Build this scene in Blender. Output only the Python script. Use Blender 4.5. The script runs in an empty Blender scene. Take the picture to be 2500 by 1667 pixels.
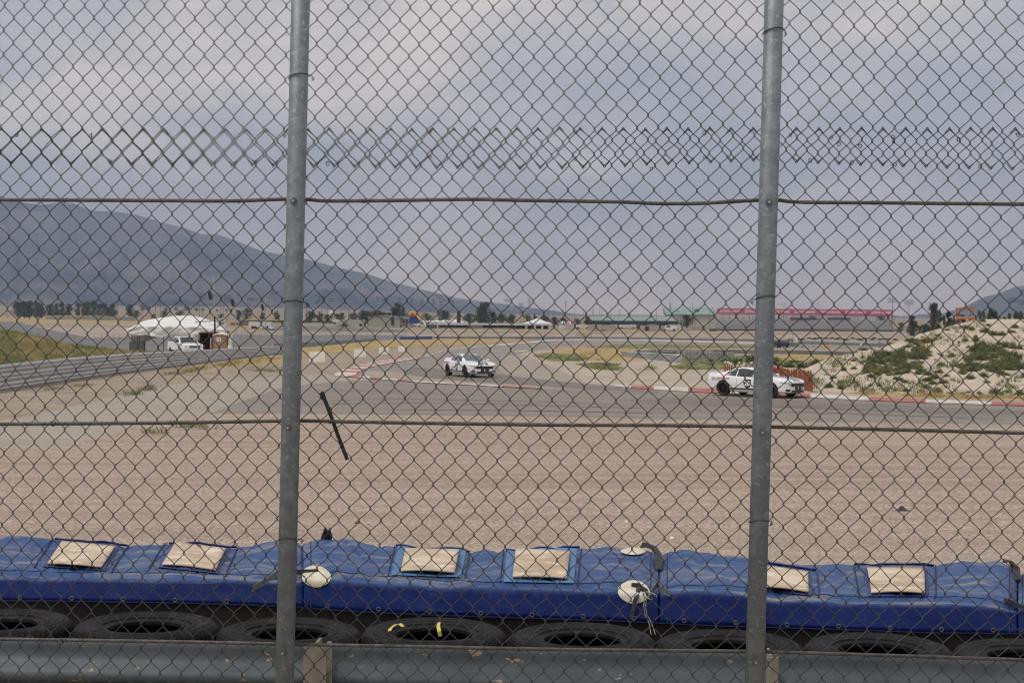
import bpy, bmesh, math, random
from mathutils import Vector, Matrix, noise
R = math.radians
random.seed(7)
S = bpy.context.scene
COL = S.collection

# ------------------------------------------------------------------ camera
CAM_H = 3.6
HAZE = 0.00014
FPX = 4000.0                      # focal length in pixels of the 2500 px wide photograph
PITCH, ROLL = 0.98, 0.35          # degrees down / clockwise
cd = bpy.data.cameras.new('camera')
cd.sensor_width = 36.0
cd.sensor_fit = 'HORIZONTAL'
cd.lens = FPX / 2500.0 * 36.0
cd.clip_start, cd.clip_end = 0.1, 40000.0
cd.dof.use_dof = True
cd.dof.focus_distance = 5.6
cd.dof.aperture_fstop = 55.0
cam = bpy.data.objects.new('camera', cd)
COL.objects.link(cam)
CM = Matrix.Translation((0, 0, CAM_H)) @ Matrix.Rotation(R(90 - PITCH), 4, 'X') @ Matrix.Rotation(R(ROLL), 4, 'Z')
cam.matrix_world = CM
S.camera = cam

# ------------------------------------------------------------------ sky
SUN_EL, SUN_AZ = 60.0, 238.0       # azimuth clockwise from +Y: high, to the left and a little behind the camera, veiled by cloud
w = bpy.data.worlds.new('World')
S.world = w
w.use_nodes = True
wn, wl = w.node_tree.nodes, w.node_tree.links
wn.clear()
wo = wn.new('ShaderNodeOutputWorld')
bg = wn.new('ShaderNodeBackground')
sky = wn.new('ShaderNodeTexSky')
sky.sky_type = 'NISHITA'
sky.sun_disc = False
sky.sun_elevation = R(SUN_EL)
sky.sun_rotation = R(SUN_AZ)
sky.air_density, sky.dust_density, sky.ozone_density = 1.0, 2.5, 1.5
tc = wn.new('ShaderNodeTexCoord')
sep = wn.new('ShaderNodeSeparateXYZ')
wl.new(tc.outputs['Generated'], sep.inputs[0])
def wmath(op, a, b=None):
    n = wn.new('ShaderNodeMath'); n.operation = op
    for i, v in enumerate((a, b)):
        if v is None: continue
        if isinstance(v, (int, float)): n.inputs[i].default_value = v
        else: wl.new(v, n.inputs[i])
    return n.outputs[0]
zz = wmath('ADD', wmath('MAXIMUM', sep.outputs[2], 0.0), 0.30)
comb = wn.new('ShaderNodeCombineXYZ')
wl.new(wmath('DIVIDE', sep.outputs[0], zz), comb.inputs[0])
wl.new(wmath('DIVIDE', sep.outputs[1], zz), comb.inputs[1])
def wnoise(scale, detail, dist, off):
    mp = wn.new('ShaderNodeMapping'); mp.inputs['Location'].default_value = off
    wl.new(comb.outputs[0], mp.inputs[0])
    n = wn.new('ShaderNodeTexNoise'); n.inputs['Scale'].default_value = scale
    n.inputs['Detail'].default_value = detail; n.inputs['Roughness'].default_value = 0.52
    n.inputs['Distortion'].default_value = dist
    wl.new(mp.outputs[0], n.inputs['Vector'])
    return n.outputs[0]
def wramp(v, stops):
    r = wn.new('ShaderNodeValToRGB'); e = r.color_ramp.elements
    e[0].position, e[0].color = stops[0][0], (*stops[0][1], 1)
    e[1].position, e[1].color = stops[-1][0], (*stops[-1][1], 1)
    for p, c in stops[1:-1]:
        k = e.new(p); k.color = (*c, 1)
    wl.new(v, r.inputs[0]); return r.outputs[0]
n1 = wnoise(1.9, 6, 0.5, (3.1, 0.7, 0.0))
n2 = wnoise(5.2, 6, 0.4, (7.0, 2.2, 1.0))
mixn = wmath('ADD', wmath('MULTIPLY', n1, 0.72), wmath('MULTIPLY', n2, 0.28))
SKY_K = 0.1
cl0 = wramp(mixn, [(0.36, (4.7, 4.8, 5.2)), (0.45, (5.5, 5.4, 5.55)), (0.53, (6.6, 6.2, 6.0)), (0.60, (8.2, 7.5, 6.9))])
mh = wn.new('ShaderNodeMix'); mh.data_type = 'RGBA'          # paler, thicker air low over the horizon
wl.new(wmath('MULTIPLY', wmath('POWER', wmath('SUBTRACT', 1.0, wmath('MINIMUM', wmath('MULTIPLY', wmath('MAXIMUM', sep.outputs[2], 0.0), 11.0), 1.0)), 1.6), 0.8), mh.inputs[0])
wl.new(cl0, mh.inputs[6]); mh.inputs[7].default_value = (9.6, 7.5, 5.9, 1)
cl = mh.outputs[2]
cover = wramp(n2, [(0.25, (0.86,) * 3), (0.6, (1.0,) * 3)])
mx = wn.new('ShaderNodeMix'); mx.data_type = 'RGBA'
wl.new(cover, mx.inputs[0]); wl.new(sky.outputs[0], mx.inputs[6]); wl.new(cl, mx.inputs[7])
wl.new(mx.outputs[2], bg.inputs['Color'])
bg.inputs['Strength'].default_value = SKY_K
wl.new(bg.outputs[0], wo.inputs[0])

sd = bpy.data.lights.new('sun', 'SUN')
sd.energy = 1.5
sd.angle = R(14)
sd.color = (1.0, 0.93, 0.82)
sun = bpy.data.objects.new('sun', sd)
COL.objects.link(sun)
az = R(SUN_AZ)
sdir = Vector((math.sin(az) * math.cos(R(SUN_EL)), math.cos(az) * math.cos(R(SUN_EL)), math.sin(R(SUN_EL))))
sun.rotation_euler = sdir.to_track_quat('Z', 'Y').to_euler()
sun.location = sdir * 50

S.view_settings.view_transform = 'Standard'
S.view_settings.look = 'None'
S.view_settings.exposure = 0.12
S.view_settings.gamma = 1.0
S.view_settings.use_curve_mapping = False
S.render.engine = 'CYCLES'
S.cycles.use_denoising = True
S.cycles.pixel_filter_type = 'BLACKMAN_HARRIS'
S.cycles.filter_width = 1.05
S.cycles.max_bounces = 5
S.cycles.diffuse_bounces = 2
S.cycles.glossy_bounces = 2
S.cycles.transmission_bounces = 3
S.cycles.volume_bounces = 0
S.cycles.transparent_max_bounces = 8
S.cycles.caustics_reflective = S.cycles.caustics_refractive = False

# ------------------------------------------------------------------ pixel helpers (photograph pixels, 2500 x 1667)
C0 = Vector((0, 0, CAM_H))
CR = CM.to_3x3()
def ray(px, py):
    return (CR @ Vector(((px - 1250.0) / FPX, -(py - 833.5) / FPX, -1.0)))
def at(px, py, Y):
    d = ray(px, py)
    return C0 + d * (Y / d.y)
def sm(a, b, x):
    t = min(1.0, max(0.0, (x - a) / (b - a)))
    return t * t * (3 - 2 * t)
BANK = 1.72
def T(x, y):
    """ground height"""
    if y < 11.0: return BANK
    if y < 21.0: return BANK * (1 - (y - 11.0) / 10.0)
    if y < 110.0: return 0.0
    if y < 500.0: return -0.013 * (y - 110.0)
    if y < 640.0: return -5.07
    if y < 700.0: return -5.07 + (y - 640.0) / 60.0 * 1.87
    z = -3.2
    if y > 1700.0:
        a = x / y
        z += (y - 1700.0) * 0.0078 * (1 - sm(-0.20, 0.05, a))
    return z
def gnd(px, py, off=0.0):
    """the ground point seen at a pixel"""
    d = ray(px, py)
    lo, hi = 11.0, 6000.0
    f = lambda Y: (C0 + d * (Y / d.y)).z - T(d.x * Y / d.y, Y)
    if f(hi) > 0: Y = hi
    else:
        for _ in range(60):
            m = (lo + hi) / 2
            if f(m) > 0: lo = m
            else: hi = m
        Y = hi
    p = C0 + d * (Y / d.y)
    return Vector((p.x, p.y, T(p.x, p.y) + off))
def base(px, Y):
    p = at(px, 770, Y)
    return Vector((p.x, Y, T(p.x, Y)))
def ppm(Y): return FPX / Y

# ------------------------------------------------------------------ materials
MATS = {}
def mat(name, c1, c2=None, scale=5.0, rough=0.65, metal=0.0, bump=0.0, bscale=60.0, stretch=None, spec=0.5,
        lo=0.38, hi=0.62, detail=5.0, c3=None, s3=40.0, lo3=0.55, hi3=0.7, coat=0.0, objc=False):
    if name in MATS: return MATS[name]
    m = bpy.data.materials.new(name); m.use_nodes = True
    nt = m.node_tree; n, l = nt.nodes, nt.links
    b = n['Principled BSDF']
    b.inputs['Roughness'].default_value = rough
    b.inputs['Metallic'].default_value = metal
    b.inputs['Specular IOR Level'].default_value = spec
    b.inputs['Coat Weight'].default_value = coat
    b.inputs['Base Color'].default_value = (*c1, 1)
    vec = None
    if c2 or bump or c3:
        if objc:
            t = n.new('ShaderNodeTexCoord'); vec = t.outputs['Object']
        else:
            g = n.new('ShaderNodeNewGeometry'); vec = g.outputs['Position']
        if stretch:
            mp = n.new('ShaderNodeMapping'); mp.inputs['Scale'].default_value = stretch
            l.new(vec, mp.inputs[0]); vec = mp.outputs[0]
    def nz(s, det=detail):
        t = n.new('ShaderNodeTexNoise'); t.inputs['Scale'].default_value = s; t.inputs['Detail'].default_value = det
        t.inputs['Roughness'].default_value = 0.6
        l.new(vec, t.inputs['Vector']); return t.outputs[0]
    def rmp(v, a, b_):
        r = n.new('ShaderNodeMapRange'); r.inputs[1].default_value = a; r.inputs[2].default_value = b_
        l.new(v, r.inputs[0]); return r.outputs[0]
    col = None
    if c2:
        mxx = n.new('ShaderNodeMix'); mxx.data_type = 'RGBA'
        mxx.inputs[6].default_value = (*c1, 1); mxx.inputs[7].default_value = (*c2, 1)
        l.new(rmp(nz(scale), lo, hi), mxx.inputs[0]); col = mxx.outputs[2]
    if c3:
        m3 = n.new('ShaderNodeMix'); m3.data_type = 'RGBA'
        if col: l.new(col, m3.inputs[6])
        else: m3.inputs[6].default_value = (*c1, 1)
        m3.inputs[7].default_value = (*c3, 1)
        l.new(rmp(nz(s3, 3.0), lo3, hi3), m3.inputs[0]); col = m3.outputs[2]
    if col: l.new(col, b.inputs['Base Color'])
    if bump:
        bp = n.new('ShaderNodeBump'); bp.inputs['Strength'].default_value = 1.0
        bp.inputs['Distance'].default_value = bump
        l.new(nz(bscale, 4.0), bp.inputs['Height']); l.new(bp.outputs[0], b.inputs['Normal'])
    MATS[name] = m
    return m

# ------------------------------------------------------------------ mesh builder
class MB:
    def __init__(s): s.v = []; s.f = []; s.m = []
    def add(s, vs, fs, mi=0):
        o = len(s.v); s.v += [tuple(p) for p in vs]
        for f in fs: s.f.append(tuple(i + o for i in f)); s.m.append(mi)
        return s
    def box(s, c, d, rz=0.0, mi=0, M=None):
        x, y, z = d[0] / 2, d[1] / 2, d[2] / 2
        vs = [Vector((a * x, b * y, e * z)) for e in (-1, 1) for b in (-1, 1) for a in (-1, 1)]
        rot = Matrix.Rotation(rz, 3, 'Z') if M is None else M
        c = Vector(c)
        s.add([rot @ p + c for p in vs], [(0, 2, 3, 1), (4, 5, 7, 6), (0, 1, 5, 4), (2, 6, 7, 3), (0, 4, 6, 2), (1, 3, 7, 5)], mi)
        return s
    def cyl(s, p0, p1, r0, r1=None, n=8, mi=0, caps=True):
        r1 = r0 if r1 is None else r1
        p0, p1 = Vector(p0), Vector(p1)
        d = (p1 - p0).normalized()
        a = d.orthogonal().normalized(); b = d.cross(a)
        vs = []
        for p, r in ((p0, r0), (p1, r1)):
            for k in range(n):
                t = 2 * math.pi * k / n
                vs.append(p + (a * math.cos(t) + b * math.sin(t)) * r)
        fs = [(k, (k + 1) % n, n + (k + 1) % n, n + k) for k in range(n)]
        if caps: fs += [tuple(range(n - 1, -1, -1)), tuple(range(n, 2 * n))]
        s.add(vs, fs, mi); return s
    def tube(s, path, r, n=6, mi=0, closed=False):
        path = [Vector(p) for p in path]; L = len(path); vs = []
        up = None
        for i, p in enumerate(path):
            a = path[i - 1] if (i > 0 or closed) else p
            b = path[(i + 1) % L] if (i < L - 1 or closed) else p
            d = (b - a).normalized()
            if up is None: up = d.orthogonal().normalized()
            u = (up - d * up.dot(d)); u = u.normalized() if u.length > 1e-6 else d.orthogonal().normalized()
            up = u; v = d.cross(u)
            rr = r[i] if isinstance(r, (list, tuple)) else r
            for k in range(n):
                t = 2 * math.pi * k / n
                vs.append(p + (u * math.cos(t) + v * math.sin(t)) * rr)
        fs = []
        for i in range(L if closed else L - 1):
            j = (i + 1) % L
            for k in range(n):
                k2 = (k + 1) % n
                fs.append((i * n + k, i * n + k2, j * n + k2, j * n + k))
        if not closed:
            fs += [tuple(range(n - 1, -1, -1)), tuple(range((L - 1) * n, L * n))]
        s.add(vs, fs, mi); return s
    def grid(s, rows, mi=0, closed_u=False):
        """rows: list of equal-length point lists"""
        nr, nc = len(rows), len(rows[0])
        vs = [p for r in rows for p in r]
        fs = []
        for i in range(nr - 1):
            for j in range(nc - 1 if not closed_u else nc):
                j2 = (j + 1) % nc
                fs.append((i * nc + j, i * nc + j2, (i + 1) * nc + j2, (i + 1) * nc + j))
        s.add(vs, fs, mi); return s
    def poly(s, pts, mi=0):
        s.add(pts, [tuple(range(len(pts)))], mi); return s
    def prism(s, pts, d, mi=0):
        """pts: planar outline, d: extrusion vector"""
        n = len(pts); d = Vector(d)
        vs = [Vector(p) for p in pts] + [Vector(p) + d for p in pts]
        fs = [tuple(range(n - 1, -1, -1)), tuple(range(n, 2 * n))] + [(k, (k + 1) % n, n + (k + 1) % n, n + k) for k in range(n)]
        s.add(vs, fs, mi); return s
    def lathe(s, prof, c, n=24, axis='Z', mi=0, closed=False):
        c = Vector(c); rows = []
        for k in range(n):
            t = 2 * math.pi * k / n
            row = []
            for r, h in prof:
                if axis == 'Z': row.append(c + Vector((r * math.cos(t), r * math.sin(t), h)))
                elif axis == 'Y': row.append(c + Vector((r * math.cos(t), h, r * math.sin(t))))
                else: row.append(c + Vector((h, r * math.cos(t), r * math.sin(t))))
            rows.append(row)
        rows.append(rows[0])
        s.grid(rows, mi, closed_u=closed); return s
    def mesh(s, name, mats, smooth=False, fixn=True):
        me = bpy.data.meshes.new(name)
        me.from_pydata([tuple(p) for p in s.v], [], s.f)
        for m_ in (mats if isinstance(mats, (list, tuple)) else [mats]): me.materials.append(m_)
        if len(me.materials) > 1: me.polygons.foreach_set('material_index', s.m)
        if fixn:
            bm = bmesh.new(); bm.from_mesh(me)
            bmesh.ops.recalc_face_normals(bm, faces=bm.faces); bm.to_mesh(me); bm.free()
        if smooth: me.polygons.foreach_set('use_smooth', [True] * len(me.polygons))
        me.update()
        return me
    def build(s, name, mats, parent=None, smooth=False, local=False, bevel=0.0, fixn=True, kind=None):
        return put(name, s.mesh(name, mats, smooth, fixn), parent, local, bevel, kind)
def put(name, me, parent=None, local=False, bevel=0.0, kind=None):
    o = bpy.data.objects.new(name, me); COL.objects.link(o)
    if parent is not None:
        o.parent = parent
        if not local and parent.type == 'EMPTY': o.matrix_parent_inverse = Matrix.Translation(-parent.location)
        elif not local and parent.parent is not None: pass
    if bevel:
        b = o.modifiers.new('bevel', 'BEVEL'); b.width = bevel; b.segments = 2; b.limit_method = 'ANGLE'
    if kind: o['kind'] = kind
    return o
def sub(name, mb, mats, part, smooth=False):
    """a sub-part, built in the same coordinates as its part"""
    o = bpy.data.objects.new(name, mb.mesh(name, mats, smooth)); COL.objects.link(o); o.parent = part
    return o
def tag(o, label, cat, group=None, kind=None):
    if label: o['label'] = label
    if cat: o['category'] = cat
    if group: o['group'] = group
    if kind: o['kind'] = kind
    return o
def thing(name, label, cat, loc=(0, 0, 0), rz=0.0, group=None):
    o = bpy.data.objects.new(name, None); COL.objects.link(o)
    o.empty_display_size = 0.2
    o.location = loc; o.rotation_euler = (0, 0, rz)
    return tag(o, label, cat, group)
def dup(root, loc, rz=0.0, sc=1.0, label=None, group=None):
    r = root.copy(); COL.objects.link(r); r.location = loc; r.rotation_euler = (0, 0, rz)
    r.scale = (sc, sc, sc) if isinstance(sc, (int, float)) else sc
    if label: r['label'] = label
    if group: r['group'] = group
    for ch in list(root.children):
        c = ch.copy(); COL.objects.link(c); c.parent = r
        for g in list(ch.children):
            d = g.copy(); COL.objects.link(d); d.parent = c
    return r
def text_mesh(txt, size, mat_, name='lettering', extrude=0.002, bold=0.0, align='CENTER', xscale=1.0):
    cu = bpy.data.curves.new(name, 'FONT'); cu.body = txt; cu.size = size; cu.extrude = extrude
    cu.align_x = align; cu.align_y = 'CENTER'; cu.offset = bold; cu.resolution_u = 3
    o = bpy.data.objects.new(name, cu); COL.objects.link(o)
    dg = bpy.context.evaluated_depsgraph_get()
    me = bpy.data.meshes.new_from_object(o.evaluated_get(dg))
    me.name = name
    bpy.data.objects.remove(o); bpy.data.curves.remove(cu)
    if xscale != 1.0:
        for v in me.vertices: v.co.x *= xscale
    me.materials.clear(); me.materials.append(mat_)
    return me
def place(name, me, M, parent, local=True):
    """a mesh put down with a matrix under a parent (in the parent's coordinates if local)"""
    o = bpy.data.objects.new(name, me); COL.objects.link(o)
    o.parent = parent
    if not local: o.matrix_parent_inverse = Matrix.Translation(-parent.location)
    o.matrix_basis = M
    return o

# ================================================================== ground
def gravel_material():
    m = bpy.data.materials.new('gravel'); m.use_nodes = True
    n, l = m.node_tree.nodes, m.node_tree.links
    b = n['Principled BSDF']; b.inputs['Roughness'].default_value = 0.95; b.inputs['Specular IOR Level'].default_value = 0.2
    g = n.new('ShaderNodeNewGeometry')
    def nz(s, det, vs=(1, 1, 1), dist=0.0):
        mp = n.new('ShaderNodeMapping'); mp.inputs['Scale'].default_value = vs; l.new(g.outputs['Position'], mp.inputs[0])
        t = n.new('ShaderNodeTexNoise'); t.inputs['Scale'].default_value = s; t.inputs['Detail'].default_value = det; t.inputs['Roughness'].default_value = 0.65; t.inputs['Distortion'].default_value = dist
        l.new(mp.outputs[0], t.inputs[0]); return t.outputs[0]
    def rmp(v, a, c, lo=0.0, hi=1.0):
        r = n.new('ShaderNodeMapRange'); r.inputs[1].default_value = a; r.inputs[2].default_value = c; r.inputs[3].default_value = lo; r.inputs[4].default_value = hi
        l.new(v, r.inputs[0]); return r.outputs[0]
    def mix(f, a, c):
        k = n.new('ShaderNodeMix'); k.data_type = 'RGBA'; l.new(f, k.inputs[0])
        for i, v in ((6, a), (7, c)):
            if isinstance(v, tuple): k.inputs[i].default_value = (*v, 1)
            else: l.new(v, k.inputs[i])
        return k.outputs[2]
    vo = n.new('ShaderNodeTexVoronoi'); vo.inputs['Scale'].default_value = 25.0; l.new(g.outputs['Position'], vo.inputs[0])
    sp_ = n.new('ShaderNodeSeparateColor'); l.new(vo.outputs['Color'], sp_.inputs[0])
    stone = mix(rmp(sp_.outputs[0], 0.0, 1.0), (0.30, 0.233, 0.188), (0.55, 0.455, 0.375))       # every stone its own tone
    stone = mix(rmp(sp_.outputs[1], 0.90, 0.93), stone, (0.66, 0.585, 0.50))
    stone = mix(rmp(sp_.outputs[1], 0.13, 0.10), stone, (0.17, 0.125, 0.105))
    rake = mix(rmp(nz(1.0, 3, (0.05, 2.6, 1), 0.3), 0.47, 0.64, 0.0, 0.40), stone, (0.29, 0.228, 0.182))   # raked furrows, toned darker along their hollows
    rake = mix(rmp(nz(1.0, 4, (0.015, 1.1, 1), 0.4), 0.46, 0.60, 0.0, 0.5), rake, (0.27, 0.21, 0.172))
    tone = mix(rmp(nz(0.12, 4, (0.4, 1, 1)), 0.42, 0.60, 0.0, 0.35), rake, (0.45, 0.38, 0.31))
    l.new(tone, b.inputs['Base Color'])
    ad = n.new('ShaderNodeMath'); ad.operation = 'ADD'
    l.new(rmp(vo.outputs['Distance'], 0.0, 0.5, 0.03, 0.0), ad.inputs[0]); l.new(rmp(nz(1.0, 3, (0.05, 2.6, 1), 0.3), 0.3, 0.7, 0.03, 0.0), ad.inputs[1])
    bp = n.new('ShaderNodeBump'); bp.inputs['Distance'].default_value = 1.0; bp.inputs['Strength'].default_value = 0.7
    l.new(ad.outputs[0], bp.inputs['Height']); l.new(bp.outputs[0], b.inputs['Normal'])
    return m
gravel_m = gravel_material()
soil_m = mat('soil', (0.36, 0.30, 0.235), (0.27, 0.225, 0.18), scale=0.35, rough=0.95, bump=0.06, bscale=5.0, c3=(0.46, 0.39, 0.31), s3=1.7, spec=0.2, detail=8.0)
plain_m = mat('dry_plain', (0.33, 0.25, 0.15), (0.26, 0.215, 0.15), scale=0.006, rough=0.95, c3=(0.20, 0.19, 0.12), s3=0.03, spec=0.1, lo3=0.6, hi3=0.75)
def lin(a, b, n): return [a + (b - a) * i / (n - 1) for i in range(n)]
def make_ground():
    mb = MB()
    ys = [-30, 0, 5, 11, 21, 40, 70, 110, 200, 300, 400, 500, 570, 640, 700]
    fr = lin(-1.0, 1.0, 25)
    rows = []
    for y in ys:
        hw = 60 + max(0, y) * 0.9
        rows.append([(f * hw, y, T(f * hw, y)) for f in fr])
    mb.grid(rows)
    o = mb.build('ground', soil_m, smooth=False); o['kind'] = 'structure'
    mb = MB(); rows = []
    for y in [700, 800, 1000, 1300, 1700, 2100, 2600, 3200, 4000, 5000, 6000, 8000, 9700]:
        hw = 60 + y * 0.9
        rows.append([(f * hw, y, T(f * hw, y)) for f in lin(-1.0, 1.0, 41)])
    mb.grid(rows)
    o = mb.build('plain', plain_m, smooth=True); o['kind'] = 'structure'
make_ground()
# gravel trap in front of the barrier: from the bank to the edge of the asphalt
GE = [(-400, 1150), (0, 1091), (150, 1090), (270, 1061), (357, 1031), (506, 1010), (700, 1009), (1000, 1013), (1500, 1021), (2000, 1031), (2500, 1037), (2900, 1042)]
def lerp_pts(poly, x):
    if x <= poly[0][0]:
        a, b = poly[0], poly[1]
    elif x >= poly[-1][0]:
        a, b = poly[-2], poly[-1]
    else:
        for a, b in zip(poly, poly[1:]):
            if a[0] <= x <= b[0]: break
    return a[1] + (b[1] - a[1]) * (x - a[0]) / (b[0] - a[0])
mb = MB(); r0 = []; r1 = []; r2 = []
for px in range(-400, 2901, 50):
    p = gnd(px, lerp_pts(GE, px), 0.006)
    r0.append(p); x = (px - 1250) / FPX
    r1.append((x * 21.5, 21.5, 0.006)); r2.append((x * 15, 11, BANK + 0.006))
mb.grid([r2, r1, r0])
o = mb.build('gravel_bed', gravel_m); o['kind'] = 'structure'

# ================================================================== the debris fence
galv = mat('galvanised_pipe', (0.165, 0.197, 0.228), (0.222, 0.258, 0.29), scale=22.0, rough=0.5, metal=0.35, bump=0.0015, bscale=130, lo=0.44, hi=0.6,
           c3=(0.31, 0.345, 0.365), s3=70.0, lo3=0.585, hi3=0.66)
wire_m = mat('fence_wire', (0.030, 0.032, 0.040), (0.060, 0.063, 0.073), scale=30, rough=0.5, metal=0.1)
cable_m = mat('cable_steel', (0.125, 0.118, 0.11), (0.065, 0.062, 0.06), scale=40, rough=0.55, metal=0.4)
bolt_m = mat('bolt_steel', (0.14, 0.15, 0.16), rough=0.4, metal=0.7)
YAW = R(4.5)
FN = Vector((math.sin(YAW), math.cos(YAW), 0))
FP0 = at(1250, 770, 5.3)
def F(px, py, off=0.0):
    d = ray(px, py)
    return C0 + d * ((FP0 + FN * off - C0).dot(FN) / d.dot(FN))
# chain-link panels: every zigzag wire is a piece of its own
rnd = random.Random(3)
def chain_panel(root, org, uv, vv, c_lo, c_hi, r_lo, r_hi, sag, off, top_hook, bot_hook):
    """org: node (0,0); uv: half a diamond to the right; vv: half a diamond down"""
    jit = {}
    def node(c, r):
        k = (c, r)
        if k not in jit:
            j = Vector((rnd.gauss(0, 0.0010), 0, rnd.gauss(0, 0.0010)))
            jit[k] = j
        p = org + uv * c + vv * r
        wv = noise.noise_vector(p * 1.3)
        return p + jit[k] + Vector((wv.x * 0.003, wv.y * 0.004, wv.z * 0.003)) + Vector((0, 0, sag(p))) + FN * off
    e, dz, fy = 0.0014, 0.0030, 0.0022
    un = uv.normalized(); vn = vv.normalized()
    for c in range(c_lo, c_hi):
        pts = []
        rr = list(range(r_lo, r_hi + 1))
        prev = None
        for i, r in enumerate(rr):
            right = (c + r) % 2 != 0
            q = node(c + 1 if right else c, r)
            s = 1 if right else -1
            q = q + un * (e * s)
            ya = fy if right else -fy        # depth of the run arriving here
            yb = -ya
            if i == 0 and top_hook:
                t = (uv * s - vv * -1).normalized()
                pts += [q + t * 0.021 + FN * 0.004, q + t * 0.012 + FN * 0.005, q + t * 0.003 + FN * 0.003]
            if prev is not None:
                a, b = prev, q - vn * dz + FN * ya
                n_ = (b - a)
                bow = vn * -0.0008 * s
                for t, k in ((0.12, .55), (0.35, 1.0), (0.65, 1.0), (0.88, .55)):
                    pts.append(a + n_ * t + bow * k * (1 if ya > 0 else 1))
            pts += [q - vn * dz + FN * ya, q + un * (e * 0.5 * s), q + vn * dz + FN * yb]
            prev = pts[-1]
            if i == len(rr) - 1 and bot_hook:
                t = (uv * -s * -1 - vv).normalized()
                t = (-uv * s * -1.0 - vv).normalized()
                pts += [q + t * 0.004 + FN * 0.004, q + t * 0.013 + FN * 0.006, q + t * 0.023 + FN * 0.004]
        MB().tube(pts, 0.0015, 5).build('wire', wire_m, root, smooth=True, fixn=False)
UL = (F(2170, 712) - F(19, 697)) / 84.0
VL = (F(14.9, 873) - F(19, 697)) / 6.0
OL = F(19, 697)
fence = thing('chain_link_fence', 'lower chain link fence panel in front of the track and blue barriers', 'fence', (0, 5.3, BANK))
chain_panel(fence, OL, UL, VL, -3, 100, -13, 35, lambda p: 0.0, 0.0, True, False)
SAG = [(-100, 400), (30, 401), (700, 408), (745, 410), (1250, 420), (1500, 415), (1845, 401), (1900, 405), (2500, 427), (2700, 430)]
def px_of(p):
    q = CR.transposed() @ (p - C0)
    return 1250 + FPX * q.x / -q.z, 833.5 - FPX * q.y / -q.z
OU = F(27, 402, -0.006)
def usag(p):
    px, py = px_of(p)
    # where the straight lattice would put its lower edge at this column
    y0 = 402 + (px - 27) * 0.0058
    return -(lerp_pts(SAG, px) - y0) / 755.0
ufence = thing('chain_link_fence', 'upper chain link fence panel against the cloudy sky, overlapping the one below', 'fence', (0, 5.3, BANK))
chain_panel(ufence, OU, UL * 0.986, VL, -3, 102, -15, 0, usag, -0.006, False, True)

for (tx, ty) in ((40, 330), (220, 333), (408, 325), (268, 395), (468, 396), (622, 396), (695, 333), (800, 400), (900, 385), (1050, 322), (1050, 382), (1405, 323), (1405, 388), (1590, 412), (1720, 325), (1720, 385), (1930, 330), (2030, 335), (2048, 352), (2100, 357), (2180, 335), (2182, 346), (1978, 392), (2080, 397), (2185, 402), (2340, 340), (2392, 407), (2485, 330)):
    c = F(tx, ty, -0.008); r_ = rnd.uniform(0.0045, 0.0075); ph = rnd.random() * 6
    ex = Vector((math.cos(YAW), -math.sin(YAW), 0))
    lp = [c + ex * math.cos(ph + a) * r_ * .75 + Vector((0, 0, math.sin(ph + a) * r_)) + FN * 0.004 * math.sin(a * .7) for a in lin(0, 8.2 + rnd.random() * 2, 18)]
    lp += [lp[-1] + ex * rnd.uniform(-.006, .006) + Vector((0, 0, rnd.uniform(-.006, .006)))]
    MB().tube(lp, 0.0013, 5).build('tie_wire', wire_m if rnd.random() < .6 else mat('rusty_tie', (0.10, 0.045, 0.03), rough=0.9), ufence, smooth=True, fixn=False)
# steel cables: seven-strand rope swept with a twist
def cable(pts, label):
    P = [F(x, y, -0.013) for x, y in pts]
    path = []
    for i in range(len(P) - 1):
        n = max(2, int((P[i + 1] - P[i]).length / 0.008))
        for k in range(n):
            t = k / n
            a = P[max(0, i - 1)]; b = P[i]; c = P[i + 1]; d = P[min(len(P) - 1, i + 2)]
            path.append(0.5 * ((2 * b) + (c - a) * t + (2 * a - 5 * b + 4 * c - d) * t * t + (3 * b - a - 3 * c + d) * t ** 3))
    path.append(P[-1])
    lobes, r0, amp = 7, 0.0055, 0.0010
    N = lobes * 4; rows = []; s = 0.0
    for i, p in enumerate(path):
        if i: s += (p - path[i - 1]).length
        d = (path[min(i + 1, len(path) - 1)] - path[max(i - 1, 0)]).normalized()
        u = FN; v = d.cross(u).normalized()
        row = []
        for k in range(N):
            a = 2 * math.pi * k / N
            rr = r0 + amp * (abs(math.cos(a * lobes / 2)) - 0.6) * 1.6
            row.append(p + (u * math.cos(a + s * 52) + v * math.sin(a + s * 52)) * rr)
        rows.append(row)
    root = thing('steel_cable', label, 'cable', P[len(P) // 2])
    MB().grid(rows, closed_u=True).build('rope', cable_m, root, smooth=True, fixn=False)
    # twisted wire ties that hold the mesh to the rope
    L = 0.0; nxt = 0.22 + rnd.random() * 0.1
    for i in range(1, len(path)):
        L += (path[i] - path[i - 1]).length
        if L > nxt:
            nxt += 0.33 + rnd.random() * 0.32
            p = path[i]; d = (path[i] - path[i - 1]).normalized(); v = d.cross(FN).normalized()
            lp = []
            for k in range(14):
                a = 2 * math.pi * k / 11 + 1.2
                lp.append(p + (FN * math.cos(a) * 1.25 + v * math.sin(a)) * 0.0078 + d * (0.0012 * k - 0.008))
            lp += [lp[-1] + v * -0.006 + d * 0.003, lp[-1] + v * -0.010 + d * -0.002]
            MB().tube(lp, 0.0015, 5).build('tie_wire', wire_m, root, smooth=True, fixn=False)
    return root
cable([(-60, 487), (0, 488), (380, 490), (560, 491), (655, 488), (720, 486), (760, 488), (800, 491), (950, 490), (1150, 487), (1250, 489), (1500, 493), (1600, 497),
       (1700, 497), (1780, 493), (1850, 489), (1900, 489), (1960, 494), (2200, 496), (2500, 499), (2560, 499)],
      'uppermost steel wire rope, stretched across the sky above the mountain')
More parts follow.
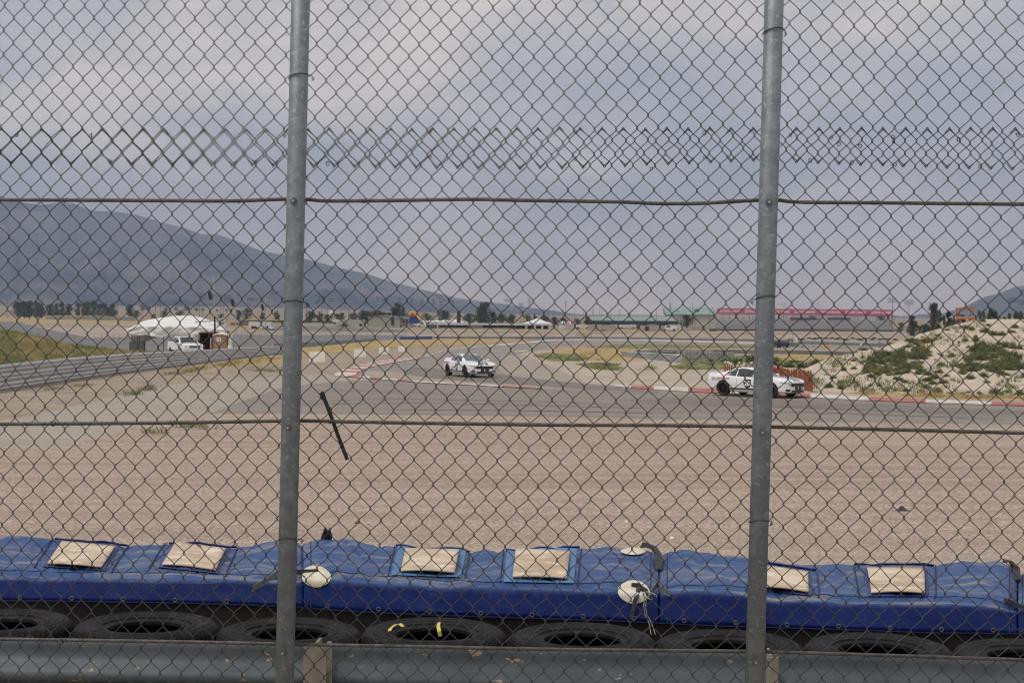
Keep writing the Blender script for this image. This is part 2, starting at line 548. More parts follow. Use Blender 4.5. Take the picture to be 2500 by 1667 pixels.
cable([(-60, 1035), (0, 1035), (400, 1032), (690, 1027), (740, 1027), (1000, 1032), (1350, 1037), (1600, 1038), (1830, 1041), (1885, 1042), (2200, 1049), (2500, 1057), (2560, 1059)],
      'middle steel wire rope, stretched across the edge between gravel and asphalt')
cable([(-60, 1558), (0, 1559), (400, 1565), (690, 1571), (720, 1572), (1000, 1577), (1350, 1584), (1820, 1589), (1870, 1590), (2200, 1600), (2500, 1610), (2560, 1612)],
      'lowest steel wire rope, running just above the near guardrail')

# posts
def fence_post(top, bot, bolts, ties, label):
    a, b = F(*top, -0.052), F(*bot, -0.052)
    d = (b - a).normalized()
    A = a - d * 0.9
    B = b + d * ((b.z - BANK) / -d.z)
    root = thing('fence_post', label, 'post', B, group='pipe posts of the debris fence')
    MB().cyl(A, B, 0.0302, n=40).build('pipe', galv, root, smooth=True, fixn=False).data
    for py in bolts:
        t = (py - top[1]) / (bot[1] - top[1])
        c = a + (b - a) * t - FN * 0.0302
        mb = MB()
        mb.cyl(c + FN * 0.002, c - FN * 0.0018, 0.0115, n=20)
        bo = mb.build('bolt', bolt_m, root)
        sub('nut', MB().cyl(c - FN * 0.0018, c - FN * 0.008, 0.0082, n=6), bolt_m, bo)
        sub('shank', MB().cyl(c - FN * 0.008, c - FN * 0.017, 0.0042, 0.0036, n=12), mat('bolt_end', (0.45, 0.46, 0.47), rough=0.35, metal=0.9), bo)
    for py, tilt, side in ties:
        t = (py - top[1]) / (bot[1] - top[1])
        c = a + (b - a) * t
        lp = []
        for k in range(25):
            ang = math.pi * (1.08 + 1.0 * (k / 24.0) * 0.92) if True else 0
            ang = math.pi + math.pi * k / 24.0
            lx = math.cos(ang) * 0.0325; ly = math.sin(ang) * 0.0325
            lp.append(c + Vector((math.cos(YAW), -math.sin(YAW), 0)) * lx + FN * ly + Vector((0, 0, tilt * lx + 0.004 * math.sin(ang * 1.7))))
        ex = Vector((math.cos(YAW), -math.sin(YAW), 0))
        if side < 0: lp = lp[::-1]; ex = -ex
        e = lp[-1]
        lp = [lp[0] + FN * 0.03] + lp + [e + FN * 0.02 + ex * 0.006, e + FN * 0.035 + ex * 0.012 + Vector((0, 0, -0.008)), e + FN * 0.028 + ex * 0.004 + Vector((0, 0, -0.016)),
                   e + FN * 0.02 + ex * 0.011 + Vector((0, 0, -0.012)), e + FN * 0.018 + ex * 0.004 + Vector((0, 0, -0.006))]
        MB().tube(lp, 0.0016, 5).build('tie_wire', wire_m, root, smooth=True, fixn=False)
fence_post((734, 0), (694.7, 1667), (490, 1039, 1587), ((185, 0.22, 1), (733, 0.03, 1), (1312, 0.05, 1)),
           'galvanised fence post nearer the mountain, left of the brake boards')
fence_post((1890, 0), (1842, 1667), (493, 1051, 1609), ((75, 0.2, 1), (722, 0.12, -1), (1268, 0.06, 1)),
           'galvanised fence post standing in front of the white car number 28')

# black plastic strap caught in the mesh
st = [(783, 958), (787, 963), (793, 976), (808, 1015), (825, 1062), (848, 1122)]
mb = MB(); P = [F(x, y, 0.007) for x, y in st]
rows = []
for i, p in enumerate(P):
    d = (P[min(i + 1, len(P) - 1)] - P[max(0, i - 1)]).normalized(); sx = d.cross(FN).normalized()
    hw = 0.0062 if i > 1 else 0.0085
    rows.append([p - sx * hw - FN * 0.001, p + sx * hw - FN * 0.001, p + sx * hw + FN * 0.001, p - sx * hw + FN * 0.001])
mb.grid(rows, closed_u=True); n = len(mb.v)
mb.f += [(0, 1, 2, 3), (n - 4, n - 3, n - 2, n - 1)]; mb.m += [0, 0]
tag(mb.build('plastic_strap', mat('black_plastic', (0.012, 0.011, 0.013), rough=0.4)), 'black plastic strap hanging slanted in the fence beside the left post', 'strap')

# ------------------------------------------------------------------ near guardrail
rail_m = mat('rail_galvanised', (0.068, 0.088, 0.102), (0.10, 0.122, 0.138), scale=9, rough=0.62, metal=0.1, c3=(0.40, 0.30, 0.18), s3=24, lo3=0.66, hi3=0.70,
             stretch=(0.5, 0.5, 1.0))
weathered = mat('weathered_post', (0.34, 0.31, 0.26), (0.22, 0.20, 0.175), scale=16, rough=0.8, c3=(0.30, 0.20, 0.10), s3=30, lo3=0.62, hi3=0.72)
RT = [(-80, 1566), (0, 1567), (700, 1579), (1350, 1592), (1850, 1598), (2500, 1617), (2580, 1620)]
prof = [(0.004, .034), (0, .028), (-.018, .030), (-.034, .0315), (-.050, .030), (-.066, .022), (-.080, .004), (-.090, -.014), (-.100, -.024), (-.112, -.026), (-.124, -.018), (-.134, .01), (-.15, .05), (-.172, .06), (-.196, .045),
        (-.22, .01), (-.24, -.012), (-.262, -.01), (-.28, .012), (-.30, .032), (-.312, .036)]
gr = thing('guardrail', 'dirty galvanised guardrail in front of the stacked tyres', 'guardrail', F(1250, 1640, 0.38).xy.to_3d() + Vector((0, 0, BANK)))
rows = []
for px in range(-80, 2581, 60):
    p = F(px, lerp_pts(RT, px), 0.38)
    rows.append([p + Vector((0, 0, z)) + FN * y for z, y in prof])
bo = MB().grid(rows).build('beam', rail_m, gr, smooth=True)
sol = bo.modifiers.new('sheet', 'SOLIDIFY'); sol.thickness = 0.004
for (x0, x1, yt) in ((735, 803, 1577), (1868, 1904, 1603)):
    a, b = F(x0, yt, 0.24), F(x1, yt, 0.24)
    c = (a + b) / 2; wd = (b - a).length
    hz = c.z - BANK
    rz = -YAW
    po = MB().box((c.x, c.y, BANK + hz / 2), (wd * 0.8, 0.012, hz), rz).build('post', weathered, gr)
    q = c + Vector((math.cos(YAW), -math.sin(YAW), 0)) * wd * 0.46
    sub('flange', MB().box((q.x, q.y + 0.05, BANK + hz / 2 + 0.006), (wd * 0.16, 0.02, hz), rz), weathered, po)
    sub('web', MB().box((c.x, c.y + 0.07, BANK + hz / 2 + 0.004), (0.008, 0.125, hz), rz), weathered, po)

# ------------------------------------------------------------------ stacked tyres
rubber = mat('tyre_rubber', (0.009, 0.009, 0.011), (0.017, 0.017, 0.019), scale=7, rough=0.75, c3=(0.042, 0.040, 0.038), s3=14, lo3=0.58, hi3=0.75, bump=0.001, bscale=80, spec=0.2)
tread_m = mat('tyre_tread', (0.007, 0.007, 0.008), (0.015, 0.015, 0.015), scale=12, rough=0.85, spec=0.3)
def tyre_meshes():
    Ro, W = 0.325, 0.205
    prof = [(0.206, -0.050), (0.199, -0.058), (0.199, -0.072), (0.205, -0.077), (0.217, -0.080), (0.219, -0.088), (0.227, -0.090), (0.229, -0.085), (0.240, -0.094), (0.254, -0.0985), (0.256, -0.1005), (0.259, -0.1005), (0.261, -0.0985), (0.278, -0.0985), (0.280, -0.1005), (0.283, -0.100), (0.290, -0.095), (0.300, -0.091), (0.303, -0.093), (0.306, -0.090), (0.314, -0.080)]
    prof = [(r if r > 0.252 else 0.252 - (0.252 - r) * 1.5, h) for r, h in prof]
    top = [(r, -h) for r, h in prof]
    inner = [(0.205, -0.03), (0.30, -0.04), (0.312, 0.0), (0.30, 0.04), (0.205, 0.03)]
    mb = MB()
    mb.lathe([(r, h) for r, h in prof[::-1]] + inner + top, (0, 0, W / 2), n=96)
    for k in range(26):                     # raised sidewall lettering blocks
        a = 0.3 + k * 0.085 + (0.9 if k > 12 else 0)
        mb.box((0.2695 * math.cos(a), 0.2695 * math.sin(a), W / 2 + 0.0985), (0.013, 0.011 if k % 5 else 0.004, 0.0025), a)
    side = mb.mesh('casing', rubber, smooth=False)
    mb = MB(); N = 78
    rows = []
    hs = [(-0.084, 0.312), (-0.074, 0.321), (-0.066, 0.325), (-0.036, 0.327), (-0.033, 0.319), (-0.026, 0.319), (-0.023, 0.328), (0.023, 0.328), (0.026, 0.319), (0.033, 0.319), (0.036, 0.327), (0.066, 0.325), (0.074, 0.321), (0.084, 0.312)]
    for k in range(N * 3):
        t = 2 * math.pi * k / (N * 3)
        cut = k % 3 == 0
        row = []
        for h, r in hs:
            rr = r - (0.008 if cut and (abs(h) > 0.03) and abs(h) < 0.08 else 0)
            a = t + h * 0.25
            row.append((rr * math.cos(a), rr * math.sin(a), h + W / 2))
        rows.append(row)
    rows.append(rows[0])
    mb.grid(rows)
    return side, mb.mesh('tread', tread_m, smooth=False)
TSIDE, TTREAD = tyre_meshes()
def tyre(loc, label, group, rz=0.0, tilt=(0, 0)):
    root = thing('tyre', label, 'tyre', loc, rz, group)
    root.rotation_euler = (tilt[0], tilt[1], rz)
    put('casing', TSIDE, root, local=True); put('tread', TTREAD, root, local=True)
    return root
TZ = 1.955
def tyre_y(px): return 7.46 - 0.30 * px / 2500.0
tc_ = [(0, 1489), (357, 1495), (706, 1510), (1059, 1511), (1421, 1523), (1781, 1539), (2143, 1547), (2510, 1562)]
tl = ['tyre lying flat at the left frame edge, beside the blue barrier', 'tyre lying flat below the two left beige vents', 'tyre lying flat partly behind the left fence post',
      'tyre lying flat with yellow ribbons tied on it', 'tyre lying flat under the dangling cord and white pad', 'tyre lying flat partly behind the right fence post',
      'tyre lying flat below the rightmost beige vent', 'tyre lying flat cut off by the right frame edge']
TY4 = None
for i, ((px, py), lb) in enumerate(zip(tc_, tl)):
    Y = tyre_y(px)
    p = at(px, py, Y + 0.30)
    z = p.z - 0.19
    c = Vector((at(px, py + 30, Y).x, Y, z))
    tt = tyre(c, lb, 'tyres of the row against the blue barrier', rnd.random() * 6, (rnd.uniform(-.012, .012), rnd.uniform(-.012, .012)))
    tyre((c.x + 0.01, c.y - 0.015, z - 0.215), 'bottom layer tyre directly under the ' + lb.replace('lying flat ', ''), 'tyres of the lower layer', rnd.random() * 6)
    if i == 3: TY4 = c
for i, px in enumerate((190, 545, 880, 1235, 1600, 1965, 2330)):
    Y = tyre_y(px) - 0.60
    p = at(px, 1561 + px * 0.018, Y + 0.30)
    c = Vector((at(px, 1600, Y).x, Y, p.z - 0.20))
    tyre(c, 'nearer row tyre, only its rim showing above the guardrail, number %d' % (i + 1) if False else 'nearer row tyre showing its rim above the guardrail, ' + ('leftmost', 'second from the left', 'right beside the left guardrail post', 'below the middle vents', 'below the dangling cord', 'right beside the right guardrail post', 'rightmost')[i], 'tyres of the nearer row behind the guardrail', rnd.random() * 6)
yel = mat('yellow_ribbon', (0.75, 0.62, 0.06), (0.5, 0.45, 0.15), scale=40, rough=0.6)
for pts, lb in (([(950, 1541), (955, 1532), (966, 1525), (976, 1523), (985, 1530)], 'yellow ribbon arching over the tyre sidewall'),
                ([(1071, 1520), (1070, 1530), (1072, 1542), (1075, 1553)], 'yellow ribbon hanging straight into the tyre hole')):
    P = []
    for j, (x, y) in enumerate(pts):
        d = ray(x, y); zt = TY4.z + 0.2075 if j < 3 or 'arching' in lb else TY4.z + 0.2075 - 0.02 * (j - 2)
        P.append(C0 + d * ((zt - C0.z) / d.z))
    rows = [[p + Vector((-0.008, 0, 0)), p + Vector((0.008, 0.004, 0.002)), p + Vector((0.008, 0.006, 0.004)), p + Vector((-0.008, 0.002, 0.002))] for p in P]
    tag(MB().grid(rows, closed_u=True).build('ribbon', yel), lb, 'ribbon')

# ------------------------------------------------------------------ blue vinyl barrier covers
def blue_material():
    m = bpy.data.materials.new('blue_vinyl'); m.use_nodes = True
    n, l = m.node_tree.nodes, m.node_tree.links
    b = n['Principled BSDF']
    b.inputs['Roughness'].default_value = 0.46
    b.inputs['Specular IOR Level'].default_value = 0.2
    g = n.new('ShaderNodeNewGeometry')
    sp = n.new('ShaderNodeSeparateXYZ'); l.new(g.outputs['Normal'], sp.inputs[0])
    def nz(s, det, vecscale=(1, 1, 1), rot=0.0, dist=0.0):
        mp = n.new('ShaderNodeMapping'); mp.inputs['Scale'].default_value = vecscale; mp.inputs['Rotation'].default_value = (0, 0, rot)
        l.new(g.outputs['Position'], mp.inputs[0])
        t = n.new('ShaderNodeTexNoise'); t.inputs['Scale'].default_value = s; t.inputs['Detail'].default_value = det; t.inputs['Roughness'].default_value = 0.65
        t.inputs['Distortion'].default_value = dist
        l.new(mp.outputs[0], t.inputs[0]); return t.outputs[0]
    def rmp(v, a, c, lo=0.0, hi=1.0):
        r = n.new('ShaderNodeMapRange'); r.inputs[1].default_value = a; r.inputs[2].default_value = c; r.inputs[3].default_value = lo; r.inputs[4].default_value = hi
        l.new(v, r.inputs[0]); return r.outputs[0]
    def mul(a, c):
        k = n.new('ShaderNodeMath'); k.operation = 'MULTIPLY'; l.new(a, k.inputs[0])
        if isinstance(c, float): k.inputs[1].default_value = c
        else: l.new(c, k.inputs[1])
        return k.outputs[0]
    def mix(f, a, c):
        k = n.new('ShaderNodeMix'); k.data_type = 'RGBA'; l.new(f, k.inputs[0])
        for i, v in ((6, a), (7, c)):
            if isinstance(v, tuple): k.inputs[i].default_value = (*v, 1)
            else: l.new(v, k.inputs[i])
        return k.outputs[2]
    up = rmp(sp.outputs[2], 0.45, 0.95)
    base_ = mix(rmp(nz(3, 4), .4, .6), (0.0022, 0.0135, 0.108), (0.0032, 0.0178, 0.128))
    paled = mix(mul(up, rmp(nz(2.5, 5), .25, .6, 0.55, 1.0)), base_, (0.026, 0.080, 0.225))   # flat tops painted lighter blue, as light from above shows them
    dust = mul(up, rmp(nz(5.0, 6, (0.5, 1.7, 1), 0.45, 0.8), .50, .68))
    c1 = mix(mul(dust, 0.62), paled, (0.36, 0.33, 0.27))
    c2 = mix(mul(rmp(nz(34, 3), .60, .68), 0.35), c1, (0.05, 0.06, 0.12))
    l.new(c2, b.inputs['Base Color'])
    bp = n.new('ShaderNodeBump'); bp.inputs['Distance'].default_value = 0.012; bp.inputs['Strength'].default_value = 0.4
    l.new(nz(6, 3, (1.0, 1.5, 1), 0.6, 1.0), bp.inputs['Height']); l.new(bp.outputs[0], b.inputs['Normal'])
    return m
blue = blue_material()
beige = mat('beige_vent', (0.66, 0.56, 0.43), (0.43, 0.33, 0.24), scale=2.6, rough=0.85, c3=(0.72, 0.64, 0.53), s3=9, lo3=0.54, hi3=0.66)
paleblue = mat('pale_blue_hem', (0.055, 0.15, 0.33), (0.085, 0.20, 0.39), scale=14, rough=0.6)
darkblue = mat('dark_blue_hem', (0.022, 0.04, 0.16), (0.035, 0.06, 0.22), scale=9, rough=0.6)
seam_m = mat('seam_thread', (0.012, 0.022, 0.10), rough=0.8)
whitepad = mat('white_pad', (0.70, 0.69, 0.64), (0.60, 0.55, 0.36), scale=9, rough=0.6, c3=(0.40, 0.40, 0.40), s3=26, lo3=0.62, hi3=0.72)
webbing = mat('black_webbing', (0.022, 0.022, 0.028), (0.05, 0.05, 0.055), scale=60, rough=0.85)
greyweb = mat('grey_webbing', (0.13, 0.14, 0.15), (0.19, 0.20, 0.21), scale=60, rough=0.85)
blackbelt = mat('black_belt', (0.012, 0.012, 0.012), (0.028, 0.025, 0.022), scale=4, rough=0.8, c3=(0.06, 0.05, 0.04), s3=9, lo3=0.62, hi3=0.75)
UNITS = [
    dict(x=(-140, 743), bt=[(-140, 1296), (0, 1304), (60, 1309), (130, 1317), (230, 1326), (300, 1328), (400, 1327), (470, 1328), (520, 1333), (560, 1337), (600, 1332), (640, 1326), (690, 1321), (725, 1320), (741, 1324)],
         ft=[(-140, 1395), (0, 1397), (300, 1402), (560, 1405), (741, 1408)], fb=[(-140, 1462), (0, 1465), (208, 1467), (447, 1471), (673, 1478), (741, 1481)],
         label='blue vinyl covered barrier block at the left, below the paved run-off'),
    dict(x=(737, 1611), bt=[(738, 1318), (779, 1310), (829, 1313), (903, 1325), (948, 1331), (1037, 1340), (1141, 1343), (1246, 1343), (1310, 1343), (1429, 1338), (1518, 1338), (1570, 1341), (1608, 1350)],
         ft=[(738, 1396), (829, 1405), (948, 1414), (1097, 1421), (1246, 1423), (1429, 1429), (1608, 1436)], fb=[(738, 1483), (888, 1493), (1097, 1502), (1350, 1510), (1488, 1514), (1608, 1520)],
         label='blue vinyl covered barrier block in the middle, with white corner pads'),
    dict(x=(1607, 2487), bt=[(1611, 1352), (1643, 1344), (1727, 1349), (1816, 1361), (1875, 1367), (1950, 1373), (2008, 1376), (2157, 1379), (2277, 1379), (2366, 1371), (2440, 1368), (2464, 1376), (2484, 1394)],
         ft=[(1611, 1433), (1697, 1429), (1816, 1438), (1889, 1452), (2098, 1461), (2277, 1459), (2425, 1468), (2484, 1484)], fb=[(1611, 1520), (1697, 1525), (1889, 1531), (2098, 1537), (2277, 1544), (2484, 1546)],
         label='dusty blue vinyl covered barrier block right of the dangling cord'),
    dict(x=(2484, 3000), bt=[(2488, 1396), (2520, 1384), (3000, 1400)], ft=[(2488, 1474), (3000, 1490)], fb=[(2488, 1547), (3000, 1565)],
         label='blue vinyl covered barrier block cut off by the right frame edge'),
]
def unit_y(px): return 8.12 - 0.32 * px / 2500.0
def usurf(U, px, s, lift=0.0):
    """point on a cover: s 0..1 up the front face, 1..2 back over the top"""
    x0, x1 = U['x']
    px = min(x1, max(x0, px))
    Yf = unit_y(px)
    A = at(px, lerp_pts(U['fb'], px), Yf); B = at(px, lerp_pts(U['ft'], px), Yf + 0.05); C = at(px, lerp_pts(U['bt'], px), Yf + 1.1)
    if s <= 1: p = A.lerp(B, s); nrm = Vector((0, -1, 0.15))
    else:
        t = s - 1
        p = B.lerp(C, t); nrm = Vector((0, -0.1, 1))
        sag = 0.045 * math.sin(math.pi * t) * (0.6 + 0.4 * math.sin(px * 0.012))
        p.z -= sag * 0.5
        edge = min(px - x0, x1 - px)
        if edge < 60: p.z -= 0.02 * (1 - edge / 60.0) ** 2
    k = 1 - min(1, abs(s - 1) / 0.22)
    if k > 0:                                   # rounded front edge
        p = p + Vector((0, 0.055, -0.028)) * (k * k) * 0.9
    wr = noise.noise(Vector((px * 0.012, s * 2.2, 3.3))) * 0.016 + noise.noise(Vector((px * 0.03 + s * 2.0, s * 1.4 - px * 0.006, 9.1))) * 0.009
    cz = noise.noise(Vector((px * 0.011 + s * 1.7 + 2.0, s * 0.9 - px * 0.004, 5.5)))
    wr -= 0.013 * max(0.0, 1 - abs(cz) / 0.09)                    # tight creases
    p = p + nrm.normalized() * (wr * min(1, max(0.25, s - 0.4)) + lift)
    return p
def find_s(U, px, py):
    lo, hi = 0.0, 2.0
    for _ in range(30):
        m = (lo + hi) / 2
        if px_of(usurf(U, px, m))[1] > py: lo = m
        else: hi = m
    return (lo + hi) / 2
def ribbon(pts3, wdir, hw, th, name, m, parent):
    rows = []
    for i, p in enumerate(pts3):
        wd = Vector(wdir[i] if isinstance(wdir, list) else wdir).normalized()
        d = (pts3[min(i + 1, len(pts3) - 1)] - pts3[max(i - 1, 0)]).normalized()
        nn = d.cross(wd).normalized() * th / 2
        rows.append([p - wd * hw - nn, p + wd * hw - nn, p + wd * hw + nn, p - wd * hw + nn])
    mb = MB().grid(rows, closed_u=True); k = len(mb.v)
    mb.f += [(0, 1, 2, 3), (k - 4, k - 3, k - 2, k - 1)]; mb.m += [0, 0]
    return mb.build(name, m, parent)
UR = []
for U in UNITS:
    x0, x1 = U['x']
    root = thing('barrier_block', U['label'], 'barrier', Vector((at((x0 + x1) / 2, 1450, 8.0).x, 8.4, BANK)), group='blue barrier blocks')
    UR.append(root)
    rows = []
    ss = lin(0, 0.8, 7) + [0.87, 0.92, 0.96, 1.0, 1.04, 1.08, 1.14] + lin(1.2, 2.0, 20)
    pxs = lin(x0, x1, 170)
    for px in pxs:
        row = [usurf(U, px, s) for s in ss]
        e = row[-1]
        row = [row[0] + Vector((0, 0.03, 0.002))] + row + [e + Vector((0, 0.03, -0.012)), e + Vector((0, 0.05, -0.05)), e + Vector((0, 0.06, -0.5))]
        rows.append(row)
    cen = lambda r: sum((Vector(q) for q in r), Vector()) / len(r)
    inw = Vector((1, 0, 0))
    def squeeze(r, k, dx):
        c = cen(r); return [c + (Vector(q) - c) * k + inw * dx for q in r]
    rows = [squeeze(rows[0], 0.6, 0.012), squeeze(rows[0], 0.93, 0.002)] + rows[1:-1] + [squeeze(rows[-1], 0.93, -0.002), squeeze(rows[-1], 0.6, -0.012)]
    MB().grid(rows).build('cover', blue, root, smooth=True)
    # black rubber belting that hangs below the vinyl
    rows = [[usurf(U, px, 0) + Vector((0, 0.035, 0.02)), usurf(U, px, 0) + Vector((0, 0.03, -0.22)), usurf(U, px, 0).xy.to_3d() + Vector((0, 0.02, BANK - 0.02))] for px in lin(x0 + 2, x1 - 2, 30)]
    MB().grid(rows).build('rubber_skirt', blackbelt, root, smooth=True)
    mb = MB(); rows = []
    for px in lin(x0 + 3, x1 - 3, 40):
        p = usurf(U, px, 0); rows.append([p + Vector((0, -0.003, 0.004)), p + Vector((0, -0.003, -0.002))])
    MB().grid(rows).build('hem', seam_m, root)
    for f in (0.025, 0.975):
        px = x0 + (x1 - x0) * f
        MB().tube([usurf(U, px, s, 0.001) for s in lin(0.02, 1.98, 40)], 0.003, 5).build('seam', seam_m, root)
    px0 = x0 + 20
    MB().tube([usurf(U, px, 1.10, 0.001) for px in lin(x0 + 20, x1 - 20, 60)], 0.0022, 4).build('seam', seam_m, root)
    for i in range(7):
        px = x0 + (x1 - x0) * (i + .5) / 7; q = usurf(U, px, 0.10, 0.003)
        MB().lathe([(0.006, -0.0015), (0.009, -0.003), (0.012, -0.0015), (0.012, 0.001)], q, n=12, axis='Y').build('eyelet', bolt_m, root)
# beige vents set into the tops
VENTS = [(0, [(152, 1328), (281, 1341), (247, 1392), (116, 1383)], darkblue), (0, [(429, 1331), (551, 1346), (526, 1399), (396, 1385)], darkblue),
         (1, [(990, 1346), (1121, 1349), (1110, 1405), (978, 1401)], paleblue), (1, [(1259, 1346), (1391, 1353), (1384, 1419), (1251, 1416)], paleblue),
         (2, [(1858, 1387), (1973, 1403), (1976, 1453), (1852, 1440)], darkblue), (2, [(2117, 1394), (2256, 1394), (2259, 1455), (2128, 1455)], darkblue)]
for ui, q, hem in VENTS:
    U, root = UNITS[ui], UR[ui]
    def bil(a, b):
        t = [q[0][i] + (q[1][i] - q[0][i]) * a for i in (0, 1)]; u = [q[3][i] + (q[2][i] - q[3][i]) * a for i in (0, 1)]
        return t[0] + (u[0] - t[0]) * b, t[1] + (u[1] - t[1]) * b
    def pt(a, b, lift):
        px, py = bil(a, b)
        return usurf(U, px, find_s(U, px, py), lift)
    fx = 1.0 if hem is paleblue else 0.45
    rows = [[pt(a, b, 0.007) for a in lin(-0.16 * fx, 1 + .13 * fx, 12)] for b in lin(-0.20 * fx, 1 + .10 * fx, 9)]
    o = MB().grid(rows).build('hem_frame', hem, root, smooth=True)
    K = [pt(0, 0, .017), pt(1, 0, .017), pt(1, 1, .017), pt(0, 1, .017)]
    bulge = rnd.uniform(.004, .009)
    rows = [[K[0].lerp(K[1], a).lerp(K[3].lerp(K[2], a), b) + Vector((0, 0, .005 + bulge * math.sin(math.pi * a) * (b ** 4 + .25 * math.sin(math.pi * b)))) for a in lin(0, 1, 12)] for b in lin(0, 1, 9)]
    o = MB().grid(rows).build('vent', beige, root, smooth=True)
    so = o.modifiers.new('thick', 'SOLIDIFY'); so.thickness = 0.008
    # stitched rim and the raised rear lip
    ring = [pt(a, -0.24, 0.008) for a in lin(-0.2, 1.17, 10)]
    MB().tube(ring, 0.007, 6).build('lip', blue, root, smooth=True)
    for a in (-0.22, 1.2):
        MB().tube([pt(a, b, 0.006) for b in lin(-0.2, 1.1, 8)], 0.0035, 5).build('seam', seam_m, root)
# white corner pads
def pad(ui, cx, cy, rx, ry, rot=0.0):
    U, root = UNITS[ui], UR[ui]
    c, rows = usurf(U, cx, find_s(U, cx, cy), 0.008), []
    for k in range(5):
        rr = k / 4.0
        row = []
        for j in range(24):
            a = 2 * math.pi * j / 24
            ex = 1.0 + 0.10 * math.cos(2 * a)
            dx, dy = math.cos(a) * rx * rr * ex, math.sin(a) * ry * rr
            px = cx + dx * math.cos(rot) - dy * math.sin(rot); py = cy + dx * math.sin(rot) + dy * math.cos(rot)
            row.append(usurf(U, px, find_s(U, px, py), 0.013 if k < 4 else 0.008))
        rows.append(row)
    MB().grid(rows, closed_u=True).build('pad', whitepad, root, smooth=True)
pad(1, 771, 1408, 33, 25, 0.1)
pad(1, 1548, 1446, 36, 27, 0.05)
pad(1, 1546, 1348, 28, 9, 0.0)
def on(ui, x, y, lift=0.012): return usurf(UNITS[ui], x, find_s(UNITS[ui], x, y), lift)
X = Vector((1, 0, 0)); Zv = Vector((0, 0, 1))
ribbon([on(1, 775, 1401, .014), on(1, 755, 1402, .014), on(1, 740, 1403, .016), on(0, 722, 1406, .02), on(0, 700, 1408, .03)], Zv, 0.013, 0.004, 'strap', webbing, UR[1])
ribbon([on(0, 705, 1402, .03), on(0, 680, 1406, .02), on(0, 655, 1416, .014), on(0, 618, 1436, .014)], [Zv] * 3 + [(0.3, 0, 1)], 0.019, 0.004, 'strap', greyweb, UR[0])
ribbon([on(1, 1565, 1336, .02), on(1, 1580, 1338, .03), on(1, 1596, 1350, .03), on(1, 1607, 1365, .03), on(1, 1608, 1395, .012)], [(0.5, 0, 1), (0.4, 1, .4), (0.8, 0.6, .2), X, X], 0.019, 0.005, 'strap', webbing, UR[1])
ribbon([on(1, 1543, 1437, .014), on(1, 1560, 1440, .02), on(1, 1580, 1446, .035)], Zv, 0.016, 0.005, 'strap', webbing, UR[1])
ribbon([on(1, 1562, 1442, .022), on(1, 1552, 1458, .03), on(1, 1546, 1480, .02), on(1, 1541, 1512, .012)], [(1, 0, 0.4)] * 4, 0.012, 0.004, 'strap', webbing, UR[1])
ribbon([on(1, 1588, 1446, .035), on(1, 1606, 1444, .04), on(2, 1620, 1442, .03), on(2, 1634, 1448, .02)], Zv, 0.015, 0.004, 'strap', greyweb, UR[1])
ribbon([on(2, 2454, 1474, .014), on(2, 2475, 1482, .016), on(3, 2500, 1488, .03)], Zv, 0.017, 0.005, 'strap', webbing, UR[2])
ribbon([on(2, 2448, 1372, .012), on(2, 2466, 1374, .03), on(2, 2480, 1390, .03), on(2, 2483, 1420, .012)], [(0.3, 1, .3), (0.6, .8, 0), X, X], 0.022, 0.005, 'strap', webbing, UR[2])
# torn corner tab
c = on(1, 781, 1318, 0.0) + Vector((0, 0.03, -0.01)); rows = []
for k in range(9):
    f = k / 8.0; h = (0.045 + 0.02 * math.sin(f * 9) + 0.035 * math.sin(f * 2.6)) * (1 if k < 7 else .55)
    rows.append([c + Vector((f * 0.062, 0.0, 0)), c + Vector((f * 0.06 + 0.004, 0.006 * math.sin(f * 7), h * .6)), c + Vector((f * 0.056 + 0.012, -0.018 * f, h)), c + Vector((f * 0.054 + 0.018, -0.035 - .01 * f, h * .93))])
o = MB().grid(rows).build('torn_tab', webbing, UR[1], smooth=True); o.modifiers.new('t', 'SOLIDIFY').thickness = 0.005
# carabiner and cord
steel = mat('bright_steel', (0.55, 0.54, 0.52), rough=0.3, metal=0.9)
c = on(1, 1583, 1452, 0.045)
lp = [c + Vector((0.030 * math.cos(a) * (1.2 if math.cos(a) > 0 else 1), -0.01, 0.016 * math.sin(a) - 0.008 * math.cos(a))) for a in lin(0, 5.2, 16)]
cb = thing('carabiner', 'steel snap hook with frayed cord dangling from the white pad', 'snap hook', c)
MB().tube(lp, 0.0035, 6).build('hook', steel, cb, smooth=True)
for dx in (0, 0.014):
    pts = [on(1, 1572 + dx * 400, 1458, .04), on(1, 1570 + dx * 300, 1480, .035), on(1, 1574 + dx * 300, 1500, .03), on(1, 1583 + dx * 500, 1520, .02) + Vector((0, 0, 0)), at(1590 + dx * 700, 1548, 7.72)]
    MB().tube(pts, 0.0022, 5).build('cord', mat('cord', (0.40, 0.34, 0.25), (0.2, 0.18, 0.16), scale=60, rough=0.9), cb, smooth=True)
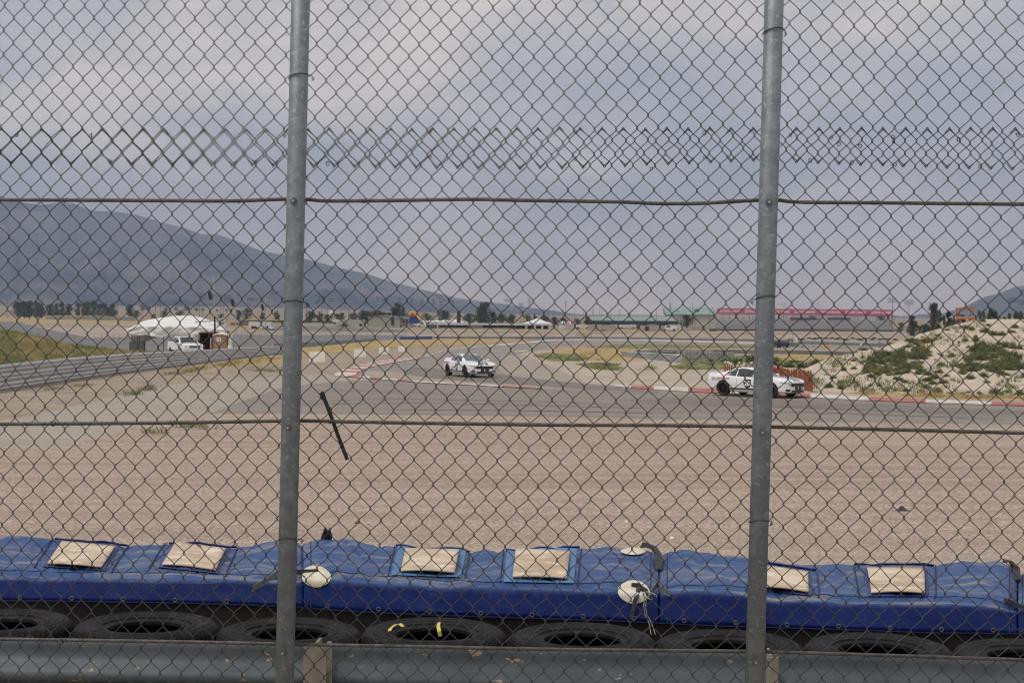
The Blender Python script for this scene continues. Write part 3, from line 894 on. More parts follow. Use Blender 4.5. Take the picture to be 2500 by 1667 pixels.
# rubber scraps on the gravel
scrap_m = mat('rubber_scrap', (0.03, 0.03, 0.03), (0.09, 0.085, 0.08), scale=20, rough=0.8)
for (px, py, wpx, hpx, lb) in ((2203, 1243, 30, 14, 'curled black rubber scrap lying on the gravel at the right'), (873, 1276, 19, 7, 'thin black rubber scrap lying on the gravel beside the left post'),
                               (2362, 1316, 10, 4, 'tiny dark rubber scrap on the gravel near the rightmost barrier'), (901, 1279, 8, 3, 'tiny dark scrap beside the thin rubber scrap')):
    g = gnd(px, py + hpx * 0.3); k = g.y / FPX
    W, H = wpx * k, hpx * k
    rows = []
    for i in range(7):
        t = i / 6
        x = (t - 0.5) * W; z = H * (0.25 + 0.75 * math.sin(math.pi * min(1, t * 1.25)) ** 1.3)
        rows.append([g + Vector((x, -W * .3, 0.004)), g + Vector((x, -W * .22, z * .7)), g + Vector((x + W * .06, 0, z)), g + Vector((x, W * .25, z * .45)), g + Vector((x, W * .3, 0.004))])
    o = MB().grid(rows).build('rubber_scrap', scrap_m); tag(o, lb, 'scrap')
for (px, py, wpx, lb) in ((1640, 1317, 17, 'white plastic sliver on the gravel above the middle blue barrier'), (342, 1247, 7, 'small white flake on the gravel at the left'), (1529, 1277, 12, 'pale pebble-like chip on the gravel above the strap')):
    g = gnd(px, py); k = g.y / FPX; W = wpx * k * .6
    mb = MB().prism([g + Vector((-W / 2, -0.02, 0.01)), g + Vector((W * .3, -0.04, 0.012)), g + Vector((W / 2, 0.03, 0.03)), g + Vector((-W * .2, 0.06, 0.04))], (0, 0, 0.012))
    tag(mb.build('plastic_chip', mat('white_chip', (0.7, 0.69, 0.65), rough=0.6)), lb, 'chip')

# ================================================================== track and ground patches
def patch(name, poly, m, off, kind='structure', wob=0.0, step=1.2, label=None, cat=None, seed=0):
    """a sheet laid on the ground inside a pixel outline"""
    ys = [p[1] for p in poly]; y0, y1 = min(ys) + 0.01, max(ys) - 0.01
    n = max(3, int((y1 - y0) / step)); rows = []
    E = list(zip(poly, poly[1:] + poly[:1]))
    for i in range(n + 1):
        py = y0 + (y1 - y0) * i / n
        xs = []
        for a, b in E:
            if (a[1] - py) * (b[1] - py) <= 0 and a[1] != b[1]:
                xs.append(a[0] + (b[0] - a[0]) * (py - a[1]) / (b[1] - a[1]))
        if len(xs) < 2: continue
        xl, xr = min(xs), max(xs)
        if wob:
            xl += wob * noise.noise(Vector((py * 0.22, seed, 1.7))) + 0.4 * wob * noise.noise(Vector((py * 0.9, seed, 4.7)))
            xr += wob * noise.noise(Vector((py * 0.22, seed, 8.7))) + 0.4 * wob * noise.noise(Vector((py * 0.9, seed, 6.7)))
            if xr < xl + 1: xr = xl + 1
        k = 25
        row = []
        for j in range(k):
            px = xl + (xr - xl) * j / (k - 1)
            p = gnd(px, py); p.z += off * (0.2 + max(0.0, p.y - 60.0) / 80.0)
            row.append(p)
        rows.append(row)
    o = MB().grid(rows).build(name, m); o['kind'] = kind
    if label: o['label'] = label
    if cat: o['category'] = cat
    return o
asph = mat('asphalt', (0.225, 0.203, 0.18), (0.27, 0.243, 0.215), scale=0.9, rough=0.9, stretch=(0.07, 1.0, 1.0), detail=7, c3=(0.175, 0.16, 0.143), s3=1.3, lo3=0.52, hi3=0.75, spec=0.25, lo=0.35, hi=0.65)
asph_far = mat('asphalt_far_leg', (0.25, 0.228, 0.208), (0.29, 0.265, 0.24), scale=0.5, rough=0.9, stretch=(0.6, 0.25, 1.0), c3=(0.20, 0.185, 0.172), s3=0.6, lo3=0.5, hi3=0.75, spec=0.25)
asph_old = mat('asphalt_runoff', (0.36, 0.325, 0.285), (0.325, 0.293, 0.258), scale=0.4, rough=0.92, stretch=(0.5, 1, 1), c3=(0.40, 0.36, 0.315), s3=2.5, spec=0.2)
tan_pave = mat('tan_pavement', (0.36, 0.315, 0.265), (0.32, 0.28, 0.235), scale=0.4, rough=0.92, spec=0.2)
lot_m = mat('lot_asphalt', (0.155, 0.152, 0.155), (0.19, 0.185, 0.185), scale=0.08, rough=0.9, stretch=(0.3, 1, 1), spec=0.2)
tanlot_m = mat('tan_lot', (0.40, 0.33, 0.28), (0.33, 0.275, 0.235), scale=0.05, rough=0.95, spec=0.1)
straw_m = mat('straw', (0.45, 0.33, 0.16), (0.36, 0.27, 0.14), scale=0.25, rough=0.95, bump=0.05, bscale=4, c3=(0.30, 0.25, 0.12), s3=0.9, spec=0.1)
green_m = mat('weed_green', (0.13, 0.17, 0.07), (0.21, 0.21, 0.10), scale=0.3, rough=0.95, bump=0.05, bscale=4, c3=(0.33, 0.28, 0.14), s3=0.8, spec=0.1)
sand_m = mat('sand', (0.55, 0.475, 0.385), (0.45, 0.385, 0.31), scale=0.28, rough=0.95, bump=0.10, bscale=2.2, c3=(0.62, 0.545, 0.45), s3=1.1, spec=0.1)
sandlight_m = mat('pale_soil', (0.46, 0.40, 0.325), (0.38, 0.325, 0.265), scale=0.3, rough=0.95, bump=0.05, bscale=3, spec=0.1, c3=(0.52, 0.455, 0.375), s3=1.4)
red_p = mat('kerb_red', (0.38, 0.085, 0.09), (0.42, 0.21, 0.195), scale=1.6, rough=0.8, lo=0.40, hi=0.70, c3=(0.26, 0.21, 0.185), s3=1.1, lo3=0.52, hi3=0.72, detail=8)
white_p = mat('kerb_white', (0.66, 0.635, 0.60), (0.52, 0.48, 0.44), scale=1.6, rough=0.8, c3=(0.32, 0.29, 0.26), s3=1.1, lo3=0.52, hi3=0.74, detail=8)
pink_p = mat('kerb_faded', (0.55, 0.33, 0.31), (0.60, 0.48, 0.44), scale=1.0, rough=0.8)

patch('pale_soil', [(1262, 862), (1300, 858), (1400, 850), (1530, 868), (1663, 884), (1800, 890), (1960, 900), (2100, 940), (2600, 960), (2600, 975), (2000, 968), (1760, 952), (1500, 942), (1432, 934), (1330, 890)], sandlight_m, 0.004, step=2)
patch('runoff', [(-60, 1042), (0, 1028), (130, 1003), (238, 978), (286, 966), (387, 942), (506, 929), (685, 918), (800, 915), (905, 925), (905, 934), (690, 944), (520, 1006), (506, 1010), (357, 1031), (268, 1061), (149, 1091), (0, 1092), (-60, 1094)], asph_old, 0.008, wob=3)
patch('road', [(520, 1007), (600, 975), (690, 946), (800, 933), (912, 927), (1021, 935), (1174, 943), (1310, 950), (1446, 955), (1600, 960), (1700, 963), (2000, 972), (2500, 990), (2760, 998), (2760, 1042), (2500, 1037), (2000, 1031), (1500, 1021), (1000, 1013), (700, 1009)], asph, 0.016, step=1.5)
patch('far_road', [(868, 914), (888, 903), (918, 895), (966, 886), (1037, 874), (1088, 855), (1150, 849), (1250, 842), (1300, 836.5), (1357, 832), (1400, 830), (1400, 841), (1330, 847), (1290, 857), (1262, 866), (1300, 882), (1432, 935), (1497, 944), (1620, 956), (1620, 962), (1446, 956), (1310, 951), (1174, 944), (1021, 936), (912, 927)], asph_far, 0.012, step=1.0)
patch('far_road', [(1398, 829.5), (1480, 829.5), (1610, 832), (1749, 836), (1900, 840), (2200, 848), (2200, 853), (1900, 846), (1700, 841), (1610, 839), (1500, 838.5), (1398, 841)], asph_far, 0.012, step=0.6)
patch('shoulder', [(1262, 865), (1290, 870), (1432, 934), (1497, 943), (1420, 937), (1330, 930), (1250, 920), (1218, 905), (1216, 890), (1226, 873)], tan_pave, 0.020, wob=2)
patch('shoulder', [(878, 913), (905, 905), (960, 910), (1010, 916), (1100, 926), (1250, 938), (1400, 950), (1446, 954), (1310, 948), (1170, 941), (1020, 932), (912, 923)], tan_pave, 0.020, wob=1)

rubberline = mat('rubbered_asphalt', (0.165, 0.15, 0.137), (0.205, 0.186, 0.168), scale=0.7, rough=0.85, stretch=(0.12, 0.8, 1.0), detail=7, spec=0.3)
patch('racing_line', [(985, 906), (1010, 897), (1080, 900), (1180, 911), (1300, 924), (1400, 934), (1500, 946), (1610, 957), (1610, 960), (1446, 951), (1300, 941), (1150, 932), (1050, 923), (990, 914)], rubberline, 0.024, wob=5, seed=3)
patch('racing_line', [(1640, 971), (1900, 977), (2200, 990), (2500, 1003), (2700, 1010), (2700, 1020), (2400, 1013), (2000, 1000), (1700, 987), (1500, 978)], rubberline, 0.024, wob=6, seed=5)
skid_m = mat('skid_rubber', (0.10, 0.094, 0.088), (0.17, 0.157, 0.143), scale=1.5, rough=0.85, stretch=(0.3, 2, 1))
for pts in ([(700, 985), (900, 975), (1200, 978), (1600, 990)], [(640, 992), (1000, 984), (1400, 992), (1900, 1008)], [(900, 1000), (1300, 1003), (1700, 1012)], [(1500, 985), (1900, 993), (2400, 1015)], [(1800, 1002), (2150, 1012), (2500, 1028)], [(780, 955), (950, 957), (1200, 966)], [(1100, 900), (1200, 912), (1330, 928), (1500, 949)], [(1080, 908), (1200, 921), (1400, 940)]):
    P = [gnd(*p) for p in pts]; rows = []
    for i in range(len(P) - 1):
        a0, a1, a2, a3 = P[max(i - 1, 0)], P[i], P[i + 1], P[min(i + 2, len(P) - 1)]
        for k in range(8):
            t = k / 8.0
            q = 0.5 * ((2 * a1) + (a2 - a0) * t + (2 * a0 - 5 * a1 + 4 * a2 - a3) * t * t + (3 * a1 - a0 - 3 * a2 + a3) * t ** 3)
            w_ = 0.16 * math.sin(math.pi * min(1, max(0.06, (i + t) / (len(P) - 1))))
            rows.append([q + Vector((0, -w_, 0.012)), q + Vector((0, w_, 0.012))])
    o = MB().grid(rows).build('skid_mark', skid_m); o['kind'] = 'structure'
# --- kerbs: every painted block is a piece
def quad_block(a, b, c, d, h, m, parent):
    """a,b near edge, c,d far edge on the ground; raised by h"""
    up = Vector((0, 0, h))
    mb = MB(); mb.add([a, b, c, d, a + up * 0.5, b + up * 0.5, c + up, d + up], [(0, 1, 5, 4), (1, 2, 6, 5), (2, 3, 7, 6), (3, 0, 4, 7), (4, 5, 6, 7)])
    return mb.build('kerb_block', m, parent)
def kerb(name, label, near, far, cuts, cols, h=0.05, off=0.02):
    root = thing(name, label, 'kerb', gnd(*near[len(near) // 2]))
    def along(poly, t):
        P = [gnd(x, y) for x, y in poly]
        L = [0]
        for p, q in zip(P, P[1:]): L.append(L[-1] + (q - p).length)
        s = t * L[-1]
        for i in range(len(P) - 1):
            if s <= L[i + 1] + 1e-9: return P[i].lerp(P[i + 1], (s - L[i]) / max(1e-6, L[i + 1] - L[i]))
        return P[-1]
    for i in range(len(cuts) - 1):
        z = Vector((0, 0, off))
        t0, t1 = cuts[i] + 0.0004, cuts[i + 1] - 0.0004
        quad_block(along(near, t0) + z, along(near, t1) + z, along(far, t1) + z, along(far, t0) + z, h, cols[i % len(cols)], root)
N = 24
kerb('kerb', 'red and white striped apex kerb left of the farther white car', [(867, 914), (888, 902.5), (918, 894), (966, 885.5), (1037, 873.5)], [(817, 915), (844, 902), (873, 894), (912, 885.5), (966, 878), (1037, 870.5)][0:1] + [(830, 907), (873, 894), (912, 885.5), (966, 878), (1037, 870.5)],
     [i / N for i in range(N + 1)], [white_p, red_p])
kerb('kerb', 'short red and white kerb return at the tip of the apex', [(817, 919), (903, 925)], [(817, 915.5), (868, 915), (903, 922)], [0, 0.33, 0.66, 1], [white_p, red_p, white_p], off=0.03)
def px_kerb(label, nodes, h=0.04, off=0.02):
    """nodes: (px, y_far, y_near, material) - each block runs to the next node"""
    root = thing('kerb', label, 'kerb', gnd(nodes[0][0], nodes[0][2]))
    for (x0, f0, n0, m), (x1, f1, n1, _) in zip(nodes, nodes[1:]):
        if m is None: continue
        z = Vector((0, 0, off))
        quad_block(gnd(x0, n0) + z, gnd(x1, n1) + z, gnd(x1, f1) + z, gnd(x0, f0) + z, h, m, root)
px_kerb('thin faded red and white kerb line between the two legs of the track', [(905, 923, 926, red_p), (933, 924.6, 927, white_p), (970, 927, 930, red_p), (1004, 930.5, 933.5, white_p), (1090, 936, 938.5, pink_p), (1170, 940, 942.5, white_p), (1225, 943.5, 946, red_p), (1325, 949, 950.5, None)], h=0.02, off=0.035)
px_kerb('long red and white kerb running past the white car number 28', [(1500, 941.5, 944, white_p), (1540, 943.5, 948, red_p), (1596, 946, 952, white_p), (1680, 949.5, 957, red_p), (1760, 953, 961, white_p), (1850, 957.5, 965, red_p), (1979, 964.5, 971.5, white_p), (2122, 972, 979, red_p), (2260, 978.5, 984.5, white_p), (2420, 984, 989.5, red_p), (2600, 990, 995, white_p), (2760, 995, 999, None)], h=0.05)
px_kerb('distant pink and white kerb along the far sweep of the track', [(1189, 844, 847, pink_p), (1220, 841.5, 844.5, white_p), (1250, 839, 842, pink_p), (1296, 834.5, 837.5, white_p), (1357, 830, 832.5, pink_p), (1403, 828, 830.5, white_p), (1440, 828, 830.5, pink_p), (1480, 828, 830.5, white_p), (1530, 829, 831.5, pink_p), (1570, 829.5, 832, white_p), (1642, 831, 833.5, pink_p), (1690, 832.5, 835, white_p), (1749, 834, 836.5, pink_p), (1800, 835.5, 838, white_p), (1841, 837, 839, None)], h=0.02, off=0.08)
px_kerb('small pink kerb at the inside of the far bend', [(1258, 859, 861.5, pink_p), (1272, 857.5, 860, white_p), (1287, 856, 858, None)], h=0.02, off=0.06)
px_kerb('white edge line of the track running up the far bend', [(1037, 871.5, 873.5, white_p), (1088, 854, 855.2, white_p), (1150, 848.2, 849.2, white_p), (1189, 844.8, 845.8, None)], h=0.003, off=0.05)

# --- grass, straw and weeds
patch('straw_ground', [(690, 858), (735, 850), (850, 838), (960, 830), (1100, 826), (1250, 825.5), (1370, 823), (1250, 833), (1120, 843), (990, 846), (900, 856), (800, 863), (735, 870), (690, 873)], straw_m, 0.006, wob=8, seed=1, step=0.8)
patch('straw_ground', [(400, 912), (480, 894), (560, 884), (650, 872), (700, 868), (700, 884), (600, 892), (520, 900), (440, 912)], straw_m, 0.006, wob=8, seed=2)
patch('straw_ground', [(1300, 866), (1370, 852), (1500, 845), (1700, 845), (1900, 849), (1900, 860), (1700, 858), (1560, 858), (1516, 870), (1580, 880), (1480, 882), (1380, 874)], straw_m, 0.006, wob=8, seed=3, step=0.8)
patch('weeds_ground', [(1296, 868), (1330, 862), (1390, 864), (1450, 872), (1420, 882), (1350, 882)], green_m, 0.009, wob=10, seed=4)
patch('weeds_ground', [(1430, 847), (1520, 840), (1620, 842), (1900, 846), (1900, 850), (1600, 848.5), (1500, 850)], green_m, 0.009, wob=8, seed=5, step=0.6)
patch('weeds_ground', [(1666, 874), (1760, 870), (1900, 866), (1960, 880), (1960, 893), (1700, 890), (1666, 887)], green_m, 0.009, wob=4, seed=6)
patch('straw_ground', [(1892, 866), (1960, 863), (2070, 865), (2040, 877), (1940, 881), (1890, 879)], straw_m, 0.012, wob=4, seed=7, step=0.8)
patch('straw_ground', [(2060, 958), (2130, 954), (2300, 961), (2560, 969), (2560, 979), (2300, 973), (2120, 966)], straw_m, 0.008, wob=10, seed=8)
patch('weeds_ground', [(1400, 888), (1480, 884), (1515, 893), (1512, 905), (1450, 903)], green_m, 0.006, wob=14, seed=9)
patch('weeds_ground', [(1640, 892), (1770, 890), (1770, 902), (1660, 903)], green_m, 0.006, wob=12, seed=10)
# left lots
patch('lot', [(-60, 784), (0, 786), (60, 790), (110, 800), (170, 817), (215, 827), (330, 826), (600, 823), (700, 822), (900, 820), (1000, 818), (980, 826), (800, 842), (700, 849), (400, 864), (250, 852), (100, 830), (-60, 806)], lot_m, 0.01, step=1.0)
patch('lot', [(640, 795), (760, 797), (900, 802), (1000, 806), (990, 812), (800, 808), (640, 806)], lot_m, 0.01, step=0.7)
patch('tan_lot', [(75, 797), (150, 799), (330, 800), (330, 826), (220, 826.5), (160, 814)], tanlot_m, 0.02, step=1.0)
patch('tan_lot', [(690, 811), (900, 813), (1100, 812), (1400, 813), (1700, 815), (2180, 820), (2200, 826), (1860, 828), (1500, 823), (1200, 818), (900, 820), (690, 822)], tanlot_m, 0.006, step=0.7)
patch('straw_ground', [(-60, 772), (0, 774), (120, 777), (200, 780), (345, 785), (345, 790), (100, 788), (-60, 783)], straw_m, 0.01, step=0.7)
patch('straw_ground', [(1030, 806), (1100, 805), (1400, 808), (1700, 812), (2100, 815), (2100, 817), (1700, 815), (1400, 812), (1100, 809)], straw_m, 0.014, step=0.5)

# weed tufts: blades standing on the ground (nobody could count them)
def tuft_blades(mb, p, r, h, n, rg):
    for _ in range(n):
        a = rg.random() * 6.28; q = Vector((p[0] + math.cos(a) * r * rg.random(), p[1] + math.sin(a) * r * rg.random(), p[2]))
        d = Vector((rg.gauss(0, .45), rg.gauss(0, .45), 1)).normalized() * h * rg.uniform(.45, 1.1)
        wv = Vector((rg.uniform(-1, 1), rg.uniform(-1, 1), 0)).normalized() * h * 0.05
        mb.add([q - wv, q + wv, q + d * .6 + wv * .7, q + d], [(0, 1, 2, 3)])
weed_m = mat('weed_blades', (0.15, 0.19, 0.075), (0.26, 0.26, 0.12), scale=0.8, rough=0.9, spec=0.2)
strawb_m = mat('straw_blades', (0.42, 0.32, 0.15), (0.33, 0.26, 0.12), scale=0.8, rough=0.9, spec=0.2)
def scatter(name, polys, n, m, r, h, nb, label, cat, seed):
    rg = random.Random(seed); mb = MB()
    for poly, k in polys:
        xs = [p[0] for p in poly]; ys = [p[1] for p in poly]
        c = 0; tries = 0
        while c < k and tries < k * 30:
            tries += 1
            x, y = rg.uniform(min(xs), max(xs)), rg.uniform(min(ys), max(ys))
            ins = False
            for a, b in zip(poly, poly[1:] + poly[:1]):
                if (a[1] > y) != (b[1] > y) and x < (b[0] - a[0]) * (y - a[1]) / (b[1] - a[1]) + a[0]: ins = not ins
            if not ins: continue
            if noise.noise(Vector((x * 0.03, y * 0.12, seed))) < -0.15: continue
            c += 1
            g = gnd(x, y); sc = rg.uniform(.6, 1.3)
            tuft_blades(mb, g, r * sc, h * sc, nb, rg)
    o = mb.build(name, m, fixn=False); tag(o, label, cat, kind='stuff')
scatter('weeds', [([(300, 965), (380, 938), (390, 946), (310, 972)], 26), ([(395, 915), (560, 884), (690, 862), (700, 874), (560, 893), (420, 918)], 70), ([(110, 948), (150, 944), (150, 950), (115, 955)], 4), ([(185, 943), (210, 940), (210, 946)], 4),
                  ([(600, 898), (700, 893), (700, 910), (620, 910)], 26), ([(440, 1037), (500, 1035), (500, 1049), (445, 1049)], 10), ([(362, 1055), (395, 1054), (395, 1062), (366, 1062)], 5),
                  ([(1296, 868), (1450, 866), (1420, 882), (1350, 882)], 60), ([(1400, 886), (1515, 890), (1512, 905), (1440, 903)], 55), ([(1525, 895), (1600, 893), (1600, 905), (1530, 906)], 10), ([(1640, 890), (1775, 888), (1775, 903), (1660, 904)], 60),
                  ([(1666, 874), (1960, 866), (1960, 893), (1666, 890)], 150), ([(1430, 846), (1900, 845), (1900, 851), (1430, 851)], 70), ([(700, 862), (740, 860), (735, 880), (700, 882)], 10)],
        0, weed_m, 0.45, 0.22, 20, 'patchy green weeds growing along the verges of the track', 'weeds', 5)
scatter('dry_grass', [([(690, 858), (850, 838), (1100, 826), (1250, 826), (1120, 843), (900, 856), (735, 870)], 160), ([(400, 912), (560, 884), (700, 868), (700, 884), (520, 900)], 60), ([(1300, 866), (1500, 845), (1900, 849), (1700, 858), (1516, 870), (1480, 882)], 160), ([(2060, 958), (2560, 969), (2560, 979), (2120, 966)], 90)],
        0, strawb_m, 0.5, 0.22, 18, 'pale dry grass lying in strips beside the track', 'dry grass', 6)

# ------------------------------------------------------------------ guardrails beside the track
railfar_m = mat('rail_far', (0.52, 0.53, 0.545), (0.44, 0.45, 0.465), scale=0.8, rough=0.5, metal=0.35, stretch=(0.3, 0.3, 2))
raildark_m = mat('rail_blue_grey', (0.20, 0.225, 0.25), (0.25, 0.27, 0.29), scale=0.4, rough=0.6, metal=0.2)
def w_rail(name, label, top, bot, nb, m, depth_fn, post_every=4.0, group='guardrails beside the track', n=40, amp=0.085):
    x0, x1 = top[0][0], top[-1][0]
    root = thing(name, label, 'guardrail', depth_fn((x0 + x1) / 2), group=group)
    xs = lin(x0, x1, n)
    def nrm_at(px):
        t_ = depth_fn(min(px + 4, x1)) - depth_fn(max(px - 4, x0)); q = Vector((t_.y, -t_.x, 0)).normalized()
        return q if q.dot(C0 - depth_fn(px)) > 0 else -q
    for b in range(nb):
        rows = []
        for px in xs:
            yt, yb = lerp_pts(top, px), lerp_pts(bot, px)
            g = depth_fn(px); nn = nrm_at(px)
            zt, zb = at(px, yt, g.y).z, at(px, yb, g.y).z
            h = (zt - zb) / nb
            z1 = zt - h * b - h * 0.02; z0 = z1 - h * 0.93
            pr = [(0.0, 0.0), (0.1, -.2), (0.26, -1), (0.38, -.8), (0.5, 0.35), (0.62, -.8), (0.74, -1), (0.9, -.2), (1.0, 0.0)]
            rows.append([Vector((g.x, g.y, z1 + (z0 - z1) * t)) - nn * (a * amp) for t, a in pr])
        o = MB().grid(rows).build('beam', m, root, smooth=True)
        so = o.modifiers.new('sheet', 'SOLIDIFY'); so.thickness = 0.006
    L = 0; last = None
    for px in lin(x0, x1, 200):
        g = depth_fn(px)
        if last is not None: L += (g - last).length
        if last is None or L >= post_every:
            L = 0
            zt = at(px, lerp_pts(top, px), g.y).z
            q = g - nrm_at(px) * 0.2
            MB().box((q.x, q.y, (zt - 0.06 + T(g.x, g.y)) / 2), (0.1, 0.14, zt - 0.06 - T(g.x, g.y) + 0.1)).build('post', railfar_m, root)
        last = g
    return root
LT = [(-80, 899), (0, 890), (161, 873.6), (316, 862), (417, 857.5), (566, 850), (688, 844), (715, 842)]
LB = [(-80, 968), (0, 955.5), (161, 931.7), (316, 909), (417, 896), (566, 876.6), (688, 863), (715, 860)]
w_rail('guardrail', 'long triple guardrail curving past the white pickup truck on the left', LT, LB, 3, railfar_m, lambda px: gnd(px, lerp_pts(LB, px)))
w_rail('guardrail', 'short triple guardrail standing on the sand in the middle distance', [(1518, 857), (1664, 866)], [(1518, 869), (1664, 885)], 3, railfar_m, lambda px: gnd(px, lerp_pts([(1518, 869), (1664, 885)], px)), n=12)
w_rail('guardrail', 'blue grey guardrail behind the concrete blocks, reaching to the dune', [(1600, 861), (1740, 853), (1900, 853.5), (2110, 859)], [(1600, 864), (1740, 862), (1900, 863.5), (2110, 868)], 2, raildark_m, lambda px: gnd(px, lerp_pts([(1600, 864), (1740, 863), (1900, 864.5), (2110, 869)], px)))
w_rail('guardrail', 'distant dark guardrail band beyond the far sweep of the track', [(1060, 821.5), (1250, 822), (1500, 823), (1850, 828)], [(1060, 826.5), (1250, 827), (1500, 828), (1850, 833)], 2, raildark_m, lambda px: gnd(px, lerp_pts([(1060, 827), (1250, 827.5), (1500, 828.5), (1850, 833.5)], px)), post_every=8)
w_rail('guardrail', 'distant blue grey guardrail running behind the marshal booth', [(1855, 832), (2000, 833.5), (2165, 839)], [(1855, 839), (2000, 841), (2165, 846)], 2, raildark_m, lambda px: gnd(px, lerp_pts([(1855, 840), (2000, 842), (2165, 847)], px)), post_every=8)
w_rail('guardrail', 'grey guardrail with a white top edge beside the left paddock road', [(668, 838), (720, 836), (800, 832), (915, 825)], [(668, 852), (720, 849), (800, 842), (915, 831)], 2, raildark_m, lambda px: gnd(px, lerp_pts([(668, 852.5), (720, 849.5), (800, 842.5), (915, 831.5)], px)), post_every=6)

# concrete blocks behind the short guardrail
conc = mat('concrete', (0.36, 0.355, 0.35), (0.27, 0.27, 0.265), scale=0.6, rough=0.9, c3=(0.2, 0.2, 0.2), s3=2.0)
cb_top = [(1545, 855.5), (1600, 852.5), (1665, 851.5), (1740, 854)]
cr = thing('block_wall', 'row of grey concrete blocks behind the short guardrail', 'barrier', gnd(1640, 866))
def blocks(parent, x0, x1, n, topf, botf):
    for i in range(n):
        a, b = x0 + (x1 - x0) * i / n, x0 + (x1 - x0) * (i + 1) / n
        c = (a + b) / 2
        g0, g1 = gnd(a, botf(c)), gnd(b, botf(c)); k = (g1 - g0).length
        zt = at(c, topf(c), (g0.y + g1.y) / 2).z; m_ = (g0 + g1) / 2
        rz = math.atan2(g1.y - g0.y, g1.x - g0.x)
        MB().box((m_.x, m_.y, (zt + m_.z) / 2 - 0.02), (k * 0.90, 0.5, zt - m_.z + 0.04), rz).build('block', conc, parent, bevel=0.05)
blocks(cr, 1548, 1740, 22, lambda x: lerp_pts(cb_top, x), lambda x: 863 + (x - 1548) * 0.006)
cr2 = thing('block_wall', 'weed-grown row of upright grey blocks right of the short guardrail', 'barrier', gnd(1720, 878))
blocks(cr2, 1668, 1790, 14, lambda x: 857 + (x - 1668) * 0.03, lambda x: 878 + (x - 1668) * 0.006)

# ------------------------------------------------------------------ brake boards
board_m = mat('white_board', (0.88, 0.87, 0.80), (0.83, 0.815, 0.74), scale=1.5, rough=0.7)
for (x0, x1, yt, yb, lb) in ((755, 793, 858, 884, 'largest blank white brake board, nearest the left fence post'), (864, 893, 852, 871.5, 'second blank cream brake board counting from the left fence post'),
                             (925.6, 949, 848, 865, 'third blank cream brake board counting from the left fence post'), (971.5, 991, 845, 858, 'smallest blank cream brake board, farthest along the track edge')):
    g = gnd((x0 + x1) / 2, yb + 1.5); Y = g.y
    a, b = at(x0, yb, Y), at(x1, yt, Y)
    r = thing('brake_board', lb, 'board', g, group='brake boards beside the track')
    MB().box(((a.x + b.x) / 2, Y, (a.z + b.z) / 2), (b.x - a.x, 0.03, b.z - a.z)).build('panel', board_m, r)
    for f in (0.2, 0.8):
        x = a.x + (b.x - a.x) * f
        MB().box((x, Y + 0.05, (g.z + b.z - 0.1) / 2), (0.06, 0.06, b.z - 0.1 - g.z + 0.05)).build('leg', mat('board_leg', (0.3, 0.26, 0.2), rough=0.9), r)
# small yellow markers on the kerb backs
mk = mat('yellow_marker', (0.75, 0.48, 0.05), rough=0.6)
for (px, py, lb) in ((856, 900, 'yellow marker block behind the near end of the apex kerb'), (905, 888, 'yellow marker block behind the far end of the apex kerb'), (1592, 945, 'yellow marker block beside the long kerb'), (2158, 971, 'yellow marker block on the long kerb beyond car 28')):
    g = gnd(px, py, 0.02); k = 4.0 * g.y / FPX
    tag(MB().prism([g + Vector((-k, -k, 0)), g + Vector((k, -k, 0)), g + Vector((k * .6, 0, k * .7)), g + Vector((-k * .6, 0, k * .7))], (0, k, 0)).build('marker_block', mk), lb, 'marker')

# ================================================================== the two white coupes
from mathutils.bvhtree import BVHTree
carwhite = mat('car_white', (0.84, 0.85, 0.88), rough=0.22, coat=0.6)
navy = mat('car_navy', (0.012, 0.014, 0.045), rough=0.25, coat=0.5)
carblack = mat('car_black', (0.010, 0.010, 0.012), rough=0.45)
glass_m = mat('car_glass', (0.035, 0.05, 0.055), rough=0.05, spec=0.8)
screen_m = mat('car_windscreen', (0.075, 0.11, 0.11), rough=0.06, spec=0.9)
lamp_m = mat('car_lamp', (0.16, 0.17, 0.18), rough=0.12, spec=0.9)
lampw_m = mat('car_lamp_bright', (0.75, 0.75, 0.72), rough=0.2)
rim_m = mat('car_rim', (0.025, 0.025, 0.027), rough=0.35, metal=0.5)
redtxt = mat('red_lettering', (0.62, 0.05, 0.05), rough=0.5)
greytxt = mat('grey_lettering', (0.20, 0.21, 0.24), rough=0.5)
whitetxt = mat('white_lettering', (0.8, 0.8, 0.8), rough=0.5)
def cr4(a, b, c, d, t):
    return 0.5 * ((2 * b) + (c - a) * t + (2 * a - 5 * b + 4 * c - d) * t * t + (3 * b - a - 3 * c + d) * t ** 3)
def spline(tab, x):
    """tab rows: (x, v1, v2 ...) sorted by x"""
    n = len(tab)
    if x <= tab[0][0]: return tab[0][1:]
    if x >= tab[-1][0]: return tab[-1][1:]
    for i in range(n - 1):
        if tab[i][0] <= x <= tab[i + 1][0]: break
    t = (x - tab[i][0]) / (tab[i + 1][0] - tab[i][0])
    a, b, c, d = tab[max(i - 1, 0)], tab[i], tab[i + 1], tab[min(i + 2, n - 1)]
    return tuple(cr4(a[k], b[k], c[k], d[k], t) for k in range(1, len(b)))
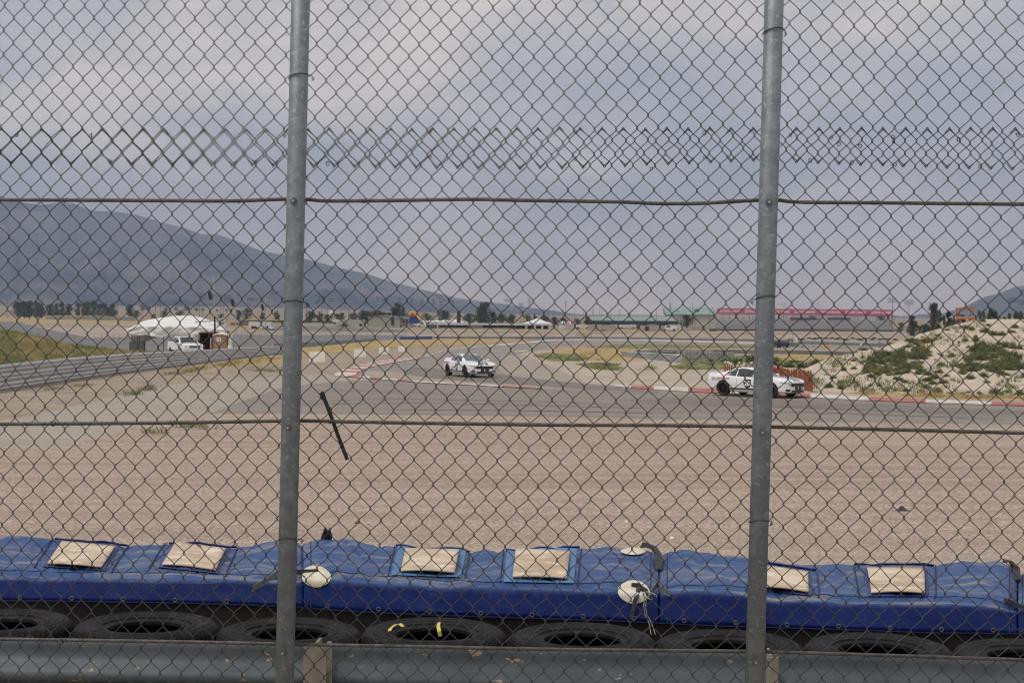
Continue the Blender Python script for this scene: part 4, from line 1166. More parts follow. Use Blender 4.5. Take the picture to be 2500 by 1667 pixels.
#        x     w     zb    zmid  zsh   zedge ztop
BODY = [(-2.52, .46, .46, .62, .80, .90, .94), (-2.46, .66, .38, .60, .86, .98, 1.01), (-2.30, .82, .30, .58, .90, 1.01, 1.035), (-1.95, .915, .25, .56, .92, 1.005, 1.02), (-1.36, .958, .22, .55, .925, 1.0, 1.02),
        (-0.8, .945, .20, .54, .895, .965, .98), (0.0, .932, .19, .53, .87, .94, .95), (0.6, .935, .19, .52, .86, .945, .97), (0.95, .945, .20, .52, .85, .935, .985), (1.36, .958, .22, .53, .85, .925, .965),
        (1.75, .935, .22, .52, .82, .88, .925), (2.0, .875, .21, .52, .785, .845, .885), (2.15, .77, .21, .51, .75, .81, .845), (2.24, .60, .215, .50, .71, .765, .795), (2.28, .42, .235, .49, .665, .715, .74)]
def body_pt(x, s):
    w, zb, zm, zs, ze, zt = spline(BODY, x)
    P = [(0.0, zb), (w * .86, zb), (w * .97, zb + .07), (w * .985, zm - .06), (w, zm + .08), (w * .965, zs), (w * .86, ze), (w * .42, zt - .008), (0.0, zt)]
    i = min(int(s), len(P) - 2); t = s - i
    a, b, c, d = P[max(i - 1, 0)], P[i], P[i + 1], P[min(i + 2, len(P) - 1)]
    if i == 0: return P[0][0] + (P[1][0] - P[0][0]) * t, zb
    y = cr4(a[0], b[0], c[0], d[0], t) if i > 1 else b[0] + (c[0] - b[0]) * t
    z = cr4(a[1], b[1], c[1], d[1], t) if i > 1 else b[1] + (c[1] - b[1]) * t
    return max(0, y), z
#        x    zb    wb   zr    wr
HOUSE = [(-1.98, 1.0, .64, 1.03, .60), (-1.6, .97, .73, 1.13, .57), (-1.2, .95, .795, 1.255, .555), (-0.8, .93, .825, 1.345, .56), (-0.35, .92, .84, 1.382, .575), (0.05, .915, .835, 1.335, .59), (0.45, .92, .81, 1.17, .64), (0.86, .95, .70, .965, .655)]
def house_pt(x, t):
    zb, wb, zr, wr = spline(HOUSE, x)
    P = [(wb, zb - .03), (wb * .99, zb + (zr - zb) * .12), (wb + (wr - wb) * .55, zb + (zr - zb) * .62), (wr, zr - (zr - zb) * .10), (wr * .72, zr - .006), (0, zr + .012)]
    s = t * 5; i = min(int(s), 4); u = s - i
    a, b, c, d = P[max(i - 1, 0)], P[i], P[i + 1], P[min(i + 2, 5)]
    return cr4(a[0], b[0], c[0], d[0], u), cr4(a[1], b[1], c[1], d[1], u)
def wheel_meshes():
    R_, W = 0.345, 0.245
    pr = [(0.235, -W / 2 + .02), (0.25, -W / 2), (0.31, -W / 2), (0.335, -W / 2 + .02), (R_, -W / 2 + .05), (R_, W / 2 - .05), (0.335, W / 2 - .02), (0.31, W / 2), (0.25, W / 2), (0.235, W / 2 - .02)]
    ty = MB().lathe(pr, (0, 0, 0), n=40, axis='Y', closed=True).mesh('tyre', carblack, smooth=True)
    mb = MB()
    mb.lathe([(0.24, -.10), (0.225, -.095), (0.215, -.05), (0.215, .1)], (0, 0, 0), n=32, axis='Y')
    mb.lathe([(0.0, .0), (0.215, 0.0)], (0, 0, 0), n=24, axis='Y')
    for k in range(10):
        a = 2 * math.pi * k / 10
        c, s_ = math.cos(a), math.sin(a)
        p0, p1 = Vector((c * .05, -.085, s_ * .05)), Vector((c * .225, -.07, s_ * .225))
        wv = Vector((-s_, 0, c)) * .014
        mb.add([p0 - wv, p0 + wv, p1 + wv * .8, p1 - wv * .8, p0 - wv + Vector((0, .03, 0)), p0 + wv + Vector((0, .03, 0)), p1 + wv * .8 + Vector((0, .03, 0)), p1 - wv * .8 + Vector((0, .03, 0))],
               [(0, 1, 2, 3), (0, 4, 5, 1), (1, 5, 6, 2), (2, 6, 7, 3), (3, 7, 4, 0)])
    mb.cyl((0, -.10, 0), (0, -.05, 0), .055, n=14)
    return ty, mb.mesh('rim', rim_m)
WT, WR_ = wheel_meshes()
def coupe(label, loc, rz, number):
    car = thing('race_car', label, 'car', loc, rz, group='white striped coupes on the track')
    # body shell with cut wheel arches
    mb = MB(); rows = []
    ss = [0] + lin(0.5, 8, 31)
    for x in lin(-2.52, 2.28, 90):
        half = [body_pt(x, s) for s in ss]
        row = [(x, -y, z) for y, z in half] + [(x, y, z) for y, z in half[-2:0:-1]]
        rows.append(row)
    mb.grid(rows, closed_u=True)
    n = len(rows[0]); L = len(mb.v)
    mb.f += [tuple(range(n - 1, -1, -1)), tuple(range(L - n, L))]; mb.m += [0, 0]
    me = mb.mesh('shell', [carwhite, carblack], smooth=True)
    bm = bmesh.new(); bm.from_mesh(me); bvh = BVHTree.FromBMesh(bm); bm.free()
    tmp = bpy.data.objects.new('tmp', me); COL.objects.link(tmp)
    cut = MB()
    for x in (-1.36, 1.36):
        for sd_ in (-1, 1): cut.cyl((x, sd_ * .58, .345), (x, sd_ * 1.2, .345), 0.40, n=36, mi=1)
    co = cut.build('cut', [carwhite, carblack]); co.data.polygons.foreach_set('material_index', [1] * len(co.data.polygons))
    b = tmp.modifiers.new('b', 'BOOLEAN'); b.object = co; b.operation = 'DIFFERENCE'; b.solver = 'EXACT'
    dg = bpy.context.evaluated_depsgraph_get(); dg.update()
    shell = bpy.data.meshes.new_from_object(tmp.evaluated_get(dg))
    shell.name = 'shell'
    bpy.data.objects.remove(tmp); bpy.data.objects.remove(co)
    body = put('shell', shell, car, local=True)
    # greenhouse
    rows = []
    for x in lin(-1.98, 0.86, 40):
        h = [house_pt(x, t) for t in lin(0, 1, 16)]
        rows.append([(x, -y, z) for y, z in h] + [(x, y, z) for y, z in h[-2::-1]])
    put('roof', MB().grid(rows).mesh('roof', carwhite, smooth=True), car, local=True)
    def hpatch(name, xs, tl, th, m, side, off=0.006, parent=car, nt=8):
        rows = []
        for x in xs:
            row = []
            for t in lin(tl(x), th(x), nt):
                y, z = house_pt(x, t); y2, z2 = house_pt(x, min(1, t + .02)); y1, z1 = house_pt(x, max(0, t - .02))
                ny, nzv = (z2 - z1), -(y2 - y1); q = math.hypot(ny, nzv) or 1
                row.append((x, side * (y + ny / q * off), z + nzv / q * off))
            rows.append(row)
        return put(name, MB().grid(rows).mesh(name, m, smooth=True), parent, local=True)
    for sd_ in (-1, 1):
        # side glass: door window and quarter window, parted by a slim pillar
        hi = lambda x: max(.13, min(.56, .13 + (0.66 - x) * 1.0, .13 + (x + 1.50) * .66))
        hpatch('side_window', lin(-0.62, 0.64, 16), lambda x: .115, hi, glass_m, sd_)
        hpatch('quarter_window', lin(-1.46, -0.68, 12), lambda x: .125, hi, glass_m, sd_)
        hpatch('windscreen', lin(0.12, 0.80, 10), lambda x: .68, lambda x: 1.0, screen_m, sd_, off=0.008)
        hpatch('rear_window', lin(-1.86, -0.98, 10), lambda x: .70, lambda x: 1.0, glass_m, sd_, off=0.008)
    def top_stripe(y0, y1):
        rows = []
        for x in lin(0.90, 2.26, 30):
            row = []
            for y in lin(y0, y1, 4):
                h = bvh.ray_cast(Vector((x, y, 3)), Vector((0, 0, -1)))[0]
                row.append((x, y, (h.z if h else .6) + .004))
            rows.append(row)
        put('stripe', MB().grid(rows).mesh('stripe', navy, smooth=True), car, local=True)
        rows = []
        for x in lin(-0.95, 0.10, 20):
            row = []
            for y in lin(y0, y1, 4):
                t = 0.8 + 0.2 * (1 - abs(y) / (spline(HOUSE, x)[3] * .72)); yy, z = house_pt(x, min(1, t))
                row.append((x, y, z + .007))
            rows.append(row)
        put('stripe', MB().grid(rows).mesh('stripe', navy, smooth=True), car, local=True)
    top_stripe(.04, .27); top_stripe(-.27, -.04)
    def front(name, outline_rows, m, off=0.008, parent=None):
        """rows of (y, z) points thrown back onto the nose"""
        rows = []
        for r in outline_rows:
            row = []
            for y, z in r:
                h = bvh.ray_cast(Vector((4, y, z)), Vector((-1, 0, 0)))[0]
                row.append(((h.x if h else 2.0) + off, y, z))
            rows.append(row)
        return put(name, MB().grid(rows).mesh(name, m, smooth=True), car, local=True)
    gr_ = []
    for f in lin(0, 1, 7):
        z = .535 + .155 * f; hw = .50 + .09 * math.sin(math.pi * min(1, f * .62 + .1)) - (.06 if f > .95 else 0) - (.05 if f < .05 else 0)
        gr_.append([(y, z - .012 * (abs(y) / .6) ** 2) for y in lin(-hw, hw, 21)])
    front('grille', gr_, carblack, 0.012)
    lo_ = []
    for f in lin(0, 1, 5):
        z = .27 + .095 * f; hw = .54 - .04 * f
        lo_.append([(y, z) for y in lin(-hw, hw, 21)])
    front('intake', lo_, carblack, 0.012)
    for y0, y1 in ((-.27, -.04), (.04, .27)):
        front('bumper_stripe', [[(y, z) for y in lin(y0, y1, 4)] for z in lin(.37, .535, 5)], navy, 0.013)
    for sd_ in (-1, 1):
        # lamps, fog lamps
        rows = []
        for f in lin(0, 1, 5):
            rows.append([(sd_ * (.615 + .29 * g),   .615 + .085 * f * (1 - .45 * g) + .075 * g) for g in lin(0, 1, 10)])
        front('headlight', rows, lamp_m, 0.006)
        front('headlight_lens', [[(sd_ * (.70 + .10 * g), .645 + .04 * f + .03 * g) for g in lin(0, 1, 5)] for f in lin(0, 1, 3)], lampw_m, 0.012)
        front('fog_lamp', [[(sd_ * (.60 + .20 * g), .315 + .10 * f - .01 * g) for g in lin(0, 1, 6)] for f in lin(0, 1, 4)], carblack, 0.010)
        front('splitter', [[(sd_ * (.0 + .80 * g), .225 + .025 * f) for g in lin(0, 1, 12)] for f in lin(0, 1, 2)], carblack, 0.03)
        # sill stripe, seams
        rows = []
        for x in lin(-0.95, 0.97, 30):
            row = []
            for z in (.315, .345, .375, .395):
                h = bvh.ray_cast(Vector((x, sd_ * 2, z)), Vector((0, -sd_, 0)))[0]
                row.append((x, h.y + sd_ * .004, z))
            rows.append(row)
        put('sill_stripe', MB().grid(rows).mesh('sill_stripe', navy), car, local=True)
        for xs in (-0.62, 0.72):
            pts = []
            for z in lin(.40, .86, 8):
                h = bvh.ray_cast(Vector((xs + .05 * math.sin(z * 3), sd_ * 2, z)), Vector((0, -sd_, 0)))[0]
                pts.append(Vector((xs + .05 * math.sin(z * 3), h.y + sd_ * .001, z)))
            put('door_seam', MB().tube(pts, .005, 4).mesh('door_seam', carblack), car, local=True)
        # wing mirror
        mb = MB()
        mb.lathe([(0.0, -.11), (.055, -.09), (.075, -.02), (.07, .05), (.0, .09)], (0, 0, 0), n=12, axis='X')
        mm = mb.mesh('mirror', carwhite, smooth=True)
        for v in mm.vertices: v.co = Vector((v.co.x * .75 + .50, v.co.y * 1.6 + sd_ * 1.0, v.co.z * .95 + 1.0))
        put('mirror', mm, car, local=True)
        for x in (-1.36, 1.36):
            wh = bpy.data.objects.new('wheel', WT); COL.objects.link(wh); wh.parent = car
            wh.location = (x, sd_ * .82, .345); wh.rotation_euler = (0, 0, 0 if sd_ < 0 else math.pi)
            if x > 0: wh.rotation_euler.z += R(-4)
            rm = bpy.data.objects.new('rim', WR_); COL.objects.link(rm); rm.parent = wh
        # tail lamp, rear valance
    put('rear_bumper', MB().box((-2.47, 0, .40), (.10, 1.0, .16)).mesh('rear_bumper', carblack), car, local=True, bevel=.03)
    put('spoiler', MB().prism([(-2.47, -.58, 1.0), (-2.2, -.62, 1.03), (-2.50, -.58, 1.085)], (0, 1.2, 0)).mesh('spoiler', carwhite), car, local=True)
    # number roundel: black shield under white digits
    def side_hit(x, z):
        h = bvh.ray_cast(Vector((x, -2, z)), Vector((0, 1, 0)))[0]
        return h.y
    sh = [(-.20, .20), (.20, .20), (.215, .0), (.16, -.16), (0, -.24), (-.16, -.16), (-.215, .0)]
    cx, cz = 0.03, .625
    rows = []
    for k in lin(0, 1, 5):
        rows.append([Vector((cx + a * k, side_hit(cx + a * k, cz + b_ * k) - .005, cz + b_ * k)) for a, b_ in sh])
    put('roundel', MB().grid(rows, closed_u=True).mesh('roundel', carblack), car, local=True)
    def side_text(txt, size, m, x, z, bold=0.0, xs=1.0, align='CENTER'):
        me = text_mesh(txt, size, m, 'lettering', extrude=.001, bold=bold, xscale=xs, align=align)
        tilt = math.atan2(side_hit(x, z + .05) - side_hit(x, z - .05), .1)
        yaw = math.atan2(side_hit(x + .1, z) - side_hit(x - .1, z), .2)
        M = Matrix.Translation((x, side_hit(x, z) - .012, z)) @ Matrix.Rotation(yaw, 4, 'Z') @ Matrix.Rotation(math.pi / 2 - tilt, 4, 'X')
        place('lettering', me, M, car)
    side_text(number, .34, whitetxt, cx, cz + .0, bold=.012, xs=.92)
    side_text('FORD', .105, greytxt, -1.93, .835, bold=.002)
    side_text('PERFORMANCE', .105, redtxt, -1.36, .835, bold=.003)
    side_text('RACING SCHOOL', .075, greytxt, -1.75, .745, bold=.001)
    me = text_mesh('FORD', .11, whitetxt, 'lettering', extrude=.001, bold=.003)
    y, z = house_pt(-1.12, .26)
    place('lettering', me, Matrix.Translation((-1.08, -y - .012, z)) @ Matrix.Rotation(R(90 + -28), 4, 'X'), car)
    return car
g = gnd(1849, 968.0, 0.03); c_ = coupe('white coupe with navy stripes and number 28, behind the right fence post', g, R(-42), '28'); c_.scale = (.915,) * 3
g = gnd(1147, 919.5, 0.03); c_ = coupe('white coupe with navy stripes rounding the bend beside the apex kerb', g, R(-65), '37'); c_.scale = (.915,) * 3

# ================================================================== small vehicles
def vehicle(name, label, cat, loc, rz, prof, width, mats, wheels, windows, lamps=(), group=None, sc=1.0, extra=None):
    """prof: side outline (x, z); windows: (outline, 'side' | 'front', inset)"""
    root = thing(name, label, cat, loc, rz, group); root.scale = (sc,) * 3
    hw = width / 2
    mb = MB(); n = len(prof)
    zmax = max(p[1] for p in prof); belt = prof_belt = min(p[1] for p in prof) + (zmax - min(p[1] for p in prof)) * .52
    def half(z): return hw if z < belt else hw - (z - belt) / (zmax - belt + 1e-6) * hw * .16
    vs = [(x, -half(z), z) for x, z in prof] + [(x, half(z), z) for x, z in prof]
    mb.add(vs, [tuple(range(n)), tuple(range(2 * n - 1, n - 1, -1))] + [(k, n + k, n + (k + 1) % n, (k + 1) % n) for k in range(n)])
    put('body', mb.mesh('body', mats[0]), root, local=True, bevel=.05)
    for out, where in windows:
        if where == 'side':
            for sd_ in (-1, 1):
                put('window', MB().poly([(x, sd_ * (half(z) + .012), z) for x, z in out]).mesh('window', mats[1]), root, local=True)
        else:
            (x0, z0), (x1, z1) = out
            nn = Vector((z1 - z0, 0, -(x1 - x0))).normalized() * .015
            if nn.x * (1 if where == 'front' else -1) < 0: nn = -nn
            w0, w1 = half(z0) - .12, half(z1) - .10
            put('windscreen' if where == 'front' else 'rear_window', MB().poly([Vector((x0, -w0, z0)) + nn, Vector((x0, w0, z0)) + nn, Vector((x1, w1, z1)) + nn, Vector((x1, -w1, z1)) + nn]).mesh('windscreen', mats[1]), root, local=True)
    for x, r in wheels:
        for sd_ in (-1, 1):
            put('wheel', MB().cyl((x, sd_ * (hw - .2), r), (x, sd_ * (hw + .015), r), r, n=18).mesh('wheel', carblack), root, local=True)
    for (x, y, z, dx, dy, dz, m) in lamps:
        put('lamp', MB().box((x, y, z), (dx, dy, dz)).mesh('lamp', m), root, local=True)
    if extra: extra(root)
    return root
PICK = [(-2.75, .5), (2.75, .45), (2.8, .62), (2.74, 1.02), (2.45, 1.14), (1.35, 1.22), (.65, 1.78), (-.75, 1.82), (-1.05, 1.25), (-2.75, 1.28)]
SUV = [(-2.1, .35), (2.1, .35), (2.12, .75), (1.1, .95), (.5, 1.45), (-1.4, 1.5), (-2.05, .98)]
SEDAN = [(-2.25, .32), (2.25, .3), (2.28, .62), (1.95, .78), (.95, .90), (.25, 1.38), (-.95, 1.40), (-1.75, .98), (-2.25, .92)]
VAN = [(-2.8, .4), (2.8, .4), (2.85, .95), (2.2, 1.2), (1.5, 2.1), (-2.75, 2.15)]

# ================================================================== mountains
def mountain(name, prof, Yr, Yf, foot_z, m, seed, x_pad=0):
    rows = []
    px0, px1 = prof[0][0], prof[-1][0]
    n = 260; nt = 46
    for j in range(nt):
        t = j / (nt - 1)
        row = []
        for i in range(n):
            px = px0 + (px1 - px0) * i / (n - 1)
            top = at(px, lerp_pts(prof, px), Yr)
            Y = Yf + (Yr - Yf) * t
            x = at(px, 760, Y).x
            zf = T(x, Yf) - 20 if foot_z is None else foot_z
            H = top.z - zf
            sh = (0.40 * t + 0.60 * t ** 1.9)
            wq = noise.noise(Vector((px * 0.004, t * 1.5, seed + 3))) * 1.2
            sp = abs(noise.noise(Vector((px * 0.0105 + wq + t * 0.5, t * 0.55, seed))))
            sp2 = abs(noise.noise(Vector((px * 0.034 - wq * 1.5, t * 1.1, seed + 5))))
            sp3 = noise.noise(Vector((px * 0.09, t * 4, seed + 9)))
            z = zf + H * (sh + (0.24 * (0.32 - sp) + 0.085 * (0.28 - sp2) + 0.012 * sp3) * math.sin(math.pi * min(1, t * .96 + .04)) ** 0.9)
            row.append((x, Y, z))
        rows.append(row)
    # the far side
    for k in (1, 2, 3):
        row = []
        for i in range(n):
            p = rows[nt - 1][i]
            row.append((p[0] * (1 + .03 * k), p[1] * (1 + .03 * k), p[2] * (1 - .33 * k)))
        rows.append(row)
    o = MB().grid(rows).build(name, m, smooth=True); o['kind'] = 'structure'
mt_m = mat('mountain_scrub', (0.185, 0.158, 0.148), (0.03, 0.045, 0.056), scale=0.0013, rough=1.0, c3=(0.045, 0.058, 0.064), s3=0.0035, lo3=0.54, hi3=0.66, spec=0.0, detail=8, lo=0.40, hi=0.60)
mountain('mountain', [(-400, 440), (-150, 450), (0, 477), (14, 484), (60, 496), (102, 501), (148, 495), (180, 497), (224, 515), (272, 516), (330, 524), (400, 545), (450, 556), (490, 572), (531, 572), (580, 590), (640, 613), (744, 632), (820, 652), (893, 668), (960, 690), (1010, 702), (1116, 728), (1222, 741), (1300, 752), (1382, 764), (1440, 772)],
         7000, 4000, None, mt_m, 2.0)
hill_m = mat('hill_scrub', (0.17, 0.145, 0.12), (0.09, 0.085, 0.07), scale=0.0012, rough=1.0, spec=0.0)
mountain('hills', [(1080, 742), (1180, 744), (1250, 748), (1330, 755), (1400, 766), (1480, 771), (1600, 773)], 8400, 6600, -20, hill_m, 4.0)
mountain('hills', [(2150, 775), (2200, 773), (2250, 767), (2300, 765), (2330, 757), (2354, 749), (2400, 726), (2434, 717), (2477, 701), (2500, 697), (2650, 670), (2900, 640)], 6500, 4200, -20, mt_m, 7.0)
mountain('hills', [(1900, 778), (2050, 775), (2180, 772), (2260, 770), (2400, 768), (2600, 765)], 8700, 7600, -30, hill_m, 8.0)

# ================================================================== grassy mound behind the left guardrail
MT = [(-120, 795), (0, 808), (40, 812), (80, 821), (130, 833), (200, 846), (300, 856), (400, 862), (470, 866)]
def mound_pt(px, t):
    g = gnd(px, lerp_pts(LB, px)); Y0 = g.y + 1.2
    Yc = Y0 + 10.0
    c = at(px, lerp_pts(MT, px), Yc)
    a = Vector((at(px, 900, Y0).x, Y0, T(g.x, Y0)))
    if c.z < a.z - .4: c.z = a.z - .4
    if t <= 1:
        p = a.lerp(c, t); p.z = a.z + (c.z - a.z) * math.sin(t * math.pi / 2) + .10 * noise.noise(Vector((p.x * .5, p.y * .5, 0))) * math.sin(math.pi * t)
    else:
        p = c + Vector((0, (t - 1) * 14, 0)); p.z = c.z - (t - 1) * (c.z + 1.6)
    return p
mound_m = mat('mound_grass', (0.30, 0.24, 0.11), (0.15, 0.165, 0.07), scale=0.5, rough=0.95, bump=.1, bscale=3, stretch=(1, 0.5, 2), spec=.1, c3=(0.40, 0.31, 0.16), s3=.9)
rows = [[mound_pt(px, t) for px in lin(-120, 470, 60)] for t in lin(0, 1.6, 26)]
o = MB().grid(rows).build('grass_mound', mound_m, smooth=True); o['kind'] = 'structure'
rg = random.Random(11); mb = MB(); mb2 = MB()
for _ in range(1500):
    px = rg.uniform(-60, 440); t = rg.uniform(0.05, 1.05); p = mound_pt(px, t)
    gr_n = noise.noise(Vector((px * .012, t * 2.2, 3)))
    tuft_blades(mb if gr_n > 0.0 or t > .97 else mb2, p, .4, rg.uniform(.12, .26), 12, rg)
tag(mb.build('green_grass', weed_m, fixn=False), 'green grass clumps on the mound behind the left guardrail', 'grass', kind='stuff')
tag(mb2.build('dry_grass', strawb_m, fixn=False), 'yellow dry grass on the mound behind the left guardrail', 'dry grass', kind='stuff')

# ================================================================== sand dune on the right
DC = [(1950, 917), (1985, 900), (2060, 866), (2140, 850), (2210, 834), (2280, 808), (2330, 794), (2380, 781), (2420, 779), (2500, 779), (2800, 774)]
DB = [(1950, 921), (1975, 940), (2000, 955), (2060, 957), (2200, 960), (2500, 969), (2800, 978)]
def dune_pt(px, t, bumps=True):
    """t 0 at the foot by the kerb, 1 on the crest"""
    yb, yc = lerp_pts(DB, px), lerp_pts(DC, px)
    g = gnd(px, yb); Y = g.y + (7 + (yb - yc) * 0.19) * t
    p = at(px, yb + (yc - yb) * t, Y)
    z_soft = T(p.x, p.y)
    if bumps:
        k = math.sin(math.pi * min(1, t)) ** .7
        p.z += (.32 * noise.noise(Vector((p.x * .22, p.y * .22, 1))) + .10 * noise.noise(Vector((p.x * .8, p.y * .8, 4)))) * k
        e = math.exp(-((t - .26) / .07) ** 2) * (sm(2040, 2090, px)) * (.38 + .35 * noise.noise(Vector((px * .02, 2, 2))))
        p.z += max(0, e)                      # low spoil ridge
    return p
rows = [[dune_pt(px, t) for px in lin(1950, 2800, 110)] for t in lin(0, 1, 44)]
for k in (1, 2, 3):
    rows.append([Vector((p.x, p.y + 5 * k, p.z - .35 * k * k + (.0 if k < 3 else -2))) for p in rows[43]])
o = MB().grid(rows).build('sand_dune', sand_m, smooth=True); o['kind'] = 'structure'

# ------------------------------------------------------------------ sagebrush
leaf_d = mat('sage_dark', (0.135, 0.17, 0.075), (0.205, 0.22, 0.11), scale=2.0, rough=0.9, spec=.15)
leaf_g = mat('sage_grey', (0.17, 0.18, 0.12), (0.23, 0.23, 0.15), scale=2.0, rough=0.9, spec=.15)
leaf_y = mat('sage_yellow', (0.22, 0.20, 0.075), (0.30, 0.26, 0.12), scale=2.0, rough=0.9, spec=.15)
def bush_mesh(seed, m, n=330, spiky=.4):
    rg = random.Random(seed); mb = MB()
    for _ in range(n):
        a = rg.random() * 6.28; el = math.asin(rg.uniform(.05, 1))
        d = Vector((math.cos(a) * math.cos(el), math.sin(a) * math.cos(el), math.sin(el) * rg.uniform(.75, 1.1)))
        r0 = rg.uniform(.15, .7); L = rg.uniform(.2, .42) * (1 + spiky * (rg.random() < .25))
        lump = .82 + .3 * noise.noise(d * 2.2 + Vector((seed, 0, 0)))
        p = d * r0 * lump; q = p + (d + Vector((rg.gauss(0, .35), rg.gauss(0, .35), rg.gauss(.2, .25)))).normalized() * L * lump
        wv = d.cross(Vector((rg.gauss(0, 1), rg.gauss(0, 1), rg.gauss(0, 1)))).normalized() * rg.uniform(.022, .055)
        p.z = max(p.z, 0)
        mb.add([p - wv, p + wv, q + wv * .5, q - wv * .3], [(0, 1, 2, 3)])
    return mb.mesh('sage_leaves', m, fixn=False)
BUSH = {'d': [bush_mesh(i, leaf_d) for i in range(4)], 'g': [bush_mesh(20 + i, leaf_g) for i in range(3)], 'y': [bush_mesh(40 + i, leaf_y) for i in range(2)]}
bl = {'d': 'dark green sagebrush clump on the pale sand dune', 'g': 'grey green sagebrush clump on the pale sand dune', 'y': 'yellowish brush clump on the pale sand dune'}
def bush(px, py, wpx, hpx, k, pt=None, label=None, group='brush on the sand dune'):
    if pt is None:
        yb, yc = lerp_pts(DB, px), lerp_pts(DC, px)
        t = (yb - py) / (yb - yc)
        if not 0 <= t <= 1.0: t = min(1, max(0, t))
        pt = dune_pt(px, t)
    s = pt.y / FPX
    o = bpy.data.objects.new('sagebrush', rg.choice(BUSH[k])); COL.objects.link(o)
    o.location = pt - Vector((0, 0, .03)); o.scale = (wpx * s / 1.75, wpx * s / 1.75, hpx * s / 1.05); o.rotation_euler = (0, 0, rg.random() * 6.28)
    if label is None:
        label = bl[k].split(' on the')[0] + (' near the crest of the dune' if py < 822 else ' standing apart on the bare middle slope of the dune' if py < 905 else ' beside the kerb at the foot of the dune')
    tag(o, label, 'bush', group)
    return o
rg = random.Random(21)
for (x, y, w_, h_, k) in [(2398, 785, 19, 13, 'y'), (2373, 808, 17, 14, 'd'), (2358, 803, 26, 12, 'd'), (2356, 832, 18, 15, 'y'), (2382, 833, 20, 22, 'd'), (2300, 873, 12, 9, 'g'), (2324, 876, 22, 17, 'd'), (2298, 896, 22, 14, 'g'), (2140, 870, 26, 12, 'y'),
                          (2283, 830, 14, 12, 'd'), (2290, 820, 16, 8, 'd'), (2312, 807, 20, 6, 'g'), (2405, 812, 30, 16, 'd'), (2425, 818, 26, 17, 'd'), (2445, 818, 26, 16, 'd'), (2470, 812, 22, 12, 'y'), (2478, 799, 20, 14, 'g'), (2412, 795, 18, 9, 'g'),
                          (2455, 850, 26, 22, 'd'), (2472, 853, 24, 24, 'g'), (2440, 842, 20, 14, 'd'), (2490, 855, 14, 14, 'd'), (2365, 850, 16, 10, 'd'), (2085, 885, 18, 12, 'y'), (2103, 888, 14, 9, 'g'), (2085, 900, 18, 12, 'y'), (2060, 905, 16, 14, 'd'), (2035, 918, 20, 14, 'd'), (2024, 950, 24, 18, 'd'), (2054, 952, 22, 16, 'd'),
                          (2013, 925, 8, 4, 'g'), (2090, 948, 8, 5, 'g'), (2125, 947, 14, 10, 'd'), (2147, 947, 14, 10, 'd'), (2185, 953, 8, 6, 'd'), (2213, 955, 26, 14, 'd'), (2290, 957, 26, 18, 'd'), (2320, 960, 12, 10, 'd'), (2350, 961, 16, 10, 'd'), (2390, 960, 14, 10, 'g'), (2430, 962, 32, 18, 'd'), (2460, 958, 22, 9, 'd'), (2490, 964, 30, 18, 'd'), (2395, 963, 18, 8, 'd'), (2262, 948, 24, 18, 'd'), (2365, 958, 20, 9, 'g')]:
    bush(x, y, w_ * 1.25, h_ * 1.2, k)
def inpoly(x, y, poly):
    ins = False
    for a, b in zip(poly, poly[1:] + poly[:1]):
        if (a[1] > y) != (b[1] > y) and x < (b[0] - a[0]) * (y - a[1]) / (b[1] - a[1]) + a[0]: ins = not ins
    return ins
def bush_mass(poly, n, w0, w1, ks, where):
    xs = [p[0] for p in poly]; ys = [p[1] for p in poly]; c = 0
    while c < n:
        x, y = rg.uniform(min(xs), max(xs)), rg.uniform(min(ys), max(ys))
        if not inpoly(x, y, poly): continue
        c += 1; w_ = rg.uniform(w0, w1); k_ = rg.choice(ks); bush(x, y, w_, w_ * rg.uniform(.4, .62), k_, label=bl[k_].split(' on the')[0] + where)
BM = 1.0
bush_mass([(2222, 828), (2275, 830), (2270, 862), (2245, 900), (2230, 925), (2130, 930), (2080, 925), (2110, 895), (2160, 870), (2200, 855)], 64, 30, 54, 'dddddgy', ' in the dense band slanting down the left flank of the dune')
bush_mass([(2370, 838), (2420, 832), (2450, 860), (2500, 880), (2540, 900), (2540, 920), (2440, 912), (2360, 925), (2330, 905), (2350, 885), (2380, 870)], 70, 30, 54, 'dddddddg', ' in the dense patch at the right edge of the dune')
bush_mass([(2050, 940), (2200, 925), (2340, 915), (2540, 925), (2540, 935), (2300, 938), (2100, 938)], 36, 20, 40, 'dddg', ' along the low spoil ridge at the foot of the dune')
bush_mass([(2110, 880), (2190, 862), (2170, 885), (2115, 905)], 14, 18, 32, 'ddg', ' at the left end of the dune flank')
bush_mass([(2210, 835), (2260, 818), (2260, 830), (2220, 840)], 8, 12, 22, 'ddy', ' beside the dune ridge below the dark poplar')
mbs = MB()
for _ in range(900):
    px = rg.uniform(1985, 2560); t = rg.random() ** 1.3
    if noise.noise(Vector((px * .012, t * 3.1, 7))) < -.05: continue
    tuft_blades(mbs, dune_pt(px, t), rg.uniform(.1, .45), rg.uniform(.12, .38), 14, rg)
tag(mbs.build('dune_scrub', leaf_d, fixn=False), 'thin scattered green scrub seedlings on the sand dune', 'scrub', kind='stuff')
